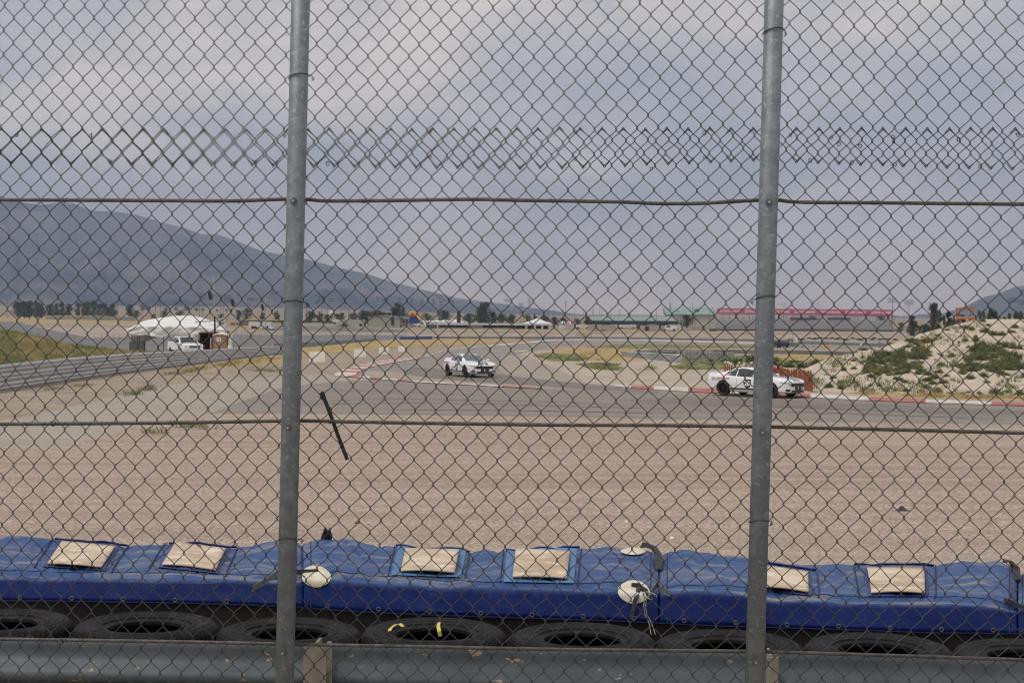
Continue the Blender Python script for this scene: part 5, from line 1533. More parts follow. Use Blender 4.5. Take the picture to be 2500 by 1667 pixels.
# brush between the orange fence and the dune, and around the blocks
for (x, y, w_, h_, k) in [(1925, 897, 46, 22, 'd'), (1960, 898, 44, 24, 'd'), (1990, 892, 44, 24, 'd'), (2010, 890, 36, 20, 'd'), (1905, 893, 36, 12, 'd'), (1940, 885, 40, 12, 'd'), (1890, 890, 30, 14, 'd'), (2030, 880, 32, 16, 'y'), (2050, 876, 26, 14, 'g'), (2075, 866, 24, 12, 'y'), (2110, 856, 36, 12, 'd'), (2150, 845, 26, 16, 'y'), (2175, 843, 30, 12, 'g'), (2200, 838, 22, 8, 'y'),
                          (1800, 886, 40, 20, 'd'), (1838, 886, 58, 34, 'd'), (1870, 886, 46, 26, 'd'), (1770, 884, 36, 14, 'd'), (1735, 882, 26, 10, 'd'), (1893, 884, 26, 22, 'd')]:
    g = gnd(x, y); bush(x, y, w_, h_, k, pt=g, label='green brush between the orange fence and the %s' % ('sand dune' if x > 1880 else 'grey blocks'), group='brush behind the orange fence')
for (x, y, w_, h_, k) in [(1950 + i * 11 + rg.uniform(-5, 5), 829 + rg.uniform(-2, 2), 18, 7, 'd') for i in range(22)] + [(1400 + i * 26, 826 + rg.uniform(-1, 1) + i * .22, 9, 3.4, 'd') for i in range(17)]:
    g = gnd(x, y); bush(x, y, w_, h_, k, pt=g, label='low dark brush on the bare bank below the grandstand', group='low brush on the far bank')

# ------------------------------------------------------------------ orange slat fence
slat_m = mat('orange_slat', (0.33, 0.095, 0.04), (0.22, 0.065, 0.03), scale=3, rough=0.85)
capw = mat('white_cap', (0.8, 0.8, 0.78), rough=0.5)
slat_me = MB().box((0, 0, .5), (.075, .02, 1.0)).mesh('slat', slat_m)
def slat_fence(label, nodes, caps, gap=.115, h=1.0):
    P = [gnd(x, y) for x, y in nodes]
    root = thing('slat_fence', label, 'fence', P[0], group='orange slat fences behind car 28')
    for a, b in zip(P, P[1:]):
        L = (b - a).length; n = int(L / gap)
        for i in range(n):
            p = a.lerp(b, (i + rg.uniform(-.2, .2)) / n)
            o = bpy.data.objects.new('slat', slat_me); COL.objects.link(o); o.parent = root
            o.location = p - P[0] + Vector((0, 0, .02)); o.scale = (1, 1, h * rg.uniform(.84, 1.0)); o.rotation_euler = (0, rg.gauss(0, .02), math.atan2(b.y - a.y, b.x - a.x))
        for z in (.2, .75):
            MB().tube([a + Vector((0, .02, z * h)), b + Vector((0, .02, z * h))], .008, 4).build('wire', wire_m, root)
    for px, py in caps:
        Y = P[0].y if px < 1900 else P[-1].y + (1985 - px) * .11
        p = at(px, py, Y)
        q = MB().cyl((p.x, p.y, T(p.x, p.y)), p, .02, n=6).build('stake', mat('stake', (.25, .12, .06), rough=.9), root)
        sub('cap', MB().lathe([(0, -.06), (.04, -.045), (.055, 0), (.04, .045), (0, .06)], p, n=10), capw, q, True)
slat_fence('farther orange slat fence with white capped stakes above the roof of car 28', [(1769, 936), (1915, 938)], [(1771, 884), (1777, 884.5), (1781, 887), (1785, 889), (1805, 885), (1817, 888), (1817, 892), (1834, 886), (1838, 884), (1845, 889)])
slat_fence('nearer orange slat fence ending beside the bonnet of car 28', [(1886, 943), (1940, 949), (1985, 957.5)], [(1921, 901), (1980, 902)])

# ================================================================== trees
bark = mat('bark', (0.09, 0.07, 0.05), rough=.95)
tl_d = mat('leaf_dark', (0.035, 0.058, 0.028), (0.06, 0.085, 0.04), scale=.35, rough=.9, spec=.15)
tl_m = mat('leaf_mid', (0.06, 0.09, 0.035), (0.10, 0.125, 0.055), scale=.35, rough=.9, spec=.15)
def tree_meshes(seed, kind, lm):
    """unit-height tree: trunk mesh and crown mesh"""
    rg = random.Random(seed); tr = MB()
    hw = {'round': .40, 'tall': .27, 'poplar': .13, 'cone': .30}[kind]
    zb = {'round': .14, 'tall': .10, 'poplar': .06, 'cone': .04}[kind]
    tr.cyl((0, 0, 0), (0, 0, .55), .028, .014, n=7); tr.cyl((0, 0, .55), (.01, 0, .9), .014, .004, n=5)
    cl = []
    for k in range(13 if kind != 'poplar' else 9):
        a = rg.random() * 6.28; z = rg.uniform(zb + .1, .9)
        f = (z - zb) / (1 - zb)
        rad = {'round': math.sin(math.pi * min(1, f * .9 + .12)) ** .6, 'tall': math.sin(math.pi * min(1, f * .8 + .18)) ** .7, 'poplar': math.sin(math.pi * min(1, f * .8 + .16)) ** .6, 'cone': (1 - f) ** .8 + .06}[kind] * hw
        c = Vector((math.cos(a) * rad * rg.uniform(.45, .8), math.sin(a) * rad * rg.uniform(.45, .8), z))
        tr.cyl((0, 0, max(.05, z - .16)), c, .010, .003, n=5)
        cl.append((c, rad * rg.uniform(.45, .7) + .03))
    for k in range(5): cl.append((Vector((0, 0, zb + (1 - zb) * (k + .6) / 5.3)), hw * .5 * (1 - .12 * k)))
    cm = MB()
    for c, r in cl:
        for _ in range(110):
            d = Vector((rg.gauss(0, 1), rg.gauss(0, 1), rg.gauss(0, .9))).normalized() * r * rg.random() ** .4
            p = c + d
            if p.z < zb * .6: continue
            s = rg.uniform(.016, .034)
            u = Vector((rg.gauss(0, 1), rg.gauss(0, 1), rg.gauss(0, 1))).normalized(); v = u.orthogonal().normalized()
            cm.add([p - u * s, p + v * s * .8, p + u * s, p - v * s * .8], [(0, 1, 2, 3)])
    return tr.mesh('trunk', bark), cm.mesh('crown', lm, fixn=False)
TREES = {k: [tree_meshes(s * 7 + i, k, tl_d if i % 2 else tl_m) for i in range(3)] for s, k in enumerate(('round', 'tall', 'poplar', 'cone'))}
TREES['dark'] = [tree_meshes(90 + i, 'tall', tl_d) for i in range(3)]
def tree(px, ytop, ybot, Y, kind, label, group='trees beyond the track', i=None, wide=1.0):
    g = base(px, Y)
    zt, zb = at(px, ytop, Y).z, at(px, ybot, Y).z
    r = thing('tree', label, 'tree', Vector((g.x, Y, min(zb, g.z) if abs(zb - g.z) > .5 else zb)), rg.random() * 6.28, group)
    h = zt - r.location.z; r.scale = (h * wide, h * wide, h)
    tm, cm = TREES[kind][rg.randrange(3) if i is None else i]
    put('trunk', tm, r, local=True); put('crown', cm, r, local=True)
rg = random.Random(5)
LBL = 'dark leafy tree in the windbreak beside the ball field'
for (x, yt, w_) in ((45, 735, 1.3), (60, 734, 1.2), (72, 733, 1.1), (90, 735, 1.2), (101, 738, .9), (122, 741, 1.0), (138, 739, .9), (150, 736, .8), (168, 740, .9), (191, 737, .8), (206, 738, .9), (215, 733, .9), (230, 732, .9), (245, 740, .9), (258, 738, 1.1), (275, 739, 1.2)):
    tree(x, yt, 774, 1350 + rg.uniform(-60, 60), 'dark', 'dark leafy tree in the ' + ('leftmost clump of the windbreak' if x < 110 else 'middle clump of the windbreak above the orange rail' if x < 180 else 'right clump of the windbreak behind the backstop'), 'windbreak trees beside the ball field', wide=w_)
for (x, yt, yb, Y, k, lb) in ((318, 742, 775, 1300, 'tall', 'tree above the left end of the white canopy'), (332, 757, 775, 1300, 'round', 'small rounder tree beside the tree above the white canopy'), (375, 767, 777, 1250, 'round', 'round shrub over the white canopy ridge'), (401, 758, 775, 1250, 'round', 'round dark tree over the left part of the canopy ridge'), (440, 757, 772, 1250, 'round', 'round dark tree over the middle of the canopy ridge'),
                             (540, 766, 775, 1250, 'round', 'small pale tree right of the canopy'), (582, 756, 775, 1200, 'tall', 'slim tree between the loudspeaker poles'), (602, 751, 775, 1200, 'round', 'broad tree right of the middle loudspeaker pole'), (640, 758, 776, 1200, 'tall', 'tree beside the right loudspeaker pole'), (677, 756, 777, 1200, 'tall', 'tree just left of the left fence post'),
                             (758, 759, 779, 1000, 'round', 'round tree right of the left fence post'), (780, 759, 780, 1000, 'tall', 'second tree right of the left fence post'), (800, 767, 780, 1000, 'round', 'tree beside the pale water tank'), (825, 766, 781, 1000, 'round', 'broad low tree behind the grey trailers'), (835, 763, 781, 1010, 'tall', 'slim tree behind the grey trailers'), (860, 764, 781, 1000, 'round', 'broad tree left of the long hedge'),
                             (1002, 762, 780, 900, 'tall', 'tree behind the blue inflatable slide'), (1042, 763, 775, 900, 'round', 'pale tree behind the white tent row'), (1083, 757, 780, 900, 'round', 'tree left of the black tower'), (1145, 765, 778, 850, 'round', 'tree right of the black tower'), (1183, 736, 790, 800, 'tall', 'tall tree standing over the pit building'), (1172, 756, 790, 805, 'round', 'lower bushy tree beside the tall pit tree'), (1205, 760, 790, 810, 'round', 'lower bushy tree right of the tall pit tree'),
                             (1225, 766, 790, 850, 'round', 'round tree behind the flat pit roof'), (1250, 767, 790, 850, 'round', 'round dark tree left of the yellow flags'), (1285, 768, 788, 850, 'round', 'tree behind the yellow flags'), (1305, 764, 786, 850, 'tall', 'tree behind the white marquee'), (1330, 771, 786, 850, 'round', 'tree right of the white marquee roof'), (1355, 773, 789, 830, 'round', 'dark tree left of the green striped umbrella'), (1375, 775, 788, 830, 'round', 'tree behind the green striped umbrella'), (1409, 777, 787, 830, 'round', 'tree right of the red striped umbrella'), (1434, 771, 790, 760, 'tall', 'tree at the left gable of the green roofed shed'),
                             (1677, 768, 794, 740, 'round', 'green tree in front of the tall green roofed hall'), (1985, 769, 783, 900, 'round', 'tree top showing over the grandstand seats'), (2150, 768, 784, 900, 'round', 'broad tree top at the right end of the grandstand'),
                             (2228, 768, 812, 640, 'cone', 'dark conical tree right of the grandstand'), (2199, 787, 803, 690, 'round', 'low tree at the right foot of the grandstand'), (2278, 737, 814, 560, 'tall', 'tall dark poplar between grandstand and dune'), (2260, 790, 814, 600, 'round', 'low tree left of the tall dark poplar'), (2328, 776, 802, 330, 'cone', 'dark shrub left of the orange timber frame')):
    tree(x, yt, yb, Y, k, lb, wide=1.1 if k == 'round' else (.72 if 'tall dark poplar' in lb and k == 'tall' else 1.0))
for i, x in enumerate((886, 900, 915, 928)):
    tree(x, 757 + (i % 2) * 2, 784, 840, 'round', 'hedge tree behind the pale steel shed', 'hedge trees behind the steel shed', wide=1.3)
for (x, yt) in ((960, 750), (972, 738), (985, 748), (948, 762)):
    tree(x, yt, 784, 860, 'tall', 'ragged tree behind the low office building', 'ragged trees behind the office building', wide=1.1)
for (x, yt, yb) in ((2293, 752, 790), (2306, 765, 790), (2318, 750, 788), (2342, 755, 785), (2353, 760, 787), (2367, 762, 787), (2390, 751, 777), (2402, 753, 776), (2417, 741, 778), (2430, 748, 778), (2439, 767, 778), (2451, 766, 778), (2444, 773, 779), (2466, 758, 779), (2480, 750, 780), (2490, 753, 779), (2496, 763, 780)):
    tree(x, yt, yb + 3, 300, 'poplar', 'slim poplar in the row behind the dune crest', 'poplars behind the dune crest', wide=.5)
for (x, y) in ((360, 749), (405, 753), (430, 753), (455, 750), (480, 754), (495, 755), (530, 759), (553, 758), (348, 748), (565, 760)):
    tree(x, y - 3, y + 3, 2600, 'round', 'tiny dark bush on the dry plain below the mountain', 'bushes on the dry plain', wide=1.6)

# ================================================================== light masts
pole_m = mat('mast_steel', (0.28, 0.28, 0.29), rough=.6, metal=.3)
lampd_m = mat('floodlight', (0.03, 0.03, 0.035), rough=.5)
def mast(px, ytop, Y, ncol, nrow, wpx, label, ybase=None, pitchpx=4.4):
    g = base(px, Y); k = Y / FPX
    zt = at(px, ytop, Y).z
    r = thing('light_mast', label, 'light mast', g, group='floodlight masts beyond the track')
    MB().cyl(g, (g.x, Y, zt), .28, .14, n=7).build('pole', pole_m, r)
    for j in range(nrow):
        z = zt - j * pitchpx * k; W = wpx * k * (1.0 if j % 2 == 0 else .93)
        ba = MB().box((g.x, Y, z - .45 * k), (W, .12, .16 * k * 2)).build('crossbar', pole_m, r)
        for i in range(ncol):
            x = g.x + (i - (ncol - 1) / 2) * W / ncol
            d = min(W / ncol * .72, 2.2 * k)
            sub('floodlight', MB().prism([(x - d / 2, Y - .3, z + .9 * k), (x + d / 2, Y - .3, z + .9 * k), (x + d * .4, Y - .3, z - .9 * k), (x - d * .4, Y - .3, z - .9 * k)], (0, .5, 0)), lampd_m, ba)
L_ = 'floodlight mast '
for a in ((418, 712.5, 1500, 6, 2, 21, L_ + 'standing over the white canopy'), (494, 718, 1300, 6, 4, 20, L_ + 'left of the highest loudspeaker'), (556, 722, 1350, 6, 4, 18, L_ + 'left of the middle loudspeaker'), (613, 728, 1550, 6, 2, 19, L_ + 'left of the right loudspeaker'), (670, 713, 1500, 6, 2, 21, L_ + 'just left of the left fence post'),
          (739, 722, 1500, 3, 2, 8, L_ + 'half hidden by the left fence post'), (774, 735, 1500, 4, 2, 11, L_ + 'low one left of the mast pair'), (785, 725, 1450, 6, 4, 19, L_ + 'with four rows of lamps right of the left fence post'), (808, 730, 1500, 6, 2, 19, L_ + 'adjoining the four row mast'), (834, 729, 1480, 6, 2, 18, L_ + 'right of the mast pair'),
          (922, 724, 1400, 3, 3, 8, L_ + 'narrow one above the hedge'), (939, 729.5, 1420, 7, 2, 18, L_ + 'wide one above the steel shed'), (950, 722, 1420, 4, 2, 10, L_ + 'behind the wide one above the shed'), (976, 727, 1380, 3, 3, 8, L_ + 'narrow one above the ragged trees'), (1004, 727, 1380, 3, 3, 8, L_ + 'narrow one above the inflatable slide'), (1030, 731, 1380, 3, 3, 8, L_ + 'narrow one right of the inflatable slide'),
          (1058, 731, 1380, 3, 3, 8, L_ + 'narrow one above the tent row'), (1073, 722, 1360, 6, 2, 19, L_ + 'tall one above the white tents'), (1077, 736, 1380, 3, 3, 7, L_ + 'low narrow one above the white tents'), (1091, 729, 1360, 7, 2, 22, L_ + 'wide one left of the black tower'), (1104, 735, 1360, 3, 4, 8, L_ + 'narrow one left of the black tower'),
          (1237, 731, 1300, 5, 2, 18, L_ + 'left one of the pair right of the tall tree'), (1243, 731, 1310, 5, 2, 18, L_ + 'right one of the pair right of the tall tree'), (1272, 741, 1300, 4, 3, 12, L_ + 'low one above the yellow flags'), (1293, 728.5, 1280, 3, 4, 12, L_ + 'tall one above the white marquee'), (1381, 737, 1280, 2, 3, 5, L_ + 'slim one above the striped umbrellas'),
          (2179, 729, 900, 7, 3, 25, L_ + 'at the right end of the pink banner'), (2219, 733.5, 920, 7, 3, 24, L_ + 'right of the pink banner'), (2473, 728, 900, 8, 3, 26, L_ + 'left one in front of the right mountain'), (2499, 733.5, 910, 8, 3, 26, L_ + 'right one in front of the right mountain')):
    mast(*a)
def pole(px, ytop, Y, label, arm=0, wood=False, wpx=1.1):
    g = base(px, Y); zt = at(px, ytop, Y).z; k = Y / FPX
    r = thing('utility_pole' if wood else 'lamp_post', label, 'pole', g, group='poles beyond the track')
    MB().cyl(g, (g.x, Y, zt), wpx * k * .55, wpx * k * .4, n=6).build('pole', mat('wood_pole', (.13, .10, .085), rough=.95) if wood else pole_m, r)
    if arm:
        for j in range(1 if not wood else 2):
            MB().box((g.x, Y, zt - j * 3 * k - .3 * k), (arm * k, .15, .55 * k)).build('crossarm', pole_m if not wood else mat('wood_pole', (.13, .10, .085)), r)
for (x, yt, Y) in ((19, 727, 1400), (163, 729, 1900), (130, 725, 1900), (104, 728, 2000), (286, 740, 1400), (347, 744, 1400), (380, 743, 1400), (392, 738, 1400), (487, 742, 1500), (539, 738, 1500), (546, 736, 1500), (748, 748, 1500), (754, 748, 1500), (785, 746, 1500), (799, 742, 1500), (851, 752, 1500), (930, 752, 1500)):
    pole(x, yt, Y, 'thin wooden utility pole ' + ('at the left edge before the windbreak' if x < 60 else 'far behind the windbreak trees' if x < 200 else 'left of the canopy' if x < 300 else 'above the canopy' if x < 460 else 'between the loudspeaker poles' if x < 600 else 'right of the left fence post' if x < 800 else 'behind the grey trailers'), wood=True, wpx=1.0)
for (x, yt, Y, arm) in ((1254, 748, 1000, 0), (1328, 733, 1500, 5), (1340, 752, 900, 0), (1353, 751, 900, 6), (1373, 754, 900, 0), (1403, 754, 900, 3), (1424, 752, 880, 4), (1430, 751, 880, 2), (1446, 756, 880, 5), (1449, 752, 880, 0), (1464, 752, 900, 0), (1469, 758, 900, 0), (1481, 755, 900, 0), (1491, 752, 800, 6), (1512, 755.5, 800, 6), (1539, 755, 800, 6), (1603, 753, 700, 2), (1690, 739, 760, 3), (2100, 742, 900, 0), (2207, 765, 800, 0)):
    pole(x, yt, Y, 'thin lamp post ' + ('left of the marquee' if x < 1300 else 'behind the marquee roof' if x < 1360 else 'behind the striped umbrellas' if x < 1435 else 'behind the left half of the long green roof' if x < 1500 else 'behind the right half of the long green roof' if x < 1610 else 'behind the tall hall roof' if x < 1700 else 'behind the grandstand' if x < 2150 else 'right of the grandstand'), arm=arm, wpx=1.2)

# ================================================================== paddock things on the left
tarp_m = mat('white_tarp', (0.78, 0.79, 0.79), (0.70, 0.71, 0.715), scale=.6, rough=.55, bump=.05, bscale=1.3, spec=.3)
frame_m = mat('scaffold', (0.20, 0.20, 0.21), rough=.6, metal=.4)
YC = 172.0
cn = thing('canopy', 'sagging white tarpaulin canopy on scaffold legs behind the pickup truck', 'canopy', base(430, YC))
top = [(307, 806), (330, 793), (352, 783), (400, 774), (440, 770), (470, 771), (500, 777), (520, 783), (540, 792), (556, 805)]
mid = [(307, 807), (340, 797), (380, 797), (430, 797), (470, 799), (500, 800), (530, 803), (556, 807)]
bot = [(307, 808), (318, 819), (330, 820), (355, 817), (380, 822), (393, 824), (415, 818), (440, 818), (470, 821), (490, 824), (520, 826), (540, 822), (556, 808)]
rows = []
for px in lin(307, 556, 64):
    a, b, c = lerp_pts(top, px), lerp_pts(mid, px), lerp_pts(bot, px)
    row = []
    for t in lin(0, 1, 8):
        y = c + (b - c) * t; p = at(px, y, YC - 1.15 + .12 * (1 - t))
        p.y += .25 * noise.noise(Vector((px * .05, t * 2, 0))); row.append(p)
    for t in lin(0.12, 1, 10):
        y = b + (a - b) * t; p = at(px, y, YC - 1.0 + 5.5 * t)
        p.z += .07 * noise.noise(Vector((px * .06, t * 3, 5))); row.append(p)
    e = row[-1]; row += [e + Vector((0, 2.5, -.6)), e + Vector((0, 4, -2))]
    rows.append(row)
MB().grid(rows).build('tarpaulin', tarp_m, cn, smooth=True)
rows = [[at(px, lerp_pts([(476, 786), (515, 784), (552, 776)], px) + d, YC - 3 + (px - 476) * .01) for d in (-1.8, 0, 1.4)] for px in lin(476, 553, 14)]
o = MB().grid(rows).build('awning', mat('awning', (.50, .53, .52), rough=.6), cn, smooth=True); o.modifiers.new('t', 'SOLIDIFY').thickness = .12
for px in (322, 329, 335, 341, 399, 488, 553, 556):
    for dy in (0, 3.0):
        g = at(px, 815, YC + dy); MB().cyl((g.x, g.y, T(g.x, g.y)), (g.x, g.y, g.z), .05, n=6).build('leg', frame_m, cn)
for z in (.4, 1.1): MB().tube([at(322, 815, YC).xy.to_3d() + Vector((0, 0, z)), at(341, 815, YC).xy.to_3d() + Vector((0, 0, z))], .04, 5).build('brace', frame_m, cn)
MB().box((at(338, 845, YC).x, YC - .5, T(at(338, 845, YC).x, YC) + .6), (1.5, .8, 1.2)).build('ballast_bin', mat('bin', (.10, .10, .11), rough=.7), cn)
ra = thing('van_body', 'white box panel with a round brown emblem behind the toilet cabin', 'panel', base(528, YC + 2))
a, b = at(512, 818, YC + 2), at(552, 790, YC + 2)
MB().box(((a.x + b.x) / 2, YC + 2, (a.z + b.z) / 2 - .5), (b.x - a.x, 1.5, b.z - a.z + 1)).build('panel', mat('white_panel', (.66, .66, .65), rough=.5), ra, bevel=.08)
c = at(534, 805, YC + 1.2); MB().cyl(c, c + Vector((0, -.06, 0)), .17, n=16).build('emblem', mat('brown_emblem', (.12, .05, .03), rough=.7), ra)
c = at(536, 790, YC + 1.2); MB().prism([c + Vector((-.3, 0, .1)), c + Vector((.45, 0, .15)), c + Vector((.4, 0, -.15))], (0, .1, 0)).build('blue_corner', mat('blue_tarp', (.06, .18, .42), rough=.6), ra)
# trailer with an open rear door
YT = 160.0
tr = thing('trailer', 'brown cargo trailer with open doors and dark interior beside the pickup', 'trailer', base(504, YT))
wood = mat('trailer_brown', (.22, .095, .05), (.17, .075, .04), scale=2, rough=.8)
a, b = at(485, 852, YT), at(520, 812, YT); z0 = T(a.x, YT) + .45
W_, H_ = b.x - a.x, b.z - z0
for nm, c, d in (('side', (a.x + .05, YT + 1.5, z0 + H_ / 2), (.1, 3, H_)), ('side', (b.x - .05, YT + 1.5, z0 + H_ / 2), (.1, 3, H_)), ('roof', ((a.x + b.x) / 2, YT + 1.5, b.z), (W_ + .1, 3.05, .1)), ('floor', ((a.x + b.x) / 2, YT + 1.5, z0), (W_, 3, .12)), ('back', ((a.x + b.x) / 2, YT + 3, z0 + H_ / 2), (W_, .08, H_))):
    MB().box(c, d).build(nm, wood, tr)
MB().box((a.x - .12, YT - .45, z0 + H_ * .45), (.06, 1.0, H_ * .85), R(-20)).build('door', mat('trailer_door', (.55, .53, .5), rough=.6), tr)
MB().box((b.x - .15, YT - .35, z0 + H_ * .40), (.06, .9, H_ * .6), R(15)).build('ramp', mat('trailer_door', (.55, .53, .5)), tr)
MB().box(((a.x + b.x) / 2 + .05, YT + 1.6, z0 + .5), (.75, .9, .9)).build('load', mat('dark_load', (.03, .03, .035), rough=.7), tr, bevel=.1)
MB().box((a.x + .35, YT + .5, z0 + .32), (.36, .3, .5)).build('fuel_can', mat('red_can', (.5, .03, .04), rough=.5), tr, bevel=.05)
for x in (a.x + .1, b.x - .1): MB().cyl((x - .1, YT + 2, T(x, YT) + .33), (x + .1, YT + 2, T(x, YT) + .33), .33, n=16).build('wheel', carblack, tr)
# toilet cabin
YP = 150.0
tb = thing('toilet_cabin', 'brown portable toilet cabin with white domed roof behind the guardrail', 'toilet cabin', base(536, YP))
brown = mat('cabin_brown', (.36, .235, .135), (.32, .21, .12), scale=2, rough=.6)
a, b = at(521, 850, YP), at(553, 818, YP); z0 = T(a.x, YP); W_ = b.x - a.x; cx = (a.x + b.x) / 2
for k in range(2): MB().box((cx, YP + .6, (z0 + b.z) / 2 + .05), (W_, 1.15, b.z - z0 - .1) if k == 0 else (W_ * .86, 1.19, (b.z - z0) * .92)).build('wall' if k == 0 else 'door', brown, tb, bevel=.04)
rows = []
for x in lin(-1, 1, 12):
    rows.append([(cx + x * (W_ / 2 + .06), YP + .6 + y * .65, b.z + .02 + .16 * (1 - abs(x) ** 2.5) * (1 - .3 * y * y)) for y in lin(-1, 1, 5)])
o = MB().grid(rows).build('roof', mat('cabin_roof', (.74, .73, .70), rough=.5), tb, smooth=True); o.modifiers.new('t', 'SOLIDIFY').thickness = .1
s0 = at(534, 829, YP)
sg = MB().box((s0.x, YP - .02, s0.z), (.40, .02, .34)).build('sign', mat('sign_white', (.78, .78, .78), rough=.5), tb)
for i in range(3): sub('sign_bar', MB().box((s0.x, YP - .035, s0.z + .07 - .07 * i), (.26 - .05 * (i % 2), .006, .035)), mat('sign_blue', (.10, .16, .45), rough=.5), sg)
MB().box((b.x + .22, YP + .7, z0 + 1.1), (.3, .9, 2.1)).build('side_cabinet', mat('cabin_roof', (.74, .73, .7)), tb, bevel=.04)
c = at(527, 840, YP - .3)
bp_ = thing('black_post', 'slim black post rising beside the toilet cabin', 'post', base(524.5, 158))
MB().cyl(base(526.5, 158), at(524, 774, 158), .09, .08, n=8).build('shaft', mat('black_paint', (.015, .015, .018), rough=.5), bp_)
bw = thing('white_drum', 'cream drum standing right of the toilet cabin', 'drum', base(562, 150))
c = base(562, 150); h = at(562, 843, 150).z - c.z
MB().lathe([(0, 0), (.24, 0), (.25, h * .3), (.24, h * .35), (.25, h * .7), (.22, h), (0, h)], c, n=16).build('drum', mat('cream', (.62, .60, .50), rough=.5), bw, smooth=True)
g = base(452, 160); vehicle('pickup_truck', 'white crew cab pickup truck parked behind the left guardrail', 'truck', g, R(-62), PICK, 1.95, (carwhite, glass_m), ((-1.75, .38), (1.8, .38)),
        [([(.55, 1.70), (1.12, 1.28), (.2, 1.27), (.2, 1.70)], 'side'), ([(.1, 1.70), (.1, 1.27), (-.85, 1.28), (-.68, 1.70)], 'side'), (((1.33, 1.25), (.70, 1.75)), 'front')],
        lamps=[(2.76, -.7, .88, .06, .3, .16, lampw_m), (2.76, .7, .88, .06, .3, .16, lampw_m), (2.80, 0, .86, .05, .8, .2, mat('grille_grey', (.12, .12, .13), rough=.4)), (0.95, -1.08, 1.36, .12, .2, .2, carblack), (0.95, 1.08, 1.36, .12, .2, .2, carblack)], sc=1.0)
# loudspeaker poles
spk = mat('loudspeaker_black', (.02, .02, .023), rough=.6)
for (px, ytop, ys0, ys1, sx, Y, lb) in ((522, 676, 711, 732, -9, 185, 'tallest steel pole with a black loudspeaker above the canopy'), (576, 700, 730, 748, -8, 235, 'middle steel pole with a tilted black loudspeaker'), (648, 722, 743, 758, -7, 330, 'right steel pole with a small black loudspeaker near the fence post')):
    g = base(px, Y); zt = at(px, ytop, Y).z; k = Y / FPX
    r = thing('speaker_pole', lb, 'pole', g, group='loudspeaker poles by the paddock')
    MB().cyl(g, (g.x, Y, zt), 1.5 * k, .9 * k, n=8).build('pole', mat('pole_light', (.42, .43, .45), rough=.5, metal=.2), r)
    c = at(px + sx, (ys0 + ys1) / 2, Y - .3)
    h = (ys1 - ys0) * k
    MB().box(c, (h * .36, h * .4, h), M=Matrix.Rotation(R(-12), 3, 'Y')).build('loudspeaker', spk, r, bevel=.03)
    q = at(px, (ys0 + ys1) / 2, Y)
    MB().tube([c, q], .05, 5).build('bracket', spk, r)

# ball field
wh_m = mat('white_rail', (.68, .68, .67), rough=.6)
def rail_fence(label, x0, x1, y0, y1, hpx, npost, group=None):
    A, B = gnd(x0, y0), gnd(x1, y1)
    r = thing('rail_fence', label, 'fence', A, group=group)
    for i in range(npost + 1):
        p = A.lerp(B, i / npost); h = hpx * p.y / FPX
        MB().box((p.x, p.y, T(p.x, p.y) + h / 2), (.22, .2, h)).build('post', wh_m, r)
    for f in (.5, .92):
        rows = []
        a = A + Vector((0, -.15, hpx * A.y / FPX * f)); b = B + Vector((0, -.15, hpx * B.y / FPX * f))
        mb = MB(); w = .10
        mb.add([a + Vector((0, 0, -w)), b + Vector((0, 0, -w)), b + Vector((0, 0, w)), a + Vector((0, 0, w)), a + Vector((0, .08, -w)), b + Vector((0, .08, -w)), b + Vector((0, .08, w)), a + Vector((0, .08, w))], [(0, 1, 2, 3), (4, 5, 6, 7), (0, 1, 5, 4), (3, 2, 6, 7)])
        mb.build('rail', wh_m, r)
rail_fence('long white rail fence left of the canopy', 62, 330, 795.5, 797.5, 8, 17)
rail_fence('short white rail fence right of the left fence post', 735, 790, 795, 793, 6, 9)
of = thing('outfield_fence', 'ball field fence with an orange yellow top rail before the windbreak', 'fence', gnd(200, 781))
A, B = gnd(112, 780), gnd(330, 783.5); hh = 9 * A.y / FPX
mesh_m = mat('fence_mesh_far', (.20, .21, .21), (.27, .27, .26), scale=.05, rough=.9)
for i in range(13):
    p = A.lerp(B, i / 12); MB().cyl((p.x, p.y, p.z), (p.x, p.y, p.z + hh), .12, n=5).build('post', pole_m, of)
    if i < 12:
        q = A.lerp(B, (i + 1) / 12); MB().add([p, q, q + Vector((0, 0, hh * .9)), p + Vector((0, 0, hh * .9)), p + Vector((0, .06, 0)), q + Vector((0, .06, 0)), q + Vector((0, .06, hh * .9)), p + Vector((0, .06, hh * .9))], [(0, 1, 2, 3), (4, 5, 6, 7)]).build('mesh_panel', mesh_m, of)
MB().tube([A + Vector((0, 0, hh)), B + Vector((0, 0, hh))], .28, 6).build('top_rail', mat('orange_rail', (.62, .36, .05), rough=.6), of)
pf = thing('foul_pole', 'slim yellow foul pole before the windbreak trees', 'pole', gnd(197, 781)); g = gnd(197, 781); MB().cyl(g, (g.x, g.y, at(197, 749, g.y).z), .22, n=6).build('shaft', mat('foul_yellow', (.55, .45, .15), rough=.6), pf)
bs = thing('backstop', 'ball field backstop of pipes and wire mesh', 'backstop', gnd(250, 783)); g = gnd(250, 783); Y = g.y; k = Y / FPX
for i, px in enumerate((219, 233, 246, 258)):
    a = at(px, 783, Y); MB().tube([(a.x, Y, g.z), (a.x, Y, at(px, 757, Y).z), (at(px + 8, 753, Y).x, Y - 3, at(px, 752, Y).z)], .12, 5).build('pipe', pole_m, bs)
for j in range(9):
    y = 782 - j * 3.1; a, b = at(219, y, Y), at(258, y, Y); MB().tube([a, b], .05, 4).build('wire', pole_m, bs)
sh = thing('field_shed', 'small shed with white gable roof left of the canopy', 'shed', gnd(305, 783)); g = gnd(305, 783); Y = g.y; k = Y / FPX
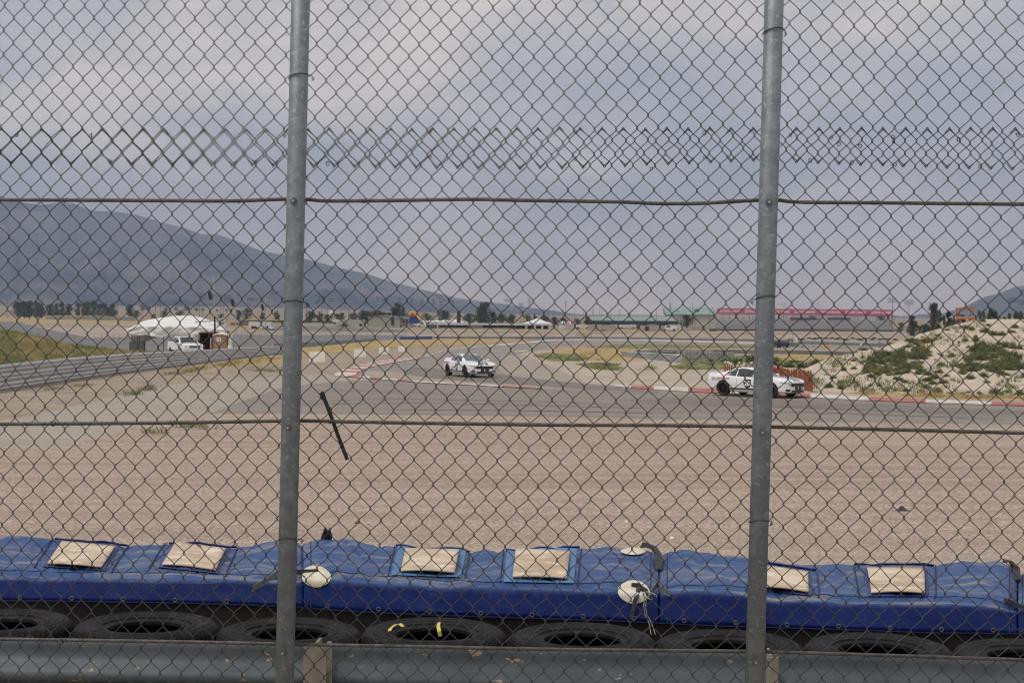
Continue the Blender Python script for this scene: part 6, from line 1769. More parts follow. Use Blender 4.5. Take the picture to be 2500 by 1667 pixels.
MB().box((g.x, Y, g.z + 4.5 * k), (13 * k, 3, 9 * k)).build('wall', mat('shed_tan', (.45, .38, .33), rough=.8), sh)
MB().prism([(g.x - 9 * k, Y - 1.8, g.z + 9 * k), (g.x + 8 * k, Y - 1.8, g.z + 9 * k), (g.x, Y - 1.8, g.z + 14 * k)], (0, 3.6, 0)).build('roof', mat('roof_white', (.7, .7, .7), rough=.6), sh)
MB().box((g.x + 2 * k, Y - 1.55, g.z + 4 * k), (3 * k, .1, 7 * k)).build('door', mat('shed_red', (.25, .10, .08), rough=.8), sh)
tk = thing('water_tank', 'round pale tank with a brown patch on a stand behind the trees', 'tank', base(810, 1100)); c = at(810, 766, 1100)
MB().lathe([(0, -2.2), (1.4, -1.9), (2.0, -.6), (2.0, .8), (1.2, 1.9), (0, 2.2)], c, n=18).build('tank', mat('tank_cream', (.58, .55, .48), rough=.6), tk, smooth=True)
MB().cyl((c.x, c.y, T(c.x, c.y)), c + Vector((0, 0, -1.8)), .7, n=8).build('stand', pole_m, tk)
MB().box(c + Vector((.2, -2.0, -.3)), (1.6, .2, .6)).build('brown_patch', mat('brown_emblem', (.12, .05, .03)), tk)
def trailer_box(px0, px1, yt, yb, label, m, depth=3.0, Y=None, name='trailer', wheels=True, group='vehicles and trailers in the paddock'):
    g = gnd((px0 + px1) / 2, yb) if Y is None else base((px0 + px1) / 2, Y)
    Y = g.y; a, b = at(px0, yb, Y), at(px1, yt, Y); hz = b.z - g.z
    r = thing(name, label, name.replace('_', ' '), g, group=group)
    r0 = hz * .22 if wheels else 0
    MB().box(((a.x + b.x) / 2, Y + depth / 2, g.z + r0 + (hz - r0) / 2), (b.x - a.x, depth, hz - r0)).build('body', m, r, bevel=.06)
    MB().box(((a.x + b.x) / 2, Y + depth / 2, b.z + .04), ((b.x - a.x) * 1.01, depth * 1.02, .08)).build('roof', mat('trailer_roof', (.62, .62, .62), rough=.5), r)
    if wheels:
        for f in (.18, .3, .85):
            x = a.x + (b.x - a.x) * f; MB().cyl((x, Y - .02, g.z + r0), (x, Y + .3, g.z + r0), r0, n=12).build('wheel', carblack, r)
    return r
tw = mat('trailer_white', (.66, .66, .66), (.58, .58, .58), scale=.3, rough=.5); tg = mat('trailer_grey', (.42, .42, .42), (.36, .36, .355), scale=.3, rough=.6); tt_ = mat('trailer_tan', (.40, .36, .29), (.36, .32, .26), scale=.3, rough=.7)
trailer_box(607, 662, 786, 803, 'long white semi trailer beside the left fence post', tw)
trailer_box(655, 668, 797, 806, 'small white trailer at the end of the long white one', tw)
trailer_box(826, 890, 781, 797, 'long pale grey trailer behind the brush heap', tg)
trailer_box(812, 830, 780, 791, 'open frame trailer left of the long grey trailer', tw)
rb = thing('bleachers', 'low dark red bleachers behind the white semi trailer', 'bleachers', gnd(605, 795)); g = gnd(605, 796); Y = g.y + 40; k = Y / FPX
for j in range(3):
    a, b = at(563, 793 - j * 2.6, Y + j), at(633, 792 - j * 2.6, Y + j); MB().box(((a.x + b.x) / 2, Y + j, a.z), (b.x - a.x, 1.0, 1.9 * k)).build('tier', mat('bleacher_red', (.26, .045, .05), (.2, .05, .05), scale=.2, rough=.8), rb)
for f in range(8):
    a = at(565 + f * 9.6, 795, Y); MB().cyl((a.x, Y, T(a.x, Y)), (a.x, Y, a.z + .5), .12, n=5).build('leg', pole_m, rb)
gf = thing('windscreen_fence', 'dark green outfield fence with yellow cap beyond the bleachers', 'fence', gnd(640, 785)); A, B = gnd(585, 787), gnd(890, 790)
for i in range(10):
    p, q = A.lerp(B, i / 10), A.lerp(B, (i + .98) / 10); k = p.y / FPX
    MB().add([p, q, q + Vector((0, 0, 6 * k)), p + Vector((0, 0, 6 * k)), p + Vector((0, .1, 0)), q + Vector((0, .1, 0)), q + Vector((0, .1, 6 * k)), p + Vector((0, .1, 6 * k))], [(0, 1, 2, 3), (4, 5, 6, 7), (2, 3, 7, 6)]).build('panel', mat('fence_green', (.06, .10, .075), rough=.8), gf)
MB().tube([A + Vector((0, 0, 6.4 * A.y / FPX)), B + Vector((0, 0, 6.4 * B.y / FPX))], .25, 5).build('cap_rail', mat('orange_rail', (.62, .36, .05)), gf)
ys = thing('warning_sign', 'yellow diamond warning sign on the paddock road', 'sign', gnd(637, 812)); g = gnd(637, 812); Y = g.y; c = at(637, 804, Y); k = Y / FPX
pl = MB().prism([c + Vector((-3.4 * k, 0, 0)), c + Vector((0, 0, -3.4 * k)), c + Vector((3.4 * k, 0, 0)), c + Vector((0, 0, 3.4 * k))], (0, .06, 0)).build('plate', mat('sign_yellow', (.75, .48, .03), rough=.5), ys)
sub('symbol', MB().box(c + Vector((0, -.03, 0)), (.9 * k, .03, 2.6 * k)), carblack, pl); MB().cyl(g, c, .06, n=6).build('post', pole_m, ys)
def link_fence(label, pts, hpx, n, group='far chain link fences'):
    P = [gnd(x, y) for x, y in pts]
    r = thing('paddock_fence', label, 'fence', P[0], group=group)
    for a, b in zip(P, P[1:]):
        for i in range(n + 1):
            p = a.lerp(b, i / n); h = hpx * p.y / FPX
            MB().cyl((p.x, p.y, T(p.x, p.y)), (p.x, p.y, T(p.x, p.y) + h), .055, n=5).build('post', pole_m, r)
        for f in (1.0, .5, .06):
            MB().tube([a + Vector((0, 0, hpx * a.y / FPX * f)), b + Vector((0, 0, hpx * b.y / FPX * f))], .03, 4).build('rail', pole_m, r)
link_fence('far chain link fence left of the canopy', [(150, 830), (320, 829)], 13, 11)
link_fence('chain link fence on the paddock road left of the canopy', [(0, 812), (90, 828), (200, 852)], 18, 8)
link_fence('far chain link fence behind the loudspeaker poles', [(560, 828), (690, 826)], 15, 9)
link_fence('far chain link fence right of the left fence post', [(735, 823), (910, 821)], 9, 12)
link_fence('far chain link fence along the bank below the pit building', [(1060, 822), (1350, 823)], 9, 14)

# brush heap, scaffold and tyre wall
hp = thing('brush_heap', 'heap of dry brown brush before the grey trailer', 'brush heap', gnd(840, 797)); g = gnd(838, 798); k = g.y / FPX
mb = MB(); rr = random.Random(8)
for _ in range(500):
    p = g + Vector((rr.gauss(0, 9) * k, rr.uniform(-2, 2), 0)); d = Vector((rr.gauss(0, 1), rr.gauss(0, 1), rr.random())).normalized() * 2.2 * k; p.z += rr.random() * 5 * k * math.exp(-((p.x - g.x) / (12 * k)) ** 2)
    mb.add([p, p + Vector((.15, 0, 0)), p + d + Vector((.1, 0, 0)), p + d], [(0, 1, 2, 3)])
mb.build('branches', mat('dry_branch', (.13, .09, .065), (.2, .14, .10), scale=.4, rough=.95), hp, fixn=False)
bt = thing('tyre_wall', 'low blue covered tyre wall beyond the yellow grass', 'barrier', gnd(1020, 829)); A, B = gnd(978, 829), gnd(1054, 828)
for i in range(9):
    p, q = A.lerp(B, i / 9), A.lerp(B, (i + .96) / 9); k = p.y / FPX; c = (p + q) / 2
    MB().box((c.x, c.y, c.z + 3.6 * k), ((q - p).length, 1.2, 7.2 * k), math.atan2(q.y - p.y, q.x - p.x)).build('module', mat('blue_cover_far', (.035, .07, .24), (.08, .11, .26), scale=.4, rough=.6), bt, bevel=.15)
cv = thing('chevron_board', 'low green and white chevron board at the far bend', 'board', gnd(1259, 828)); g = gnd(1259, 827.5); k = g.y / FPX
MB().box((g.x, g.y, g.z + 3.2 * k), (16 * k, .2, 6 * k)).build('panel', mat('chevron_white', (.62, .68, .63), rough=.6), cv)
for i in range(4):
    x = g.x + (-6.0 + i * 4.0) * k
    MB().prism([(x - 1.2 * k, g.y - .14, g.z + .4 * k), (x + .4 * k, g.y - .14, g.z + .4 * k), (x + 1.4 * k, g.y - .14, g.z + 6 * k), (x - .2 * k, g.y - .14, g.z + 6 * k)], (0, .03, 0)).build('stripe', mat('chevron_green', (.02, .22, .16), rough=.6), cv)
for i in (-6, 6): MB().box((g.x + i * k, g.y + .2, g.z + 1.5 * k), (.2, .2, 3 * k)).build('leg', pole_m, cv)

# ================================================================== buildings and paddock in the distance
def bpt(px, py, Y): return at(px, py, Y)
cream = mat('hall_cream', (.50, .47, .39), (.46, .43, .36), scale=.1, rough=.8)
greenroof = mat('roof_green', (.26, .37, .34), (.22, .32, .295), scale=.15, rough=.5, metal=.1)
dkgreen = mat('fascia_green', (.03, .065, .06), rough=.6)
shed_m = mat('steel_shed', (.36, .36, .31), (.33, .33, .285), scale=.2, rough=.7)
conc_b = mat('pit_concrete', (.30, .30, .31), (.25, .25, .255), scale=.2, rough=.85)
dark_m = mat('dark_opening', (.025, .025, .03), rough=.8)
def xz(px, py, Y):
    p = at(px, py, Y); return p.x, p.z
def wall_box(r, name, px0, px1, yt, yb, Y, d, m, bevel=0):
    x0, z0 = xz(px0, yb, Y); x1, z1 = xz(px1, yt, Y)
    return MB().box(((x0 + x1) / 2, Y + d / 2, (z0 + z1) / 2), (abs(x1 - x0), d, abs(z1 - z0))).build(name, m, r, bevel=bevel)
# steel shed and office
Y = 760
r = thing('steel_shed', 'pale grey steel shed behind the parked tractors', 'shed', base(950, Y))
x0, z0 = xz(899, 797, Y); x1, zt = xz(976, 776, Y); zr = at(935, 771.5, Y).z
MB().prism([(x0, Y, z0 - 1), (x1, Y, z0 - 1), (x1, Y, zt), ((x0 + x1) / 2, Y, zr), (x0, Y, zt)], (0, 14, 0)).build('wall', shed_m, r)
MB().prism([(x0 - .6, Y - .4, zt + .0), ((x0 + x1) / 2, Y - .4, zr + .1), (x1 + .6, Y - .4, zt), (x1 + .6, Y - .4, zt + .35), ((x0 + x1) / 2, Y - .4, zr + .45), (x0 - .6, Y - .4, zt + .35)], (0, 15, 0)).build('roof', mat('shed_roof', (.30, .31, .29), rough=.6), r)
wall_box(r, 'door', 955, 962, 776, 793, Y - .3, .3, dark_m)
r = thing('office_building', 'low office with green roof between the shed and the inflatable slide', 'building', base(985, Y))
wall_box(r, 'wall', 963, 1004, 778, 797, Y + 6, 8, mat('office_wall', (.42, .42, .40), rough=.8))
wall_box(r, 'roof', 961, 1006, 772, 778.5, Y + 5, 9.5, greenroof)
for px in (966, 972, 984, 992): wall_box(r, 'window', px, px + 3, 780, 788, Y + 5.8, .3, dark_m)
# tractors
def tractor(px, yb, body_m, label, hpx=11, flip=1):
    g = gnd(px, yb); k = g.y / FPX; u = hpx * k / 2.6
    r = thing('tractor', label, 'tractor', g, R(20) if flip > 0 else R(160), group='tractors and diggers by the shed'); r.scale = (u, u, u)
    put('chassis', MB().box((.4, 0, .95), (2.6, .7, .5)).mesh('chassis', body_m), r, local=True)
    put('bonnet', MB().prism([(.5, -.4, 1.1), (1.9, -.4, 1.05), (1.9, -.4, 1.5), (.5, -.4, 1.65)], (0, .8, 0)).mesh('bonnet', body_m), r, local=True)
    put('cab', MB().prism([(-.7, -.6, 1.2), (.45, -.6, 1.2), (.35, -.6, 2.45), (-.6, -.6, 2.45)], (0, 1.2, 0)).mesh('cab', mat('tractor_glass', (.06, .07, .07), rough=.2)), r, local=True)
    put('cab_roof', MB().box((-.12, 0, 2.52), (1.25, 1.35, .14)).mesh('cab_roof', body_m), r, local=True)
    put('bucket', MB().prism([(2.2, -.9, .25), (2.9, -.9, .2), (2.9, -.9, .4), (2.35, -.9, .9), (2.1, -.9, .7)], (0, 1.8, 0)).mesh('bucket', mat('bucket_dark', (.08, .07, .06), rough=.7)), r, local=True)
    put('loader_arm', MB().tube([(.2, -.55, 1.5), (1.6, -.55, 1.35), (2.3, -.55, .6)], .09, 5).mesh('loader_arm', body_m), r, local=True)
    for x, rad in ((-.7, .75), (1.4, .48)):
        for s in (-1, 1): put('wheel', MB().cyl((x, s * .45, rad), (x, s * .85, rad), rad, n=16).mesh('wheel', carblack), r, local=True)
yel_m = mat('digger_yellow', (.42, .25, .06), (.32, .19, .06), scale=.5, rough=.6)
tractor(914, 797, mat('digger_dark', (.05, .05, .05), rough=.6), 'dark loader parked before the left end of the steel shed', 13)
tractor(941, 798, yel_m, 'yellow loader parked before the steel shed', 14)
tractor(963, 799, mat('digger_orange', (.36, .16, .05), (.3, .14, .05), scale=.4, rough=.6), 'orange digger parked right of the yellow loader', 15)
tractor(976, 796, mat('tractor_green', (.03, .10, .05), rough=.5), 'green tractor parked beside the orange digger', 13, -1)
tractor(989, 796, yel_m, 'small yellow loader left of the inflatable slide', 9)
# inflatable slide
Y = 740
sl = thing('inflatable_slide', 'blue and red inflatable slide with a yellow arch', 'inflatable slide', base(1010, Y))
bl_m = mat('slide_blue', (.03, .05, .27), rough=.5); ye_m = mat('slide_yellow', (.62, .40, .05), rough=.5); rd_m = mat('slide_red', (.45, .07, .05), rough=.5)
k = Y / FPX
x0, z0 = xz(1000, 792, Y); x1, zt = xz(1016, 771, Y); xe, _ = xz(1028, 792, Y)
MB().prism([(x0, Y, z0), (xe, Y, z0 + .8), (x1, Y, zt), (x0, Y, zt)], (0, 4, 0)).build('body', bl_m, sl)
for yy in (Y - .35, Y + 3.6): MB().tube([(xe + .5, yy, z0 + .6), (x1 + .3, yy, zt + .2)], .42, 8).build('side_tube', ye_m, sl, smooth=True)
MB().box(((x0 + x1) / 2, Y + 2, zt), (x1 - x0 + .3, 4.4, 1.1)).build('red_band', rd_m, sl, bevel=.3)
MB().box(((x0 + x1) / 2, Y + 2, zt + 1.0), (x1 - x0 + .1, 4.3, .8)).build('yellow_band', ye_m, sl, bevel=.3)
c = at(1007, 768, Y)
MB().tube([c + Vector((math.cos(a) * 6.4 * k, -.2, math.sin(a) * 7.2 * k - .3)) for a in lin(-.1, math.pi + .1, 14)], .62, 8).build('arch', ye_m, sl, smooth=True)
# cars and vans near the slide
def small(px, yb, hpx, prof, label, m, rz, width=1.9, cat='van', name='parked_van', group='vehicles and trailers in the paddock'):
    g = gnd(px, yb); k = g.y / FPX; zmax = max(p[1] for p in prof); u = hpx * k / zmax
    top = zmax
    win = [([(x, z) for x, z in ((-.2, zmax * .93), (-.3, zmax * .62), (prof[3][0] * .62, zmax * .62), (prof[3][0] * .42, zmax * .90))], 'side')]
    return vehicle(name, label, cat, g, rz, prof, width, (m, glass_m), ((min(p[0] for p in prof) * .62, zmax * .2), (max(p[0] for p in prof) * .66, zmax * .2)), win, sc=u, group=group)
red_c = mat('paint_red', (.28, .02, .03), rough=.3); white_c = mat('paint_white', (.66, .66, .66), rough=.35)
small(1000, 798, 6.5, SEDAN, 'dark red car parked below the inflatable slide', red_c, R(170), cat='car', name='parked_car')
small(1020, 796, 9, VAN, 'white van parked right of the red car', white_c, R(160))
small(1034, 798, 10, PICK, 'white pickup parked before the tent row', white_c, R(175), cat='truck', name='parked_truck')
d = thing('dumpster', 'blue steel dumpster at the left end of the pit building', 'dumpster', gnd(1053, 801)); g = gnd(1053, 803); k = g.y / FPX
MB().prism([(g.x - 12 * k, g.y, g.z + 9.5 * k), (g.x + 13 * k, g.y, g.z + 9.5 * k), (g.x + 12.5 * k, g.y, g.z + .3), (g.x - 9 * k, g.y, g.z + .3)], (0, 2.5, 0)).build('bin', mat('dumpster_blue', (.035, .10, .21), (.05, .12, .22), scale=.5, rough=.6), d)
for i in range(6): MB().box((g.x + (-8 + i * 4) * k, g.y - .06, g.z + 5 * k), (.18, .12, 8 * k)).build('rib', mat('dumpster_blue', (.035, .10, .21)), d)
MB().box((g.x, g.y - .1, g.z + 9.4 * k), (25.5 * k, .2, .2)).build('rim', mat('dumpster_blue', (.035, .1, .21)), d)
# long flat-roofed pit building
Y = 715
pb = thing('pit_building', 'long flat roofed pit wall with dark openings and a pale roof edge', 'building', base(1200, Y))
wall_box(pb, 'roof', 1068, 1345, 790, 793.2, Y - 1.5, 9, mat('roof_edge', (.56, .56, .55), rough=.7))
wall_box(pb, 'back_wall', 1070, 1343, 793, 808, Y + 5, .5, dark_m)
wall_box(pb, 'parapet', 1068, 1262, 800, 808.5, Y - 1, .4, conc_b)
wall_box(pb, 'cabin', 1142, 1178, 793, 808, Y - .8, 4, conc_b)
for px in (1285, 1306, 1324, 1341, 1356): wall_box(pb, 'column', px - 2.6, px + 2.6, 793, 810, Y - 1.4, .8, cream)
for px in (1072, 1090, 1110, 1128, 1196, 1215, 1238, 1258): wall_box(pb, 'post', px - .6, px + .6, 793, 801, Y - 1, .3, conc_b)
for px in (1262, 1275, 1295, 1315): wall_box(pb, 'low_wall', px - 5, px + 5, 802, 809, Y - .9, .3, conc_b)
wall_box(pb, 'dark_bay', 1257, 1268, 799, 809, Y - 1.3, .3, dark_m)
# tents
tent_m = mat('tent_white', (.74, .75, .78), (.68, .69, .72), scale=.5, rough=.6)
def tent(px0, px1, ypeak, yeave, ybase, Y, label, group='white event tents', legs=True):
    x0, ze = xz(px0, yeave, Y); x1, _ = xz(px1, yeave, Y); zp = at(px0, ypeak, Y).z; zb = T(x0, Y); zv = at(px0, yeave + (ybase - yeave) * .35, Y).z
    r = thing('event_tent', label, 'tent', Vector(((x0 + x1) / 2, Y, zb)), group=group)
    d = (x1 - x0) * .7; cx, cy = (x0 + x1) / 2, Y + d / 2
    B = [(x0, Y), (x1, Y), (x1, Y + d), (x0, Y + d)]
    mb = MB(); rows = []
    for t in lin(0, 1, 6):
        z = ze + (zp - ze) * (t ** 1.15)
        rows.append([(cx + (bx - cx) * (1 - t * .999), cy + (by - cy) * (1 - t * .999), z) for bx, by in B])
    mb.grid(rows, closed_u=True).build('roof', tent_m, r)
    for (ax, ay), (bx, by) in zip(B, B[1:] + B[:1]):
        MB().add([(ax, ay, ze), (bx, by, ze), (bx, by, zv), (ax, ay, zv)], [(0, 1, 2, 3)]).build('valance', tent_m, r)
    if legs:
        for bx, by in B: MB().cyl((bx, by, zb), (bx, by, ze), .08, n=6).build('leg', pole_m, r)
tent(1274, 1350, 776.5, 789.5, 793, 800, 'big white marquee with a pointed roof over the pit building')
for i, (a, b, yp, ye) in enumerate(((1026, 1045, 781, 784), (1042, 1062, 781, 784.5), (1056, 1078, 780.5, 785), (1072, 1098, 779, 785), (1094, 1122, 777.5, 786), (1108, 1132, 780, 786), (1128, 1145, 782, 786))):
    tent(a, b, yp, ye, 797, 820 + i * 3, 'white event tent %s' % ('behind the parked white vans', 'behind the blue dumpster', 'right of the blue dumpster', 'left of the black tower', 'directly behind the black tower', 'just right of the black tower', 'left of the red life ring')[i])
tent(1158, 1176, 782, 786.5, 797, 815, 'white event tent with dark openings left of the tall tree')
rr_ = thing('life_ring', 'red ring shaped inflatable between two white tents', 'inflatable', base(1138, 800)); c = at(1138, 787, 800); k = 800 / FPX
MB().tube([c + Vector((math.cos(a) * 4.2 * k, 0, math.sin(a) * 3.2 * k)) for a in lin(0, 6.28 * 15 / 16, 16)], 1.1 * k, 6, closed=True).build('ring', rd_m, rr_, smooth=True)
MB().cyl((c.x, c.y, T(c.x, c.y)), c - Vector((0, 0, 3 * k)), .1, n=6).build('stand', pole_m, rr_)
bt_ = thing('screen_tower', 'tall black loudspeaker tower among the white tents', 'tower', base(1120, 780))
wall_box(bt_, 'column', 1115.5, 1124.5, 761, 797, 780, 1.5, spk); wall_box(bt_, 'face', 1116.2, 1123.8, 762, 789, 779.8, .2, mat('screen_face', (.03, .032, .04), rough=.3))
for px in (1211, 1222, 1232): tent(px - 5, px + 6, 784 if px > 1230 else 788, 788.5 if px > 1230 else 790.5, 796, 830, 'small canopy by the pit roof, %s' % ({1211: 'leftmost of three red ones', 1222: 'middle of three red ones', 1232: 'tallest of three red ones'}[px]), 'small red canopies')
for o in bpy.data.objects:
    if o.parent and o.parent.get('group') == 'small red canopies' and o.name.split('.')[0] in ('roof', 'valance'):
        o.data.materials.clear(); o.data.materials.append(mat('canopy_red', (.50, .14, .12), rough=.6))
# flags
for (px, yt, yb, lb, rot) in ((1281, 768, 788, 'tall yellow feather flag left of the marquee', 0), (1273, 776, 788, 'small yellow flag left of the feather flag', 0)):
    Y = 790; g = base(px, Y); k = Y / FPX; r = thing('feather_flag', lb, 'flag', g, group='yellow flags')
    MB().cyl(g, at(px - 1, yt, Y), .06, n=5).build('mast', pole_m, r)
    a, b = at(px, yt, Y), at(px, yb - 3, Y)
    rows = [[Vector((b.x - .1, Y + dy, b.z + (a.z - b.z) * t)), Vector((b.x + (2.6 * k) * math.sin(math.pi * min(1, .25 + t * .75)) + .05, Y + dy + .15 * math.sin(t * 6), b.z + (a.z - b.z) * t))] for t in lin(0, 1, 9) for dy in (0,)]
    o = MB().grid(rows).build('cloth', mat('flag_yellow', (.66, .52, .12), rough=.7), r); o.modifiers.new('t', 'SOLIDIFY').thickness = .03
# striped umbrellas
def umbrella(px, yp, ye, wpx, m, label):
    Y = 750; k = Y / FPX; c = at(px, ye, Y); g = base(px, Y); r = thing('umbrella', label, 'umbrella', g, group='striped umbrellas')
    MB().cyl(g, c + Vector((0, 0, (ye - yp) * k)), .06, n=6).build('pole', pole_m, r)
    N = 12; R_ = wpx / 2 * k; H = (ye - yp) * k
    for i in range(N):
        a0, a1 = 2 * math.pi * i / N, 2 * math.pi * (i + 1) / N
        rows = [[c + Vector((math.cos(a) * R_ * t, math.sin(a) * R_ * t, H * (1 - t ** 1.9))) for a in lin(a0, a1, 3)] for t in lin(.02, 1, 6)]
        MB().grid(rows).build('gore', m if i % 2 else tent_m, r, smooth=True)
umbrella(1374, 783.5, 790.5, 17, mat('umbrella_green', (.02, .16, .08), rough=.6), 'green and white striped umbrella right of the marquee')
umbrella(1393, 783, 790, 19, mat('umbrella_red', (.42, .03, .03), rough=.6), 'red and white striped umbrella right of the green one')
# long green-roofed shed
Y = 770
gs = thing('green_roof_shed', 'long low building with grey green roof and dark green fascia', 'building', base(1550, Y))
wall_box(gs, 'wall', 1442, 1655, 788, 808, Y + 2, 12, mat('shed_wall', (.20, .22, .21), rough=.8))
wall_box(gs, 'fascia', 1440, 1656, 783, 788.5, Y, 13, dkgreen)
x0, z0 = xz(1440, 783, Y - .5); x1, _ = xz(1653, 783, Y - .5); z1 = at(1440, 772, Y).z
MB().add([(x0, Y - .5, z0), (x1, Y - .5, z0), (x1 - 1, Y + 7, z1), (x0 + 1, Y + 7, z1), (x0 + 1, Y + 7.3, z1), (x1 - 1, Y + 7.3, z1), (x1, Y + 14, z0), (x0, Y + 14, z0)], [(0, 1, 2, 3), (2, 3, 4, 5), (4, 5, 6, 7), (0, 3, 4, 7), (1, 2, 5, 6)]).build('roof', mat('roof_sage', (.25, .315, .29), (.22, .28, .255), scale=.1, rough=.6), gs)
for i in range(9): wall_box(gs, 'opening', 1448 + i * 23, 1464 + i * 23, 791, 796, Y + 1.8, .4, dark_m if i % 2 else tw)
# tall hall
Y = 790
hl = thing('hall', 'tall cream hall with ribbed green roof beside the pink banner', 'hall', base(1685, Y))
wall_box(hl, 'wall', 1629, 1745, 768, 806, Y, 14, cream)
x0, z0 = xz(1627, 768.5, Y - .6); x1, _ = xz(1747, 768.5, Y - .6); z1 = at(1690, 750, Y).z
MB().add([(x0, Y - .6, z0), (x1, Y - .6, z0), (x1, Y + 7, z1), (x0 - .9, Y + 7, z1), (x1, Y + 14.6, z0), (x0, Y + 14.6, z0)], [(0, 1, 2, 3), (3, 2, 4, 5), (0, 3, 5), (1, 2, 4)]).build('roof', greenroof, hl)
for i in range(17):
    f = i / 16; xa = x0 + (x1 - x0) * f; xb = x0 - .9 * (1 - f) + (x1 - x0) * f
    MB().tube([(xa, Y - .65, z0 + .05), (xb, Y + 6.9, z1 + .08)], .10, 4).build('roof_rib', mat('rib_pale', (.36, .47, .44), rough=.5), hl)
x0g, zg = xz(1620, 770, Y + 7)
MB().prism([xz(1629, 768, Y)[0:1] + (Y + .1, xz(1629, 768, Y)[1]), (xz(1629, 768, Y)[0], Y + 13.9, xz(1629, 768, Y)[1]), (xz(1627, 768, Y)[0], Y + 7, z1 - .1)], (.2, 0, 0)).build('gable', cream, hl)
for px in (1662, 1697, 1731): wall_box(hl, 'pilaster', px - .5, px + .5, 768.5, 796, Y - .15, .15, mat('pilaster', (.22, .22, .2), rough=.8))
wall_box(hl, 'eave', 1626, 1748, 767.3, 769, Y - .8, .4, greenroof)
for (px, yp) in ((1655, 761), (1698, 757), (1704, 756)): wall_box(hl, 'roof_vent', px - 2.6, px + 2.6, yp - 2, yp + 2, Y + 2.5, 1.5, mat('vent_grey', (.2, .24, .24), rough=.6))
fl = MB().cyl((at(1636, 752, Y + 4).x, Y + 4, z1 - 3), at(1636, 737, Y + 4), .16 * 1.5, n=8).build('flue', frame_m, hl)
# trailers before the halls
for (a, b, yt, yb, lb, m) in ((1365, 1382, 794, 806, 'white box truck left of the grey containers', tw), (1384, 1402, 793, 807, 'weathered grey container right of the umbrellas', tg), (1402, 1438, 793, 803, 'white trailer before the long green roofed shed', tw), (1435, 1503, 794, 808, 'long tan container before the long green roofed shed', tt_), (1504, 1553, 793, 803, 'white trailer with a bulky white cab', tw), (1536, 1549, 790.5, 802, 'white box cab standing on the trailer row', tw), (1560, 1622, 795, 808, 'tan container with a dark doorway', tt_), (1636, 1681, 794, 804, 'white trailer behind the white tow truck', tw), (1682, 1725, 796, 806, 'tan low wall unit left of the grandstand tower', tt_)):
    trailer_box(a, b, yt, yb, lb, m, name='container' if 'container' in lb else 'trailer', wheels='container' not in lb and 'wall' not in lb and 'cab standing' not in lb)
wall_box(bpy.data.objects['pit_building'], 'doorway', 1575, 1584, 797, 808, gnd(1591, 808).y - .4, .3, dark_m).parent = None
o = [o for o in bpy.data.objects if o.name.startswith('doorway')][0]
cont = [o_ for o_ in bpy.data.objects if o_.get('label', '') == 'tan container with a dark doorway'][0]
o.parent = cont; o.matrix_parent_inverse = Matrix.Translation(-cont.location)
small(1634, 808, 14, VAN, 'white tow truck before the trailers', white_c, R(180), cat='truck', name='parked_truck')
small(1671, 806, 8, PICK, 'white pickup before the green tree', white_c, R(5), cat='truck', name='parked_truck')
small(1698, 796, 5.5, VAN, 'white van behind the low wall unit', white_c, R(5))
small(1472, 809, 4, SEDAN, 'rusty brown car wreck before the tan container', mat('rust', (.16, .09, .06), rough=.8), R(5), cat='car', name='parked_car')
# ------------------------------------------------------------------ grandstand
Y = 706
gs_ = thing('grandstand', 'long grey grandstand with a pink banner along its roof', 'grandstand', base(1970, Y))
seat_m = mat('stand_seats', (.56, .565, .575), (.50, .505, .515), scale=.3, rough=.7)
steel_d = mat('stand_steel', (.13, .14, .16), rough=.6)
def gl(px): return lerp_pts([(1745, 752.5), (2182, 756.5)], px)
NS = 15
for j in range(NS):
    t = j / (NS - 1)
    yb = 800.5 - (800.5 - 781.5) * t
    px0, px1 = 1748 + 2 * t, 2182 - 12 * t
    a, b = at(px0, yb + gl(px0) - 754, Y + 14 * t), at(px1, yb + gl(px1) - 754, Y + 14 * t)
    zz_ = (a.z + b.z) / 2
    MB().box(((a.x + b.x) / 2, Y + 14 * t, zz_), (b.x - a.x, .55, .09)).build('bench_row', seat_m, gs_)
    MB().box(((a.x + b.x) / 2, Y + 14 * t + .5, zz_ - .2), (b.x - a.x, .9, .10)).build('footboard', mat('stand_foot', (.46, .465, .475), rough=.8), gs_)
    MB().box(((a.x + b.x) / 2, Y + 14 * t + .95, zz_ - .05), (b.x - a.x, .05, .34)).build('riser', mat('stand_riser', (.44, .445, .455), rough=.8), gs_)
a, b = at(1742, 799, Y - 1.6), at(2200, 803, Y - 1.6)
MB().box(((a.x + b.x) / 2, Y - 1, (a.z + b.z) / 2 - .55), (b.x - a.x, 2.6, .3)).build('walkway', mat('stand_walk', (.34, .345, .35), rough=.7), gs_)
for i in range(45):
    f = i / 44; x = a.x + (b.x - a.x) * f
    z = a.z + (b.z - a.z) * f
    MB().box((x, Y - 2.2, z + .3), (.07, .07, 1.5)).build('rail_post', seat_m, gs_)
for h in (1.0, .6, .2): MB().box(((a.x + b.x) / 2, Y - 2.2, (a.z + b.z) / 2 + h), (b.x - a.x, .05, .06)).build('handrail', seat_m, gs_)
for i in range(24):
    f = i / 23; x = a.x + (b.x - a.x) * f; z = (a.z + b.z) / 2
    MB().box((x, Y - 1.4, (T(x, Y) + z) / 2 - .3), (.26, .26, z - T(x, Y))).build('support', steel_d, gs_)
MB().box(((a.x + b.x) / 2, Y + 1.2, (a.z + T(a.x, Y)) / 2 - .1), (b.x - a.x, .3, (a.z - T(a.x, Y)) * .6)).build('skirt', mat('stand_dark', (.07, .072, .08), rough=.8), gs_)
